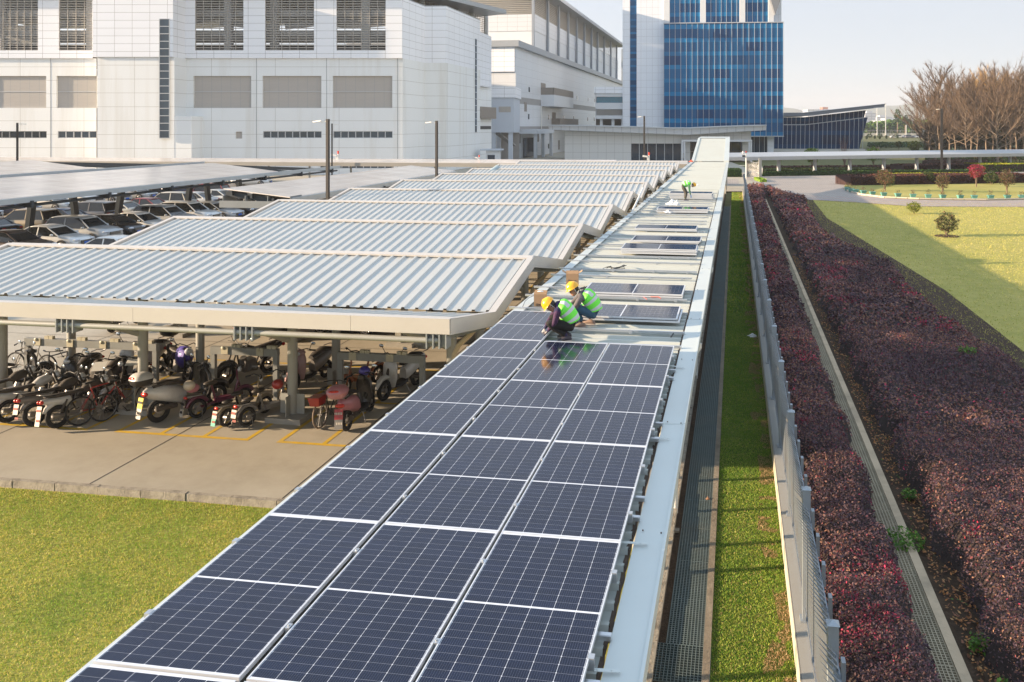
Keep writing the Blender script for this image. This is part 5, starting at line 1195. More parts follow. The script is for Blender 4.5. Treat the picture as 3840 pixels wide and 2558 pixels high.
# ================================================================ cars
TYRE = mat('tyre_rubber', (.018, .017, .016), .85, var=.3, scale=10); RIM = mat('alloy_rim', (.45, .45, .46), .3, .8)
CGL = mat('car_glass', (.012, .014, .015), .05, var=.2, spec=.7); CHR = mat('chrome', (.6, .6, .6), .2, .9); HLG = mat('lamp_glass', (.55, .57, .6), .1, .2); TLG = mat('tail_lamp', (.40, .015, .015), .2)
BLK = mat('black_plastic', (.02, .02, .02), .5, var=.3); PLB = mat('blue_plate', (.02, .13, .55), .4)
def paint(n, c, r=.28, met=.3): return mat('paint_'+n, c, r, met, var=.05, scale=.7, coat=.6, dirt=.25, dcol=scl(c, .7))
PT = {n: paint(n, c) for n, c in dict(white=(.62, .62, .60), silver=(.40, .41, .41), black=(.012, .012, .014), grey=(.10, .10, .105), gold=(.24, .19, .12), red=(.22, .015, .02), darkblue=(.01, .02, .06), brown=(.05, .035, .03), pearl=(.50, .48, .42)).items()}
def car_proto(kind):
    L, Wd, Hh, belt, hood, rear = dict(sedan=(4.65, 1.8, 1.45, .93, .84, 1.0), suv=(4.6, 1.86, 1.70, 1.04, 1.0, 1.08), hatch=(3.6, 1.68, 1.52, .98, .92, 1.0))[kind]
    t = thing('parked_car', '', 'car'); w = Wd/2; P_ = PT['white']
    def ring(x, zb, zt, k):
        a = w*k; return [(x, -a*.9, zb), (x, -a*.99, zb+.12), (x, -a, zb+.45*(zt-zb)), (x, -a*.985, zt-.10), (x, -a*.88, zt-.01), (x, -a*.45, zt+.02), (x, a*.45, zt+.02), (x, a*.88, zt-.01), (x, a*.985, zt-.10), (x, a, zb+.45*(zt-zb)), (x, a*.99, zb+.12), (x, a*.9, zb)]
    h = L/2
    st = [(-h, .42, rear-.28, .82), (-h+.07, .28, rear-.08, .92), (-h+.35, .22, rear, .98), (-.9, .2, belt+.02, 1), (.5, .2, belt-.01, 1), (h-1.15, .2, hood+.07, 1), (h-.5, .2, hood, .97), (h-.16, .24, hood-.12, .90), (h-.02, .3, hood-.26, .78)]
    MB().loft([ring(*s) for s in st]).obj('body', P_, t)
    if kind == 'sedan': g = [(-1.75, belt+.02), (-.95, Hh), (.25, Hh), (1.15, belt-.04)]
    elif kind == 'suv': g = [(-2.1, belt+.05), (-1.75, Hh), (.35, Hh), (1.15, belt+.0)]
    else: g = [(-1.65, belt+.05), (-1.35, Hh), (.2, Hh), (1.0, belt)]
    wb, wt = w*.90, w*.72
    def gr(x, z, f=0): 
        q = (z-belt)/(Hh-belt); ww = wb+(wt-wb)*q-f; return ww
    A_, B_, C_, D_ = g; ms = 1.0
    pts = [(A_[0], A_[1]-.05), (B_[0], B_[1]-.05), (C_[0], C_[1]-.05), (D_[0], D_[1]-.05)]
    V = [(x, -gr(x, z), z) for x, z in pts]+[(x, gr(x, z), z) for x, z in pts]
    MB().add(V, [(0, 1, 5, 4), (1, 2, 6, 5), (2, 3, 7, 6), (3, 2, 1, 0), (4, 5, 6, 7), (0, 4, 7, 3)]).obj('windows', CGL, t)
    rr = []
    for x, dz, k in ((B_[0]-.12, -.07, .94), (B_[0]+.1, 0, 1), ((B_[0]+C_[0])/2, .03, 1.02), (C_[0]-.1, 0, 1), (C_[0]+.14, -.07, .94)):
        a = wt*1.02*k; z = Hh+dz; rr.append([(x, -a, z-.06), (x, -a*.93, z-.01), (x, -a*.5, z+.015), (x, a*.5, z+.015), (x, a*.93, z-.01), (x, a, z-.06)])
    MB().loft(rr).obj('roof', P_, t)
    mb = MB()
    for s in (-1, 1):
        mb.tube([(A_[0]-.02, s*wb*1.0, A_[1]-.03), (B_[0], s*wt*1.01, Hh-.06)], [.06, .035], 6); mb.tube([(C_[0], s*wt*1.01, Hh-.06), (D_[0]+.02, s*wb*.99, D_[1]-.03)], [.03, .045], 6)
        x = (B_[0]+C_[0])/2+.05; mb.beam((x, s*wb*1.0, belt), (x, s*wt*1.02, Hh-.05), .03, .07, up=(1, 0, 0))
    mb.obj('window_frame', P_, t)
    wr = .34 if kind == 'suv' else .31
    for s in (-1, 1):
        for x in (-L*.29, L*.30):
            o = MB().disc((x, s*(w-.10), wr), (0, 1, 0), wr, .22, 20).obj('wheel', TYRE, t)
            mb = MB(); mb.ring((x, s*(w+.012), wr), (0, 1, 0), wr*.66, .025, 18, 5)
            for k in range(5): a = k*2*PI/5; mb.beam((x, s*(w+.012), wr), (x+wr*.64*math.cos(a), s*(w+.015), wr+wr*.64*math.sin(a)), .02, .06, up=(0, 1, 0))
            mb.obj('rim', RIM, o)
        mb = MB()
        for x in (-L*.29, L*.30): mb.tube([(x+(wr+.05)*math.cos(a), s*(w+.002), wr+(wr+.05)*math.sin(a)) for a in np.linspace(-.2, PI+.2, 12)], .035, 5)
        mb.obj('wheel_arch', BLK, t)
        MB().ball((h-.16, s*w*.66, hood-.19), (.17, .22, .085), 10, 6).obj('headlight', HLG, t)
        MB().ball((-h+.07, s*w*.72, rear-.22), (.09, .18, .09), 10, 6).obj('tail_light', TLG, t)
        MB().ball((.85 if kind != 'hatch' else .7, s*(w+.1), belt+.05), (.08, .11, .07), 8, 6).obj('mirror', P_, t)
    mb = MB(); gz = hood-.30
    mb.cbox((h-.0, 0, gz), (.05, w*.95, .17)); mb.cbox((h-.02, 0, .34), (.06, w*1.2, .12)); mb.obj('grille', BLK, t)
    mb = MB()
    for k in range(4): mb.cbox((h+.03, 0, gz-.06+k*.042), (.015, w*.9, .012))
    mb.obj('grille_bars', CHR, t)
    MB().cbox((h+.045, 0, .47), (.012, .44, .14)).obj('number_plate', PLB, t); MB().cbox((-h-.01, 0, .72 if kind != 'suv' else .85), (.02, .44, .14)).obj('number_plate', PLB, t)
    return t
CP = {k: car_proto(k) for k in ('sedan', 'suv', 'hatch')}
GC = 'cars parked under and around the solar carports'; usedc = set()
def car(kind, col, x, y, rz, label, s=1., group=GC):
    p = CP[kind]
    m = {'paint_white': PT[col]}
    o = dup(p, (x, y, 0), rz, label, group, m); o.scale = (s, s, s); return o
jt = lambda a: a+rnd.uniform(-.12, .12)
for k, c, y, lab in (('sedan', 'brown', 42.2, 'dark grey-brown sedan at the left edge, front of the nearest car row'), ('sedan', 'white', 44.9, 'white sedan with wide chrome grille second in the nearest car row'), ('suv', 'silver', 47.6, 'silver SUV beside the white sedan in the nearest car row'),
                     ('hatch', 'black', 50.1, 'small black hatchback right of the silver SUV'), ('sedan', 'white', 52.5, 'off-white sedan right of the small black hatchback'), ('suv', 'silver', 55.1, 'silver SUV half hidden behind the shed ridge in the nearest row'),
                     ('suv', 'white', 57.9, 'white SUV with dark grille before the third carport pillar'), ('sedan', 'silver', 60.8, 'silver sedan right of the white SUV, alloy wheel showing'), ('sedan', 'black', 63.6, 'glossy black sedan near the right end of the nearest row'), ('sedan', 'white', 66.4, 'white car at the right end of the row, half hidden by the second carport')):
    car(k, c, jt(-41.1 if k != 'hatch' else -40.9), y, jt(0)*.15, lab)
for k, c, y, lab in (('sedan', 'pearl', 45.0, 'cream sedan seen from behind at the left edge, second car row'), ('sedan', 'black', 47.9, 'black sedan seen from behind beside the first slanted pillar'), ('suv', 'gold', 51.3, 'bronze-gold SUV seen from behind left of the second pillar'), ('sedan', 'darkblue', 54.2, 'dark blue sedan between bronze SUV and dark crossover'),
                     ('suv', 'grey', 57.0, 'dark grey crossover in the second row, rear towards the camera'), ('sedan', 'pearl', 60., 'pale sedan in the second row left of the red one'), ('sedan', 'red', 63., 'dark red sedan in the second car row'), ('suv', 'pearl', 66.2, 'cream SUV with roof rails in the second car row'), ('sedan', 'white', 69.3, 'white sedan beyond the cream SUV in the second row'), ('sedan', 'white', 72.3, 'last white sedan of the second row')):
    car(k, c, jt(-48.9), y, PI+jt(0)*.15, lab)
for k, c, y, lab in (('sedan', 'white', 58.0, 'white car facing the camera at the left edge, third row'), ('sedan', 'darkblue', 61.6, 'dark car between two white ones in the third row'), ('sedan', 'white', 65.6, 'white hatchback facing the camera in the third row'), ('suv', 'white', 69., 'white SUV facing the camera in the third row'), ('suv', 'white', 72.4, 'white crossover beside the green shrubs in the third row'), ('sedan', 'silver', 76., 'silver car at the far end of the third row')):
    car(k, c, jt(-60.2), y, jt(0)*.15, lab)
for k, c, px, py, rz, lab in (('suv', 'darkblue', 700, 735, .25, 'dark blue car parked side-on beyond the long carport'), ('sedan', 'black', 640, 728, .2, 'black car side-on with bright alloy wheel beyond the rows'), ('suv', 'red', 775, 752, PI+.1, 'bright red hatchback between the two carports'), ('sedan', 'white', 945, 696, .2, 'white and pink marked car far behind the carports'),
                              ('sedan', 'silver', 1000, 790, 0, 'silver car beneath the shorter carport'), ('suv', 'white', 1040, 775, 0, 'white car beneath the shorter carport, right of the silver one'), ('sedan', 'pearl', 1340, 690, .1, 'pale car beneath the far half of the shorter carport')):
    x, y = gxy(px, py); car(k, c, x, y, rz, lab)
x, y = gxy(405, 985); car('sedan', 'white', x, y, PI, 'white car roof just showing above the ridge of the first shed')
for i in range(11):
    x, y = gxy(3352+i*20+rnd.uniform(-3, 3), 517.5+rnd.uniform(-.5, .5)); 
    car(['sedan', 'suv'][i % 2], ['white', 'silver', 'white', 'grey', 'white', 'darkblue'][i % 6], x, y, rnd.uniform(-.4, .4), 'tiny distant parked car in the line beyond the lawn', 1.15, 'distant parked cars beyond the lawn')
x, y = gxy(1270, 1262); car('hatch', 'black', x, y+.9, .05, 'dark small car parked under the second shed, only its wheels showing', .8)
for p in CP.values():
    for c in list(p.children_recursive): bpy.data.objects.remove(c)
    bpy.data.objects.remove(p)
# ================================================================ scooters, motorbikes, bicycles
SEAT = mat('seat_vinyl', (.035, .030, .026), .6, var=.3, scale=8, dirt=.5, dcol=(.16, .12, .09)); DUST = mat('dusty_black', (.05, .042, .035), .75, var=.4, scale=7, dirt=.5, dcol=(.14, .11, .08)); MIR = mat('mirror_glass', (.55, .6, .65), .05, .9)
STL = mat('dull_steel', (.28, .27, .26), .4, .8, var=.2); RDL = mat('red_lens', (.5, .03, .02), .2); YPL = mat('yellow_plate', (.62, .48, .03), .5, var=.1); WPL = mat('pale_plate', (.50, .46, .40), .6, var=.1); GPL = mat('green_plate', (.05, .35, .25), .5)
def C_(n, c, r=.35): return mat('shell_'+n, c, r, .1, var=.08, scale=5, coat=.4, dirt=.3, dcol=(.2, .16, .12))
WS, BKS, PK, MR, GY_, RD, BL, OR, KH = C_('white', (.55, .54, .52)), C_('black', (.018, .018, .02)), C_('pink', (.50, .20, .24)), C_('maroon', (.12, .02, .05)), C_('grey', (.16, .15, .14)), C_('red', (.35, .02, .02)), C_('blue', (.03, .03, .16)), C_('orange', (.35, .10, .03)), C_('khaki', (.20, .17, .12))
GT = 'scooters and bikes parked in the nearest shed'
def wheel(t, x, r_, wd=.05, spokes=10, rimr=.72, m=TYRE, hub=.06):
    o = MB().ring((x, 0, r_), (0, 1, 0), r_-wd, wd, 26, 8).obj('wheel', m, t)
    mb = MB(); mb.ring((x, 0, r_), (0, 1, 0), (r_-wd*1.6), .012, 22, 5)
    for k in range(spokes): a = 2*PI*k/spokes; mb.tube([(x, 0, r_), (x+(r_-wd*1.6)*math.cos(a), 0, r_+(r_-wd*1.6)*math.sin(a))], .009 if spokes < 9 else .004, 4, cap=False)
    mb.disc((x, 0, r_), (0, 1, 0), hub, .12, 10); mb.obj('rim', STL, o); return o
def bars(t, x, z, w_=.33, rise=.04, mirrors=True, mz=.16):
    mb = MB(); mb.tube([(x-.12, -w_, z-.02), (x-.03, -w_*.5, z+rise), (x, 0, z), (x-.03, w_*.5, z+rise), (x-.12, w_, z-.02)], .013, 6)
    for s in (-1, 1): mb.tube([(x-.16, s*w_*1.06, z-.02), (x-.07, s*w_*.7, z)], .022, 7); mb.tube([(x+.03, s*w_*1.0, z+.01), (x+.01, s*w_*.6, z+.02)], .007, 4)
    mb.obj('handlebar', BLK, t)
    if mirrors:
        for s in (-1, 1):
            o = MB().tube([(x-.05, s*w_*.7, z), (x-.02, s*w_*.95, z+mz), (x-.04, s*w_*1.05, z+mz)], .008, 5).obj('mirror', BLK, t)
            MB().ball((x-.04, s*w_*1.12, z+mz+.03), (.02, .07, .045), 8, 6).obj('glass', MIR, o)
def plate(t, x, z, m, mlow=None, h=.22, w_=.2, label=None):
    o = MB().cbox((x, 0, z), (.012, w_, h), ry=.22).obj('mudflap' if mlow is None else 'mudguard_plate', m, t)
    if mlow: MB().cbox((x-.045, 0, z-h*.95), (.012, w_*.95, h*.95), ry=.22).obj('lower_plate', mlow, o)
    mb = MB()
    for r_ in range(2):
        for k in range(5 if r_ == 0 else 4): mb.cbox((x-.010-.045*r_*(mlow is not None), -w_*.38+w_*.19*k, z+.02-h*.95*r_), (.006, w_*.11, .05), ry=.22)
    mb.obj('plate_characters', {YPL: BLK, WPL: mat('faded_red', (.35, .08, .06), .6), GPL: WPL, RD: WPL}.get(m, BLK), o)
def topbox(t, x, z, m, s=1., low=BLK, red=True):
    def rr(zz, a, b): return [(x+a*math.cos(q)*abs(math.cos(q))**-.35 if abs(math.cos(q)) > .01 else x, b*math.sin(q)*abs(math.sin(q))**-.35 if abs(math.sin(q)) > .01 else 0, zz) for q in np.linspace(0, 2*PI, 17)[:-1]]
    o = MB().loft([rr(z, .13*s, .14*s), rr(z+.05*s, .19*s, .2*s), rr(z+.14*s, .21*s, .23*s)]).obj('top_box', low, t)
    MB().loft([rr(z+.142*s, .215*s, .235*s), rr(z+.20*s, .20*s, .22*s), rr(z+.26*s, .14*s, .16*s), rr(z+.28*s, .06*s, .07*s)]).obj('lid', m, o)
    if red: MB().ball((x-.19*s, 0, z+.19*s), (.03*s, .13*s, .03*s), 10, 6).obj('reflector', RDL, o)
def scooter(lab, x, y, deg, body, shield=None, box=None, pl=YPL, pl2=WPL, s=1., seatm=SEAT, lowbox=BLK, rider=True, helmet=None, front=True, mirrors=True):
    t = thing('scooter', lab, 'scooter', (x, y, 0), R(deg), GT); t.scale = (s, s, s); t.rotation_euler = (R(-5), 0, R(deg)) if rider else (0, 0, R(deg)); shield = shield or body
    wheel(t, -.62, .25, .055, 5); wheel(t, .68, .25, .055, 5)
    def rg(x_, zb, zt, w_): return [(x_, w_*math.cos(a)*(1 if math.sin(a) < 0 else .85), (zb+zt)/2+(zt-zb)/2*math.sin(a)) for a in np.linspace(0, 2*PI, 13)[:-1]]
    MB().loft([rg(-.92, .66, .74, .05), rg(-.82, .54, .80, .12), rg(-.5, .40, .78, .17), rg(-.2, .30, .70, .17), rg(-.05, .26, .62, .12)]).obj('body', body, t)
    MB().loft([rg(-.75, .74, .82, .11), rg(-.5, .76, .88, .15), rg(-.2, .72, .82, .14), rg(.0, .66, .74, .09)]).obj('seat', seatm, t)
    MB().loft([rg(-.1, .22, .36, .14), rg(.15, .20, .30, .17), rg(.4, .22, .32, .15)]).obj('floorboard', BLK if body is not MR else body, t)
    def sh(x_, z, w_, d): return [(x_+d*.5*math.cos(a), w_*math.sin(a), z) for a in np.linspace(-PI*.62, PI*.62, 9)]+[(x_+d*.3*math.cos(a)-.02, (w_-.03)*math.sin(a), z) for a in np.linspace(PI*.62, -PI*.62, 9)]
    MB().loft([sh(.42, .26, .12, .1), sh(.46, .5, .21, .16), sh(.44, .78, .2, .18), sh(.40, .93, .11, .14)]).obj('front_shield', shield, t)
    MB().loft([rg(.30, .88, .98, .09), rg(.42, .86, 1.04, .13), rg(.52, .88, .98, .08)]).obj('handlebar_cowl', shield, t)
    MB().ball((.53, 0, .93 if front else .8), (.04, .09, .055), 10, 6).obj('headlight', HLG, t)
    bars(t, .38, 1.0, .31, mirrors=mirrors)
    mb = MB(); mb.tube([(.42, 0, .9), (.60, 0, .5), (.68, .0, .25)], .035, 8); mb.tube([(-.2, .1, .35), (-.62, .1, .25)], .05, 8); mb.tube([(-.3, -.14, .30), (-.75, -.17, .33)], [.05, .062], 10); mb.obj('under_frame', DUST, t)
    MB().tube([(.68+.30*math.cos(a), 0, .25+.30*math.sin(a)) for a in np.linspace(.3, 2.6, 8)], [.03, .06, .07, .07, .07, .06, .05, .03], 6).obj('front_mudguard', shield, t)
    MB().ball((-.90, 0, .66), (.05, .12, .05), 10, 6).obj('tail_light', RDL, t)
    MB().tube([(-.7, -.13, .84), (-.95, -.12, .84), (-.95, .12, .84), (-.7, .13, .84)], .012, 6).obj('grab_rail', STL, t)
    if pl: plate(t, -.99, .50, pl, pl2)
    if box: topbox(t, -.95, .86, box, 1.0, lowbox)
    mb = MB(); mb.tube([(0, .12, .22), (-.08, .2, .01)], .014, 5); mb.tube([(0, -.12, .22), (-.08, -.2, .01)], .014, 5); mb.obj('stand', STL, t)
    if helmet:
        o = MB().ball((helmet[1], helmet[2], helmet[3]), (.14, .12, .12), 12, 8).obj('helmet', helmet[0]); tag(o, helmet[4], 'helmet'); o.location = t.location; o.rotation_euler = (0, 0, R(deg)); o.scale = t.scale
    return t
def moto(lab, x, y, deg, tank, white=None, pl=WPL, pl2=None, box=None, cover=None, s=1., rear=True):
    t = thing('motorbike', lab, 'motorbike', (x, y, 0), R(deg), GT); t.scale = (s, s, s); t.rotation_euler = (R(-7), 0, R(deg))
    wheel(t, -.65, .29, .06, 12); wheel(t, .68, .29, .05, 12)
    def rg(x_, zb, zt, w_): return [(x_, w_*math.cos(a), (zb+zt)/2+(zt-zb)/2*math.sin(a)) for a in np.linspace(0, 2*PI, 11)[:-1]]
    MB().loft([rg(-.02, .72, .84, .09), rg(.12, .68, .94, .14), rg(.32, .72, .96, .12), rg(.42, .78, .9, .06)]).obj('tank', tank, t)
    MB().loft([rg(-.92, .80, .85, .06), rg(-.7, .74, .85, .12), rg(-.3, .72, .82, .13), rg(.0, .74, .82, .10)]).obj('seat', SEAT, t)
    MB().loft([rg(-1.0, .66, .78, .05), rg(-.75, .58, .78, .10), rg(-.35, .5, .74, .12)]).obj('rear_cowl', white or tank, t)
    mb = MB(); mb.cbox((.05, 0, .42), (.34, .24, .3)); mb.tube([(-.1, .13, .34), (.12, .14, .4)], .09, 10); mb.tube([(.15, 0, .52), (.2, 0, .64)], .08, 10); mb.obj('engine', STL, t)
    mb = MB(); mb.tube([(.42, 0, .86), (.3, 0, .4), (-.2, 0, .34), (-.35, 0, .72), (.42, 0, .86)], .025, 6); mb.tube([(-.65, .08, .29), (-.2, .08, .36)], .02, 6); mb.tube([(-.65, -.08, .29), (-.45, -.1, .66)], .03, 6); mb.tube([(.44, .08, 1.0), (.68, .08, .29)], .025, 6); mb.tube([(.44, -.08, 1.0), (.68, -.08, .29)], .025, 6); mb.obj('frame', DUST, t)
    MB().tube([(.15, -.13, .3), (-.3, -.15, .26), (-.85, -.17, .36)], [.03, .035, .055], 9).obj('exhaust', STL, t)
    MB().ball((.55, 0, .9), (.09, .11, .11), 10, 8).obj('headlight', HLG, t); bars(t, .38, 1.03, .36, .06)
    for xx, q in ((.68, .33), (-.65, .34)): MB().tube([(xx+q*math.cos(a), 0, .29+q*math.sin(a)) for a in np.linspace(.5, 2.7, 8)], [.03, .06, .075, .075, .075, .075, .06, .03], 6).obj('mudguard', GY_ if not white else white, t)
    MB().ball((-1.02, .06, .72), .05, 8, 6).obj('tail_light', RDL, t); MB().ball((-1.02, -.06, .72), .05, 8, 6).obj('tail_light', RDL, t)
    MB().tube([(-.7, -.14, .86), (-1.02, -.13, .9), (-1.02, .13, .9), (-.7, .14, .86)], .013, 6).obj('luggage_rack', STL, t)
    if pl: plate(t, -1.06, .52, pl, pl2, .24, .21)
    if box: topbox(t, -.95, .9, box, 1.15, BKS, False)
    if cover:
        MB().loft([rg(-.05, .5, .95, .12), rg(.15, .4, 1.0, .2), rg(.4, .42, 1.02, .22), rg(.55, .5, .95, .14)]).obj('cover', cover, t)
    return t
def ebike(lab, x, y, deg, col, boxm=None, pl=None, s=1., hel=None):
    t = thing('electric_bike', lab, 'electric bike', (x, y, 0), R(deg), GT); t.scale = (s, s, s); t.rotation_euler = (R(-4), 0, R(deg))
    wheel(t, -.52, .21, .04, 6); wheel(t, .55, .21, .035, 8)
    mb = MB(); mb.tube([(.55, .05, .21), (.42, .05, .7), (.40, 0, .95)], .02, 6); mb.tube([(.42, 0, .62), (.3, 0, .28), (-.1, 0, .26), (-.52, 0, .22)], .03, 7); mb.tube([(-.1, 0, .26), (-.2, 0, .66)], .025, 7); mb.obj('frame', col, t)
    MB().cbox((.08, 0, .30), (.38, .2, .09)).obj('battery_deck', col, t); MB().ball((-.22, 0, .70), (.16, .10, .05), 12, 8).obj('seat', SEAT, t); MB().ball((-.48, 0, .58), (.14, .10, .045), 12, 8).obj('rear_seat', SEAT, t)
    bars(t, .40, .97, .27, .03, mirrors=False)
    for xx, q in ((.55, .24), (-.52, .25)): MB().tube([(xx+q*math.cos(a), 0, .21+q*math.sin(a)) for a in np.linspace(.5, 2.9, 8)], .045, 6).obj('mudguard', col, t)
    MB().ball((.46, 0, .86), (.05, .06, .06), 8, 6).obj('headlight', HLG, t); MB().ball((-.78, 0, .50), (.035, .08, .035), 8, 6).obj('tail_light', RDL, t); MB().tube([(-.4, -.09, .5), (-.75, -.08, .52), (-.75, .08, .52), (-.4, .09, .5)], .012, 5).obj('luggage_rack', STL, t)
    if pl: plate(t, -.83, .36, pl[0], pl[1], .17, .16)
    if boxm: topbox(t, -.62, .6, boxm, .62, boxm, False)
    mb = MB(); mb.tube([(-.45, .08, .2), (-.5, .16, .01), (-.6, .16, .01)], .012, 5); mb.tube([(-.45, -.08, .2), (-.5, -.16, .01), (-.6, -.16, .01)], .012, 5); mb.obj('stand', STL, t)
    return t
def bicycle(lab, x, y, deg, col, s=1., lean=-6, tyre=TYRE, basket=None, spin=0):
    t = thing('bicycle', lab, 'bicycle', (x, y, 0), R(deg), GT); t.scale = (s, s, s); t.rotation_euler = (R(lean), 0, R(deg))
    wheel(t, -.52, .34, .022, 16, m=tyre, hub=.03); wheel(t, .54, .34, .022, 16, m=tyre, hub=.03)
    bb, st, hd = (-.1, 0, .28), (-.22, 0, .80), (.36, 0, .82); mb = MB()
    for a, b, r_ in ((bb, st, .017), (st, hd, .017), (bb, (.37, 0, .72), .021), (hd, (.37, 0, .68), .02), ((.37, .035, .68), (.54, .05, .34), .013), ((.37, -.035, .68), (.54, -.05, .34), .013), (bb, (-.52, .05, .34), .011), (bb, (-.52, -.05, .34), .011), ((-.2, 0, .72), (-.52, .05, .34), .009), ((-.2, 0, .72), (-.52, -.05, .34), .009)): mb.tube([a, b], r_, 7)
    mb.obj('frame', col, t); MB().tube([st, (-.25, 0, .92)], .013, 6).obj('seat_post', STL, t); MB().loft([[(-.38, w_, .95), (-.38, -w_, .95), (-.38, -w_*.6, .92), (-.38, w_*.6, .92)] if 0 else [(x_, w_, .955), (x_, -w_, .955), (x_, -w_*.6, .915), (x_, w_*.6, .915)] for x_, w_ in ((-.38, .075), (-.3, .08), (-.2, .04), (-.1, .018))]).obj('saddle', BLK, t)
    mb = MB(); mb.tube([hd, (.34, 0, .94)], .014, 6); mb.tube([(.26, -.3, .95), (.36, -.1, .95), (.36, .1, .95), (.26, .3, .95)], .012, 6); mb.tube([(.22, -.33, .95), (.28, -.22, .95)], .018, 6); mb.tube([(.22, .33, .95), (.28, .22, .95)], .018, 6); mb.obj('handlebar', BLK, t)
    o = MB().disc((bb[0], -.05, bb[2]), (0, 1, 0), .09, .012, 16).obj('crank', STL, t); mb = MB(); mb.tube([(bb[0], -.07, bb[2]), (bb[0]+.1, -.09, bb[2]-.13)], .01, 5); mb.cbox((bb[0]+.1, -.13, bb[2]-.13), (.09, .08, .02)); mb.tube([(bb[0], .07, bb[2]), (bb[0]-.1, .09, bb[2]+.13)], .01, 5); mb.cbox((bb[0]-.1, .13, bb[2]+.13), (.09, .08, .02)); mb.obj('pedals', BLK, o)
    if basket:
        o = MB().loft([[(-.75, -.12, .62), (-.45, -.12, .62), (-.45, .12, .62), (-.75, .12, .62)], [(-.8, -.16, .84), (-.42, -.16, .84), (-.42, .16, .84), (-.8, .16, .84)]], sm=False).obj('rear_basket', basket, t)
    return t
fr = 67
scooter('big white and black scooter with a white and red top box', -14.05, 19.75, fr-3, WS, BKS, WS, YPL, WPL, 1.18)
moto('grey motorbike with round twin tail lights left of the red bicycle', -16.35, 18.95, fr+3, DUST, WS, WPL, WPL)
moto('dusty dark motorbike with pale hanging mudflap, third from the left edge', -17.05, 19.0, fr+4, DUST, GY_, WPL, None)
moto('white and grey motorbike cut off by the left edge of the picture', -17.9, 19.1, fr+4, WS, WS, WPL, WPL)
bicycle('red framed bicycle with dusty wheels leaning among the motorbikes', -15.95, 19.1, fr+2, C_('red', (.35, .02, .02)), 1.05, -10)
bicycle('black mountain bike with a light reflector, right of the red bicycle', -15.55, 19.4, fr-6, BKS, 1.02, -4)
ebike('small maroon electric bike with a pink rear box and cream helmet', -13.3, 20.05, fr-8, MR, PK, (GY_, WPL), 1.15)
ebike('dusty small electric bike with green and white plate, left one of the pair', -12.3, 19.6, fr+2, KH, None, (WPL, GPL), 1.05)
ebike('dusty electric bike with a red and grey helmet on its frame', -11.75, 19.7, fr, GY_, None, (WPL, None), 1.15)
bicycle('black folding-style bicycle with a red bag, nearest the pink scooter', -10.1, 19.85, 86, BKS, .98, -3, mat('pale_tyre', (.20, .15, .11), .8), RD)
scooter('shiny pink scooter with pink top box and red plate', -9.42, 19.95, 92, PK, BKS, PK, RD, GY_, 1.08, lowbox=PK)
ob = -108
scooter('white and black scooter facing the camera behind the right charging rack', -9.25, 22.3, ob+4, WS, WS, WS, None, None, 1.15, lowbox=WS, rider=False)
ebike('orange and black electric bike beside the white scooter behind the rack', -10.5, 22.4, ob, OR, None, None, 1.25)
scooter('grey scooter wearing a pale pink quilted windshield cover', -12.15, 22.6, -100, GY_, C_('quilt', (.42, .27, .27), .9), None, None, None, 1.1, rider=False)
moto('big black motorbike with a black top box behind the middle charging rack', -14.2, 22.7, ob, BKS, BKS, None, None, BKS, None, 1.15)
moto('motorbike draped with a bright blue cover behind the second column', -16.2, 22.3, -35, BKS, BKS, None, None, None, C_('cover', (.06, .04, .30), .6), 1.05)
scooter('white scooter with a pale grey top box half hidden behind the column', -17.3, 22.2, -95, WS, WS, C_('greybox', (.35, .34, .32)), None, None, 1.2, rider=False)
bicycle('pale grey city bicycle standing behind the leftmost column', -20.6, 21.8, 175, C_('silverframe', (.30, .28, .25)), 1.1, 2)
bicycle('dark bicycle with its wheel showing beyond the leftmost rack', -19.4, 21.6, -95, BKS, 1.05, 3)
scooter('black scooter with a dusty windscreen at the left, in front of the rack', -18.2, 20.9, -80, BKS, BKS, None, None, None, 1.1, rider=False)
scooter('dark scooter with paper on its seat behind the motorbikes', -17.3, 20.9, -85, BKS, DUST, None, None, None, 1.05, rider=False)
moto('dusty motorbike with a white paper sheet, behind the grey twin-light one', -18.9, 19.4, fr+6, DUST, DUST, WPL, None)
scooter('dark scooter at the far left edge with a round black top box', -20.0, 20.6, 70, BKS, BKS, BKS, None, None, 1.1)
ebike('dusty electric bike with front basket near the red bicycle', -16.6, 20.9, -85, DUST, None, None, 1.2)
for lab, px, py, dg in (('dark scooter under the second shed, wheels showing below the beam, left', 430, 1243, 95), ('dark scooter under the second shed behind the middle brackets', 935, 1252, 80), ('pale scooter under the second shed near the right brackets', 1010, 1250, 85), ('dark scooter under the second shed near the downpipe', 1605, 1280, 85)):
    x, y = gxy(px, py); scooter(lab, x, y+.5, dg, BKS if 'dark' in lab else WS, None, None, WPL, None, 1.1)
for i, (x, k) in enumerate(((-7.3, 2), (-6.6, 3), (-7.2, 4), (-6.5, 5))):
    scooter('dark scooter in the gloom between shed %s and the walkway' % ['two', 'three', 'four', 'five'][i], x, 17.9+7.33*(k-1)+rnd.uniform(-.3, .3), 80+i*9, [BKS, GY_, BKS, DUST][i], None, WS if i == 1 else None, WPL, None, 1.1)
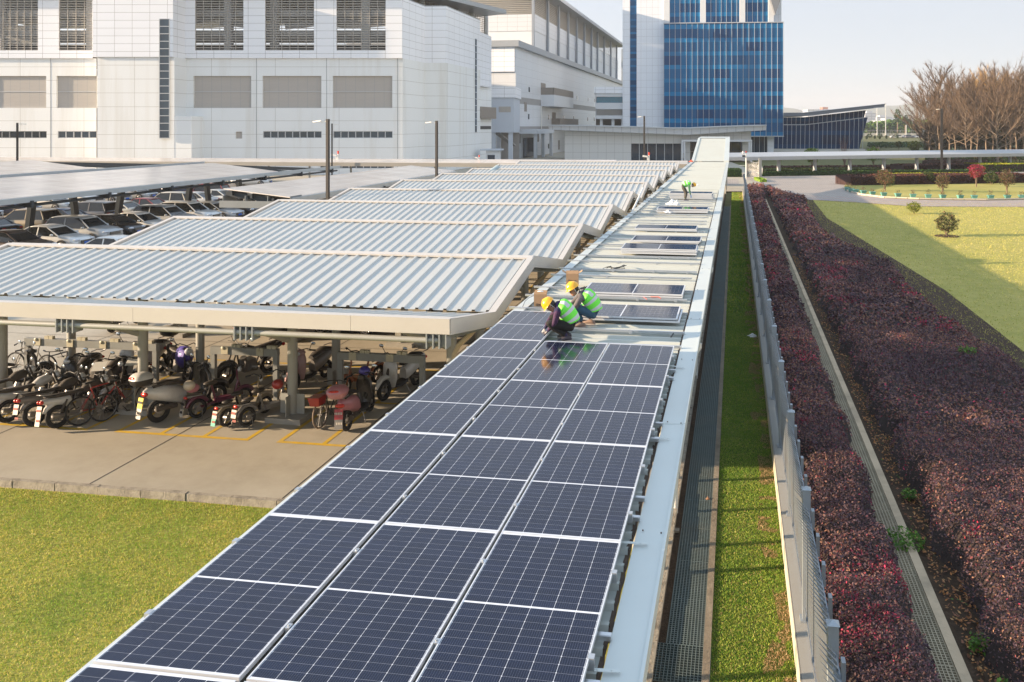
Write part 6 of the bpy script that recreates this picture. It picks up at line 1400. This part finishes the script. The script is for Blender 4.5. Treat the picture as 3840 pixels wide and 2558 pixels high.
for x0, y0, mm, lab in ((-13.72, 19.35, C_('cream', (.55, .48, .38)), 'cream helmet resting on the maroon electric bike'), (-11.7, 20.05, C_('redhelmet', (.42, .03, .03)), 'red and grey helmet hanging on the dusty electric bike'), (-9.5, 20.45, C_('bluehelmet', (.04, .03, .28)), 'glossy blue helmet on the pink scooter handlebar')):
    zz = {'cream': .88, 'redhe': .80, 'bluehe': 1.13}['cream' if 'cream' in lab else 'redhe' if 'red' in lab else 'bluehe']
    o = MB().ball((0, 0, 0), (.15, .135, .13), 14, 9).obj('helmet', mm); o.location = (x0, y0, zz); tag(o, lab, 'helmet', 'helmets left on the bikes')
for x0, y0, z0, lab in ((-17.0, 20.2, .98, 'white sheet of paper lying on a scooter seat'), (-16.3, 20.6, 1.05, 'printed paper notice hanging from a bike basket')):
    o = MB().cbox((0, 0, 0), (.30, .42, .004), rx=.35, rz=.4).obj('paper_sheet', WHT); o.location = (x0, y0, z0); tag(o, lab, 'paper')
# charging racks
RK = mat('rack_paint', (.26, .27, .26), .5, var=.12, scale=3, dirt=.3); SK = mat('socket_plastic', (.50, .46, .34), .5, var=.08)
for x0, x1, lab in ((-20.2, -16.0, 'charging rack by the leftmost columns'), (-14.35, -12.35, 'middle charging rack between two columns'), (-10.6, -8.15, 'grey charging rack nearest the walkway')):
    t = thing('charging_rack', 'grey steel portal '+lab if 'grey' not in lab else lab, 'rack', (x0, 21.2, 0), 0, 'grey charging racks with sockets'); L = x1-x0
    mb = MB(); mb.box(0, L, -.07, .07, 1.18, 1.38); mb.box(0, .13, -.06, .06, 0, 1.18); mb.box(L-.13, L, -.06, .06, 0, 1.18); mb.obj('frame', RK, t)
    x = .35
    while x < L-.3:
        mb = MB(); mb.box(x, x+.2, -.1, -.07, 1.2, 1.40); mb.ball((x+.06, -.1, 1.37), (.06, .03, .05), 8, 6); mb.obj('socket', SK, t)
        mb = MB(); mb.cbox((x+.35, 0, 1.42), (.13, .1, .09)); mb.cbox((x+.49, 0, 1.42), (.12, .1, .09)); mb.obj('socket', SK, t); x += 1.05
# ================================================================ the three workers
def skinmesh(name, nodes, edges, m, parent, root=0, sub=2):
    """one continuous surface grown round a skeleton: nodes = {key: (x, y, z, r[, r2])}"""
    keys = list(nodes); me = bpy.data.meshes.new(name); me.from_pydata([nodes[k][:3] for k in keys], [(keys.index(a), keys.index(b)) for a, b in edges], [])
    o = bpy.data.objects.new(name, me); COL.objects.link(o); o.parent = parent
    sk = o.modifiers.new('skin', 'SKIN'); sk.use_smooth_shade = True; sk.branch_smoothing = .6
    for i, k in enumerate(keys):
        v = me.skin_vertices[0].data[i]; n = nodes[k]; v.radius = (n[3], n[4] if len(n) > 4 else n[3]); v.use_root = (i == root)
    ss = o.modifiers.new('sub', 'SUBSURF'); ss.levels = sub; ss.render_levels = sub
    dg = bpy.context.evaluated_depsgraph_get(); ev = o.evaluated_get(dg); me2 = bpy.data.meshes.new_from_object(ev); me2.name = name
    bpy.data.objects.remove(o); me2.materials.clear(); me2.materials.append(m)
    o2 = bpy.data.objects.new(name, me2); COL.objects.link(o2); o2.parent = parent; return o2
SKIN = mat('skin', (.42, .22, .14), .5, var=.06, scale=12); HAIR = mat('black_hair', (.012, .010, .010), .5); HATY = mat('yellow_helmet', (.85, .42, .01), .3, var=.03, coat=.5)
def vestmat():
    m, nt, b = base('hi_vis_vest'); tc = nn(nt, 'ShaderNodeAttribute', attribute_name='band'); s = tc.outputs['Fac']
    c = mixc(nt, mth(nt, 'GREATER_THAN', s, .5), mixc(nt, noise(nt, 9, 3), (.12, .72, .04), (.20, .85, .08)), (.52, .53, .54)); nt.links.new(c, b.inputs['Base Color']); b.inputs['Roughness'].default_value = .6
    bn = nn(nt, 'ShaderNodeBump'); bn.inputs['Strength'].default_value = .35; bn.inputs['Distance'].default_value = .02; nt.links.new(noise(nt, 12, 3), bn.inputs['Height']); nt.links.new(bn.outputs[0], b.inputs['Normal'])
    return m
VEST = vestmat()
def cloth(n, c, v=.25): return mat('cloth_'+n, c, .85, var=v, scale=9, bump=.5, bscale=16)
def hand(parent, c, d, side, m):
    """palm, four fingers and a thumb; c wrist point, d direction of the fingers"""
    c = Vector(c); d = Vector(d).normalized(); s = d.cross(Vector((0, 0, 1))).normalized()*side; u = s.cross(d)*side
    N = {'w': (*c, .024, .018), 'p': (*(c+d*.05), .034, .018), 'k': (*(c+d*.085), .036, .016)}; E_ = [('w', 'p'), ('p', 'k')]
    for i, (o, l) in enumerate(((-.030, .055), (-.011, .066), (.010, .062), (.029, .048))):
        a = c+d*.095+s*o; b = a+d*l*.55-Vector((0, 0, .012)); e = b+d*l*.35-Vector((0, 0, .026)); N['a%d' % i] = (*a, .0095); N['b%d' % i] = (*b, .0088); N['e%d' % i] = (*e, .0075); E_ += [('k', 'a%d' % i), ('a%d' % i, 'b%d' % i), ('b%d' % i, 'e%d' % i)]
    a = c+d*.03+s*.034; b = a+s*.02+d*.035-Vector((0, 0, .012)); e = b+d*.03+s*.004-Vector((0, 0, .012)); N['ta'] = (*a, .012); N['tb'] = (*b, .0105); N['te'] = (*e, .009); E_ += [('p', 'ta'), ('ta', 'tb'), ('tb', 'te')]
    return skinmesh('hand', N, E_, m, parent, 0, 1)
def person(label, x, y, z, rz, J, mats_, s=1., glove=None):
    """J: joints in the worker's own frame, x' forwards-left in the picture, all metres; near limb = n, far limb = f"""
    t = thing('person', label, 'person', (x, y, z), rz); t.scale = (s, s, s)
    sh, tr, sleeve, shoe = mats_
    g = lambda k: J[k]
    # body: legs, torso, arms in one surface (shirt and trousers follow as thin second skins)
    N = {'pel': (*g('pel'), .135, .12), 'spi': (*g('spi'), .135, .115), 'che': (*g('che'), .155, .125), 'nec': (*g('nec'), .058)}
    E_ = [('pel', 'spi'), ('spi', 'che'), ('che', 'nec')]
    for q in 'nf':
        N.update({q+'hip': (*g(q+'hip'), .095), q+'kne': (*g(q+'kne'), .066), q+'ank': (*g(q+'ank'), .045), q+'sho': (*g(q+'sho'), .062), q+'elb': (*g(q+'elb'), .046), q+'wri': (*g(q+'wri'), .032)})
        E_ += [('pel', q+'hip'), (q+'hip', q+'kne'), (q+'kne', q+'ank'), ('che', q+'sho'), (q+'sho', q+'elb'), (q+'elb', q+'wri')]
    skinmesh('body', N, E_, sh, t)
    # trousers
    N2 = {k: (*v[:3], *(r_*1.07 for r_ in v[3:])) for k, v in N.items() if k in ('pel', 'nhip', 'nkne', 'nank', 'fhip', 'fkne', 'fank')}
    for q in 'nf':
        a, b = Vector(g(q+'kne')), Vector(g(q+'ank')); N2[q+'cal'] = (*(a*.55+b*.45), .064); N2[q+'ank'] = (*(a*.06+b*.94), .062); h_ = Vector(g(q+'hip')); N2[q+'thi'] = (*(h_*.5+a*.5), .104); N2[q+'hip'] = (*h_, .122); N2[q+'kne'] = (*a, .086)
    N2['wai'] = (*(Vector(g('pel'))*.6+Vector(g('spi'))*.4), .140, .122)
    skinmesh('trousers', N2, [('pel', 'wai')]+[e for q in 'nf' for e in (('pel', q+'hip'), (q+'hip', q+'thi'), (q+'thi', q+'kne'), (q+'kne', q+'cal'), (q+'cal', q+'ank'))], tr, t)
    for q in 'nf':
        a, b = Vector(g(q+'elb')), Vector(g(q+'wri')); s0 = Vector(g(q+'sho'))
        skinmesh('sleeve', {'a': (*s0, .072), 'm': (*(s0*.5+a*.5), .062), 'b': (*a, .053), 'c': (*(a*.15+b*.85), .040)}, [('a', 'm'), ('m', 'b'), ('b', 'c')], sleeve, t)
        hand(t, tuple(b), tuple(b-a), 1 if q == 'n' else -1, glove or SKIN)
        an = Vector(g(q+'ank')); to = Vector(g(q+'toe')); d = (to-an); d.z = 0; d.normalize(); sd2 = Vector((-d.y, d.x, 0)); rings = []
        for f, w_, h_ in ((-.075, .03, .05), (-.05, .042, .075), (0, .045, .10), (.06, .046, .085), (.12, .050, .055), (.165, .046, .045), (.19, .025, .03)):
            c = an+d*f; c.z = to.z-.035; rings.append([tuple(c+sd2*w_*math.cos(a_)+Vector((0, 0, max(0, h_*(.5+.5*math.sin(a_)))))) for a_ in np.linspace(0, 2*PI, 11)[:-1]])
        o = MB().loft(rings).obj('shoe', shoe, t)
        MB().loft([[tuple(an+d*f+sd2*w_*k+Vector((0, 0, to.z-.035-an.z+zz))) for k, zz in ((-1, -.012), (1, -.012), (1, .014), (-1, .014))] for f, w_ in ((-.08, .035), (0, .048), (.12, .052), (.192, .03))], sm=False).obj('sole', mat('shoe_sole', (.42, .36, .32), .7), o)
    # vest over chest and back, with its two reflective bands and shoulder straps
    p, sp_, ch, ne = (Vector(g(k)) for k in ('pel', 'spi', 'che', 'nec')); axis = [p*.55+sp_*.45, sp_*.8+p*.2, sp_*.6+ch*.4, ch*.75+sp_*.25, ch, ch*.45+ne*.55]
    lat = (Vector(g('nsho'))-Vector(g('fsho'))).normalized(); rings = []; bands = []
    wds = [(.185, .165), (.195, .165), (.20, .17), (.205, .168), (.205, .155), (.12, .10)]
    fine = []
    for i in range(5):
        for k in range(5): f = k/5; fine.append((axis[i]*(1-f)+axis[i+1]*f, wds[i][0]*(1-f)+wds[i+1][0]*f, wds[i][1]*(1-f)+wds[i+1][1]*f, i+f))
    fine.append((axis[5], *wds[5], 5.))
    ax = (axis[5]-axis[0]).normalized()
    for i, (c, a, b, f) in enumerate(fine):
        tg = (fine[min(i+1, len(fine)-1)][0]-fine[max(i-1, 0)][0]).normalized(); l2 = (lat-tg*lat.dot(tg)).normalized(); fw = l2.cross(tg)
        rings.append([tuple(c+l2*a*math.cos(q)*(1+.02*math.sin(3*q+i))+fw*b*math.sin(q)) for q in np.linspace(0, 2*PI, 25)[:-1]])
        for q in np.linspace(0, 2*PI, 25)[:-1]:
            strap = (f > 2.9) and (.45 < abs(math.cos(q)) < .72)
            bands.append(1. if (.55 < f < 1.15 or 1.95 < f < 2.5 or strap) else 0.)
    o = MB().loft(rings, cap=False).obj('vest', VEST, t); at_ = o.data.attributes.new('band', 'FLOAT', 'POINT'); at_.data.foreach_set('value', bands)
    # head with face, ears, hair and helmet
    hd = Vector(g('hea')); fd = Vector(g('face')).normalized(); upv = Vector(g('crown')).normalized(); upv = (upv-fd*upv.dot(fd)).normalized(); rt = fd.cross(upv)
    M3 = Matrix((fd, rt, upv)).transposed()
    def loc(a, b, c): return tuple(hd+M3@Vector((a, b, c)))
    rs_ = []
    for zz, rx_, ry_, ox in ((-.125, .030, .028, .035), (-.11, .052, .045, .025), (-.08, .072, .058, .014), (-.04, .085, .070, .006), (0, .094, .076, 0), (.045, .097, .078, -.004), (.08, .085, .070, -.006), (.105, .055, .045, -.006), (.115, .02, .02, -.006)): rs_.append([loc(ox+rx_*math.cos(q), ry_*math.sin(q), zz) for q in np.linspace(0, 2*PI, 17)[:-1]])
    o = MB().loft(rs_).obj('head', SKIN, t)
    mb = MB(); mb.loft([[loc(.085, -.010, .012), loc(.085, .010, .012), loc(.08, 0, .02)], [loc(.114, -.014, -.028), loc(.114, .014, -.028), loc(.106, 0, -.02)], [loc(.09, -.016, -.04), loc(.09, .016, -.04), loc(.088, 0, -.036)]]); mb.obj('nose', SKIN, o)
    for s_1 in (-1, 1):
        MB().ball(loc(.0, s_1*.080, -.01), (.018, .018, .03), 8, 6).obj('ear', SKIN, o); MB().ball(loc(.083, s_1*.031, .012), .009, 8, 6).obj('eye', HAIR, o); MB().tube([loc(.088, s_1*.016, .033), loc(.082, s_1*.046, .033)], .004, 5).obj('eyebrow', HAIR, o)
    MB().tube([loc(.080, -.022, -.068), loc(.090, 0, -.066), loc(.080, .022, -.068)], .005, 5).obj('mouth', mat('lips', (.30, .10, .09), .5), o)
    rs_ = [[loc(-.02+rx_*math.cos(q), ry_*math.sin(q), zz) for q in np.linspace(PI*.42, PI*1.58, 13)] for zz, rx_, ry_ in ((-.07, .066, .06), (-.03, .086, .078), (.02, .09, .083), (.06, .088, .08))]
    MB().loft(rs_, cap=False, closed=False).obj('hair', HAIR, o)
    hh = [(.018, .142, .118, .006), (.03, .132, .112, 0), (.05, .128, .108, 0), (.09, .118, .10, 0), (.125, .092, .08, 0), (.148, .05, .045, 0), (.155, .012, .012, 0)]
    ho_ = MB().loft([[loc(-.004+ox+rx_*math.cos(q)*(1.16 if (zz < .03 and math.cos(q) > 0) else 1), ry_*math.sin(q), zz) for q in np.linspace(0, 2*PI, 21)[:-1]] for zz, rx_, ry_, ox in hh], cap=True).obj('helmet', HATY, t)
    MB().tube([loc(.12, 0, .062), loc(.08, 0, .125), loc(0, 0, .162), (loc(-.09, 0, .12)), loc(-.125, 0, .06)], .010, 5).obj('helmet_ridge', HATY, ho_)
    MB().tube([loc(-.02, s_2*.088*1, zz) for s_2, zz in ((-1, .02), (-.95, -.05), (-.5, -.115), (.5, -.115), (.95, -.05), (1, .02))], .005, 5).obj('chin_strap', WHT, ho_)
    return t
CAMR = YAW
# x' right in the picture, y' away, z up
J1 = dict(pel=(.22, .02, .27), spi=(.17, .0, .42), che=(.02, -.01, .60), nec=(-.10, -.02, .66), hea=(-.20, -.03, .63), face=(-.55, -.1, -.75), crown=(-.75, 0, .35),
          nhip=(.20, -.10, .25), fhip=(.20, .12, .27), nkne=(-.24, -.17, .33), fkne=(-.2, .17, .37), nank=(.13, -.13, .08), fank=(.12, .13, .09), ntoe=(-.05, -.22, .035), ftoe=(-.08, .13, .035),
          nsho=(-.04, -.19, .58), fsho=(-.03, .19, .60), nelb=(-.10, -.22, .34), felb=(-.18, .19, .36), nwri=(-.24, -.10, .16), fwri=(-.30, .05, .17))
person('worker crouching in black trousers and green vest over a dark blue patterned shirt', -3.17, 15.08, 3.57, CAMR, J1, (cloth('navy', (.03, .022, .07)), cloth('black', (.010, .009, .009)), cloth('navy_red', (.055, .02, .06), .7), mat('dark_shoe', (.05, .04, .05), .7)), 1.0, mat('work_glove', (.45, .40, .38), .8, var=.5, scale=25))
J2 = dict(pel=(.30, .02, .26), spi=(.26, 0, .42), che=(.12, -.01, .60), nec=(-.02, -.02, .69), hea=(-.13, -.03, .73), face=(-.85, -.15, -.45), crown=(-.45, 0, .85),
          nhip=(.27, -.10, .24), fhip=(.28, .12, .26), nkne=(-.10, -.14, .40), fkne=(.0, .18, .40), nank=(.04, -.08, .09), fank=(.22, .16, .10), ntoe=(-.10, -.14, .035), ftoe=(.06, .20, .035),
          nsho=(.03, -.19, .60), fsho=(.05, .19, .62), nelb=(-.10, -.22, .40), felb=(-.14, .18, .42), nwri=(-.27, -.14, .28), fwri=(-.30, .06, .28))
person('worker crouching in blue jeans and green vest over a grey jacket, face in profile', -3.0, 16.1, 3.57, CAMR, J2, (cloth('grey', (.10, .09, .095)), cloth('denim', (.035, .085, .14), .35), cloth('greysleeve', (.12, .105, .11)), mat('tan_shoe', (.26, .17, .13), .7)), 1.0)
J3 = dict(pel=(-.20, .02, .80), spi=(-.08, 0, .90), che=(.14, -.01, .93), nec=(.27, 0, .90), hea=(.37, 0, .84), face=(.45, -.1, -.85), crown=(.85, 0, .45),
          nhip=(-.19, -.10, .76), fhip=(-.19, .10, .76), nkne=(-.02, -.12, .42), fkne=(-.04, .12, .42), nank=(-.08, -.12, .08), fank=(-.08, .12, .09), ntoe=(.08, -.14, .035), ftoe=(.08, .12, .035),
          nsho=(.14, -.19, .86), fsho=(.14, .19, .88), nelb=(.13, -.22, .56), felb=(.17, .18, .58), nwri=(.20, -.16, .32), fwri=(.22, .12, .34))
person('worker standing bent over the farthest panel stack in a green vest and dark olive trousers', -2.5, 43.9, 3.57, CAMR, J3, (cloth('green', (.05, .14, .08)), cloth('olive', (.06, .055, .045)), cloth('greensleeve', (.06, .17, .09)), mat('dark_shoe')), .97, mat('blue_glove', (.15, .25, .45), .7))
# ================================================================ things lying on the roof
CARD = mat('cardboard', (.40, .25, .14), .8, var=.08, scale=6)
def box_thing(lab, x, y, w_, d_, h, rz, flaps, ins):
    t = thing('cardboard_box', lab, 'cardboard box', (x, y, 3.60), rz, 'cardboard boxes on the roof'); th = .006
    mb = MB(); mb.box(0, w_, 0, th, 0, h); mb.box(0, w_, d_-th, d_, 0, h); mb.box(0, th, th, d_-th, 0, h); mb.box(w_-th, w_, th, d_-th, 0, h); mb.box(th, w_-th, th, d_-th, 0, th); mb.obj('box', CARD, t)
    for (p, q, v) in flaps: MB().ext([p, q, tuple(Vector(q)+Vector(v)), tuple(Vector(p)+Vector(v))], (.003, .003, 0)).obj('flap', CARD, t)
    mb = MB(); c = Vector((w_*.24, -.003, h*.42 if ins else h*.14)); r_ = .028
    for a in range(4): p = c+Vector((r_*math.cos(a*PI/2), 0, r_*math.sin(a*PI/2))); q = c+Vector((r_*math.cos((a+1)*PI/2), 0, r_*math.sin((a+1)*PI/2))); mb.beam(p, q, .003, .008, up=(0, 1, 0))
    for k in range(7): mb.cbox((w_*.40+k*w_*.065, -.003, c.z), (w_*.045, .003, .022))
    mb.obj('printed_mark', mat('box_ink', (.04, .03, .03), .8), t)
    m2 = MB(); m2.ball((w_*.5, d_*.5, h+.01), (w_*.32, d_*.3, .05), 8, 6); m2.obj('wrapping', WHT, t)
box_thing('small cardboard box with closed-up sides at the left roof edge', -4.28, 17.55, .27, .22, .26, YAW, [((0, 0, .26), (.27, 0, .26), (0, .02, .05)), ((0, .22, .26), (.27, .22, .26), (0, .03, .04))], False)
box_thing('open cardboard box with raised flaps behind the worker in jeans', -4.05, 19.9, .30, .24, .30, YAW, [((0, 0, .30), (.30, 0, .30), (0, .04, .07)), ((0, 0, .30), (0, .24, .30), (-.10, 0, .06)), ((.30, 0, .30), (.30, .24, .30), (.09, 0, .06))], True)
def cable(lab, pts, r_, m, n_=1, spread=.03):
    mb = MB()
    for k in range(n_):
        P_ = []
        for i, (px, py) in enumerate(pts):
            p = at_z(px, py, 3.59); P_.append(p+Vector((rnd.gauss(0, spread), rnd.gauss(0, spread), .01+rnd.random()*.05)))
        Q = []
        for a, b in zip(P_, P_[1:]):
            for f in (0, .33, .66): Q.append(a*(1-f)+b*f+Vector((0, 0, rnd.random()*.01)))
        mb.tube(Q+[P_[-1]], r_, 5)
    tag(mb.obj('cable', m), lab, 'cable')
BC = mat('black_cable', (.012, .012, .013), .5); OC = mat('orange_cable', (.85, .13, .06), .5)
cable('tangled black cables lying on the bare roof beyond the second stack', [(2268, 1010), (2285, 1006), (2300, 1012), (2322, 1010), (2335, 1002), (2345, 1000)], .008, BC, 5, .05)
cable('bundle of black cables between the two nearest panel stacks', [(2180, 1090), (2195, 1082), (2212, 1083), (2228, 1108), (2242, 1106), (2262, 1100), (2292, 1107)], .009, BC, 4, .035)
cable('thin orange-red cable running beside the nearest panel stack', [(2300, 1083), (2316, 1097), (2330, 1108), (2352, 1108), (2380, 1108), (2400, 1112), (2425, 1125)], .007, OC, 1, .005)
cable('second orange-red cable curling on the roof by the nearest stack', [(2320, 1113), (2335, 1108), (2360, 1109), (2395, 1115), (2470, 1124), (2478, 1125)], .007, OC, 1, .005)
cable('short thick black cable end on the bare roof near the fascia', [(2516, 1270), (2525, 1261)], .014, BC, 1, 0)
cable('thin dark cable looping over the left roof edge beside the small box', [(1960, 1160), (1968, 1140), (1985, 1125), (2004, 1119)], .006, BC, 1, 0)
PLS = mat('white_film', (.78, .79, .80), .4, var=.05)
def film(lab, px, py, w_, h, z=3.60, rz=0, m=PLS):
    p = at_z(px, py, z); rs3 = np.random.RandomState(int(px)); rings = []
    for i in range(6):
        f = i/5; rings.append([(w_*(.5-.45*f+.1*rs3.randn())*math.cos(q)*(1+.2*rs3.randn()), w_*.4*(1-f*.6)*math.sin(q)*(1+.2*rs3.randn()), h*f*(1+.1*rs3.randn())) for q in np.linspace(0, 2*PI, 10)[:-1]])
    o = MB().loft(rings, sm=False).obj('plastic_film', m); o.location = p; tag(o, lab, 'plastic film')
film('white plastic film standing up beyond the sixth panel stack, left piece', 2520, 768, .42, .26); film('white plastic film standing up beyond the sixth panel stack, right piece', 2538, 769, .30, .25)
film('crumpled white plastic film lying below the sixth panel stack', 2506, 798, .5, .12); film('crumpled white plastic bag on the grass strip beside the fence wall', 2822, 1262, .34, .10, -.02)
film('small white scrap on the plain far roof', 2615, 695, .12, .08); film('orange-red cloth bundle at the left foot of the ramped canopy', 2593, 607, .45, .18, 3.66, 0, mat('orange_cloth', (.75, .10, .04), .8))
film('brown stone lump on the concrete beside the drain channel', 2654, 1872, .09, .05, 0, 0, mat('rubble', (.28, .16, .10), .9)); 
# ladder-like tube resting on a shed end, long conduit
tag(MB().tube([at_z(2372, 790, 3.75), at_z(2412, 705, 3.95)], .05, 8).obj('conduit_pipe', WHT), 'long white pipe lying up the right end of a middle shed', 'pipe')
tag(MB().tube([at_z(1833, 655, 3.55), at_z(1868, 630, 4.05)], .28, 10).obj('sheet_roll', mat('blue_grey_roll', (.30, .38, .42), .5)), 'blue-grey rolled sheet lying on the far sheds', 'roll')
# cctv cameras with red beacons, security pole and gate
def cctv(lab, px, py, d, s=1.):
    p = at_d(px, py, d); t = thing('security_camera', lab, 'security camera', tuple(p), YAW, 'security cameras with red beacons'); t.scale = (s, s, s)
    mb = MB(); mb.tube([(0, 0, -1.), (0, 0, .35)], .06, 8); mb.obj('pole', WHT, t); MB().cbox((-.42, -.1, .22), (.55, .2, .18), ry=.15).obj('camera', WHT, t); MB().tube([(0, 0, .35), (0, 0, .65)], .09, 8).obj('beacon', mat('red_beacon', (.7, .05, .02), .3), t); MB().cbox((-.1, 0, -.05), (.25, .18, .3)).obj('junction_box', WHT, t)
cctv('security camera with red beacon above the crossing walkway, right of the lamp', 2434, 594, 103, 1.15); cctv('security camera with red beacon behind the tallest lamp post', 1268, 590, 110, 1.3); cctv('security camera over the crossing walkway before the annex', 1797, 597, 108, .8)
x, y = gxy(2798, 673); t = thing('security_pole', 'white pole with cameras and red beacon beside the gate', 'pole', (x, y, 0), YAW)
MB().tube([(0, 0, 0), (0, 0, 3.7)], .09, 10).obj('pole', WHT, t); MB().tube([(0, 0, 3.7), (0, 0, 3.95)], .08, 8).obj('beacon', mat('red_beacon'), t); MB().ball((-.45, -.1, 3.75), .16, 10, 8).obj('dome_camera', WHT, t); mb = MB(); mb.beam((-1, 0, 3.5), (0, 0, 3.5), .07, .07); mb.beam((-.9, 0, 1.95), (0, 0, 1.95), .05, .05); mb.obj('bracket', WHT, t); MB().cbox((-.35, -.1, 3.25), (.4, .15, .25)).obj('floodlight', LM, t)
x, y = gxy(2850, 672); t = thing('sliding_gate', 'silver folding gate and bars standing open beside the security pole', 'gate', (x, y, 0), YAW+PI/2+.05); mb = MB()
for i in range(14): mb.tube([(i*.55, 0, 0), (i*.55, 0, 2.5-.05*i)], .035, 6); mb.tube([(i*.55, .3, 0), (i*.55+.5, -.3, 2.2)], .025, 5)
for z in (.4, 1.3, 2.2): mb.beam((0, 0, z), (7.2, 0, z), .05, .05)
mb.obj('bars', mat('polished_steel', (.6, .58, .55), .25, .8), t); mb = MB(); mb.box(-.25, 0, -.2, .2, 0, 2.9); mb.box(7.2, 7.4, -.2, .2, 0, 2.5); mb.obj('gate_post', STEEL, t)
MB().ball((3.4, -.8, 1.1), (1.6, .15, .9), 12, 8).obj('gate_motor_cover', WHT, t)
x, y = gxy(2858, 652); t = thing('fire_hydrant', 'small red fire hydrant beside the gate on the green hedge side', 'hydrant', (x, y, 0)); mb = MB(); mb.tube([(0, 0, 0), (0, 0, .75)], [.14, .12], 10); mb.tube([(-.2, 0, .5), (.2, 0, .5)], .07, 8); mb.obj('barrel', RD, t); MB().ball((0, 0, .78), (.14, .14, .1), 10, 6).obj('bonnet', RD, t)
# ================================================================ the hazy air
mb = MB(); mb.box(-3060, 3060, -360, 5060, -2.2, 160)
hm = bpy.data.materials.new('hazy_air'); hm.use_nodes = True; hn = hm.node_tree; hn.nodes.clear()
pv_ = hn.nodes.new('ShaderNodeVolumePrincipled'); ho = hn.nodes.new('ShaderNodeOutputMaterial'); hn.links.new(pv_.outputs[0], ho.inputs['Volume'])
pv_.inputs['Color'].default_value = (.96, .97, 1, 1); pv_.inputs['Density'].default_value = .00022; pv_.inputs['Anisotropy'].default_value = .2
hz = mb.obj('haze', hm); stuff(hz, 'thin pale haze filling the air and whitening everything far away', 'haze')
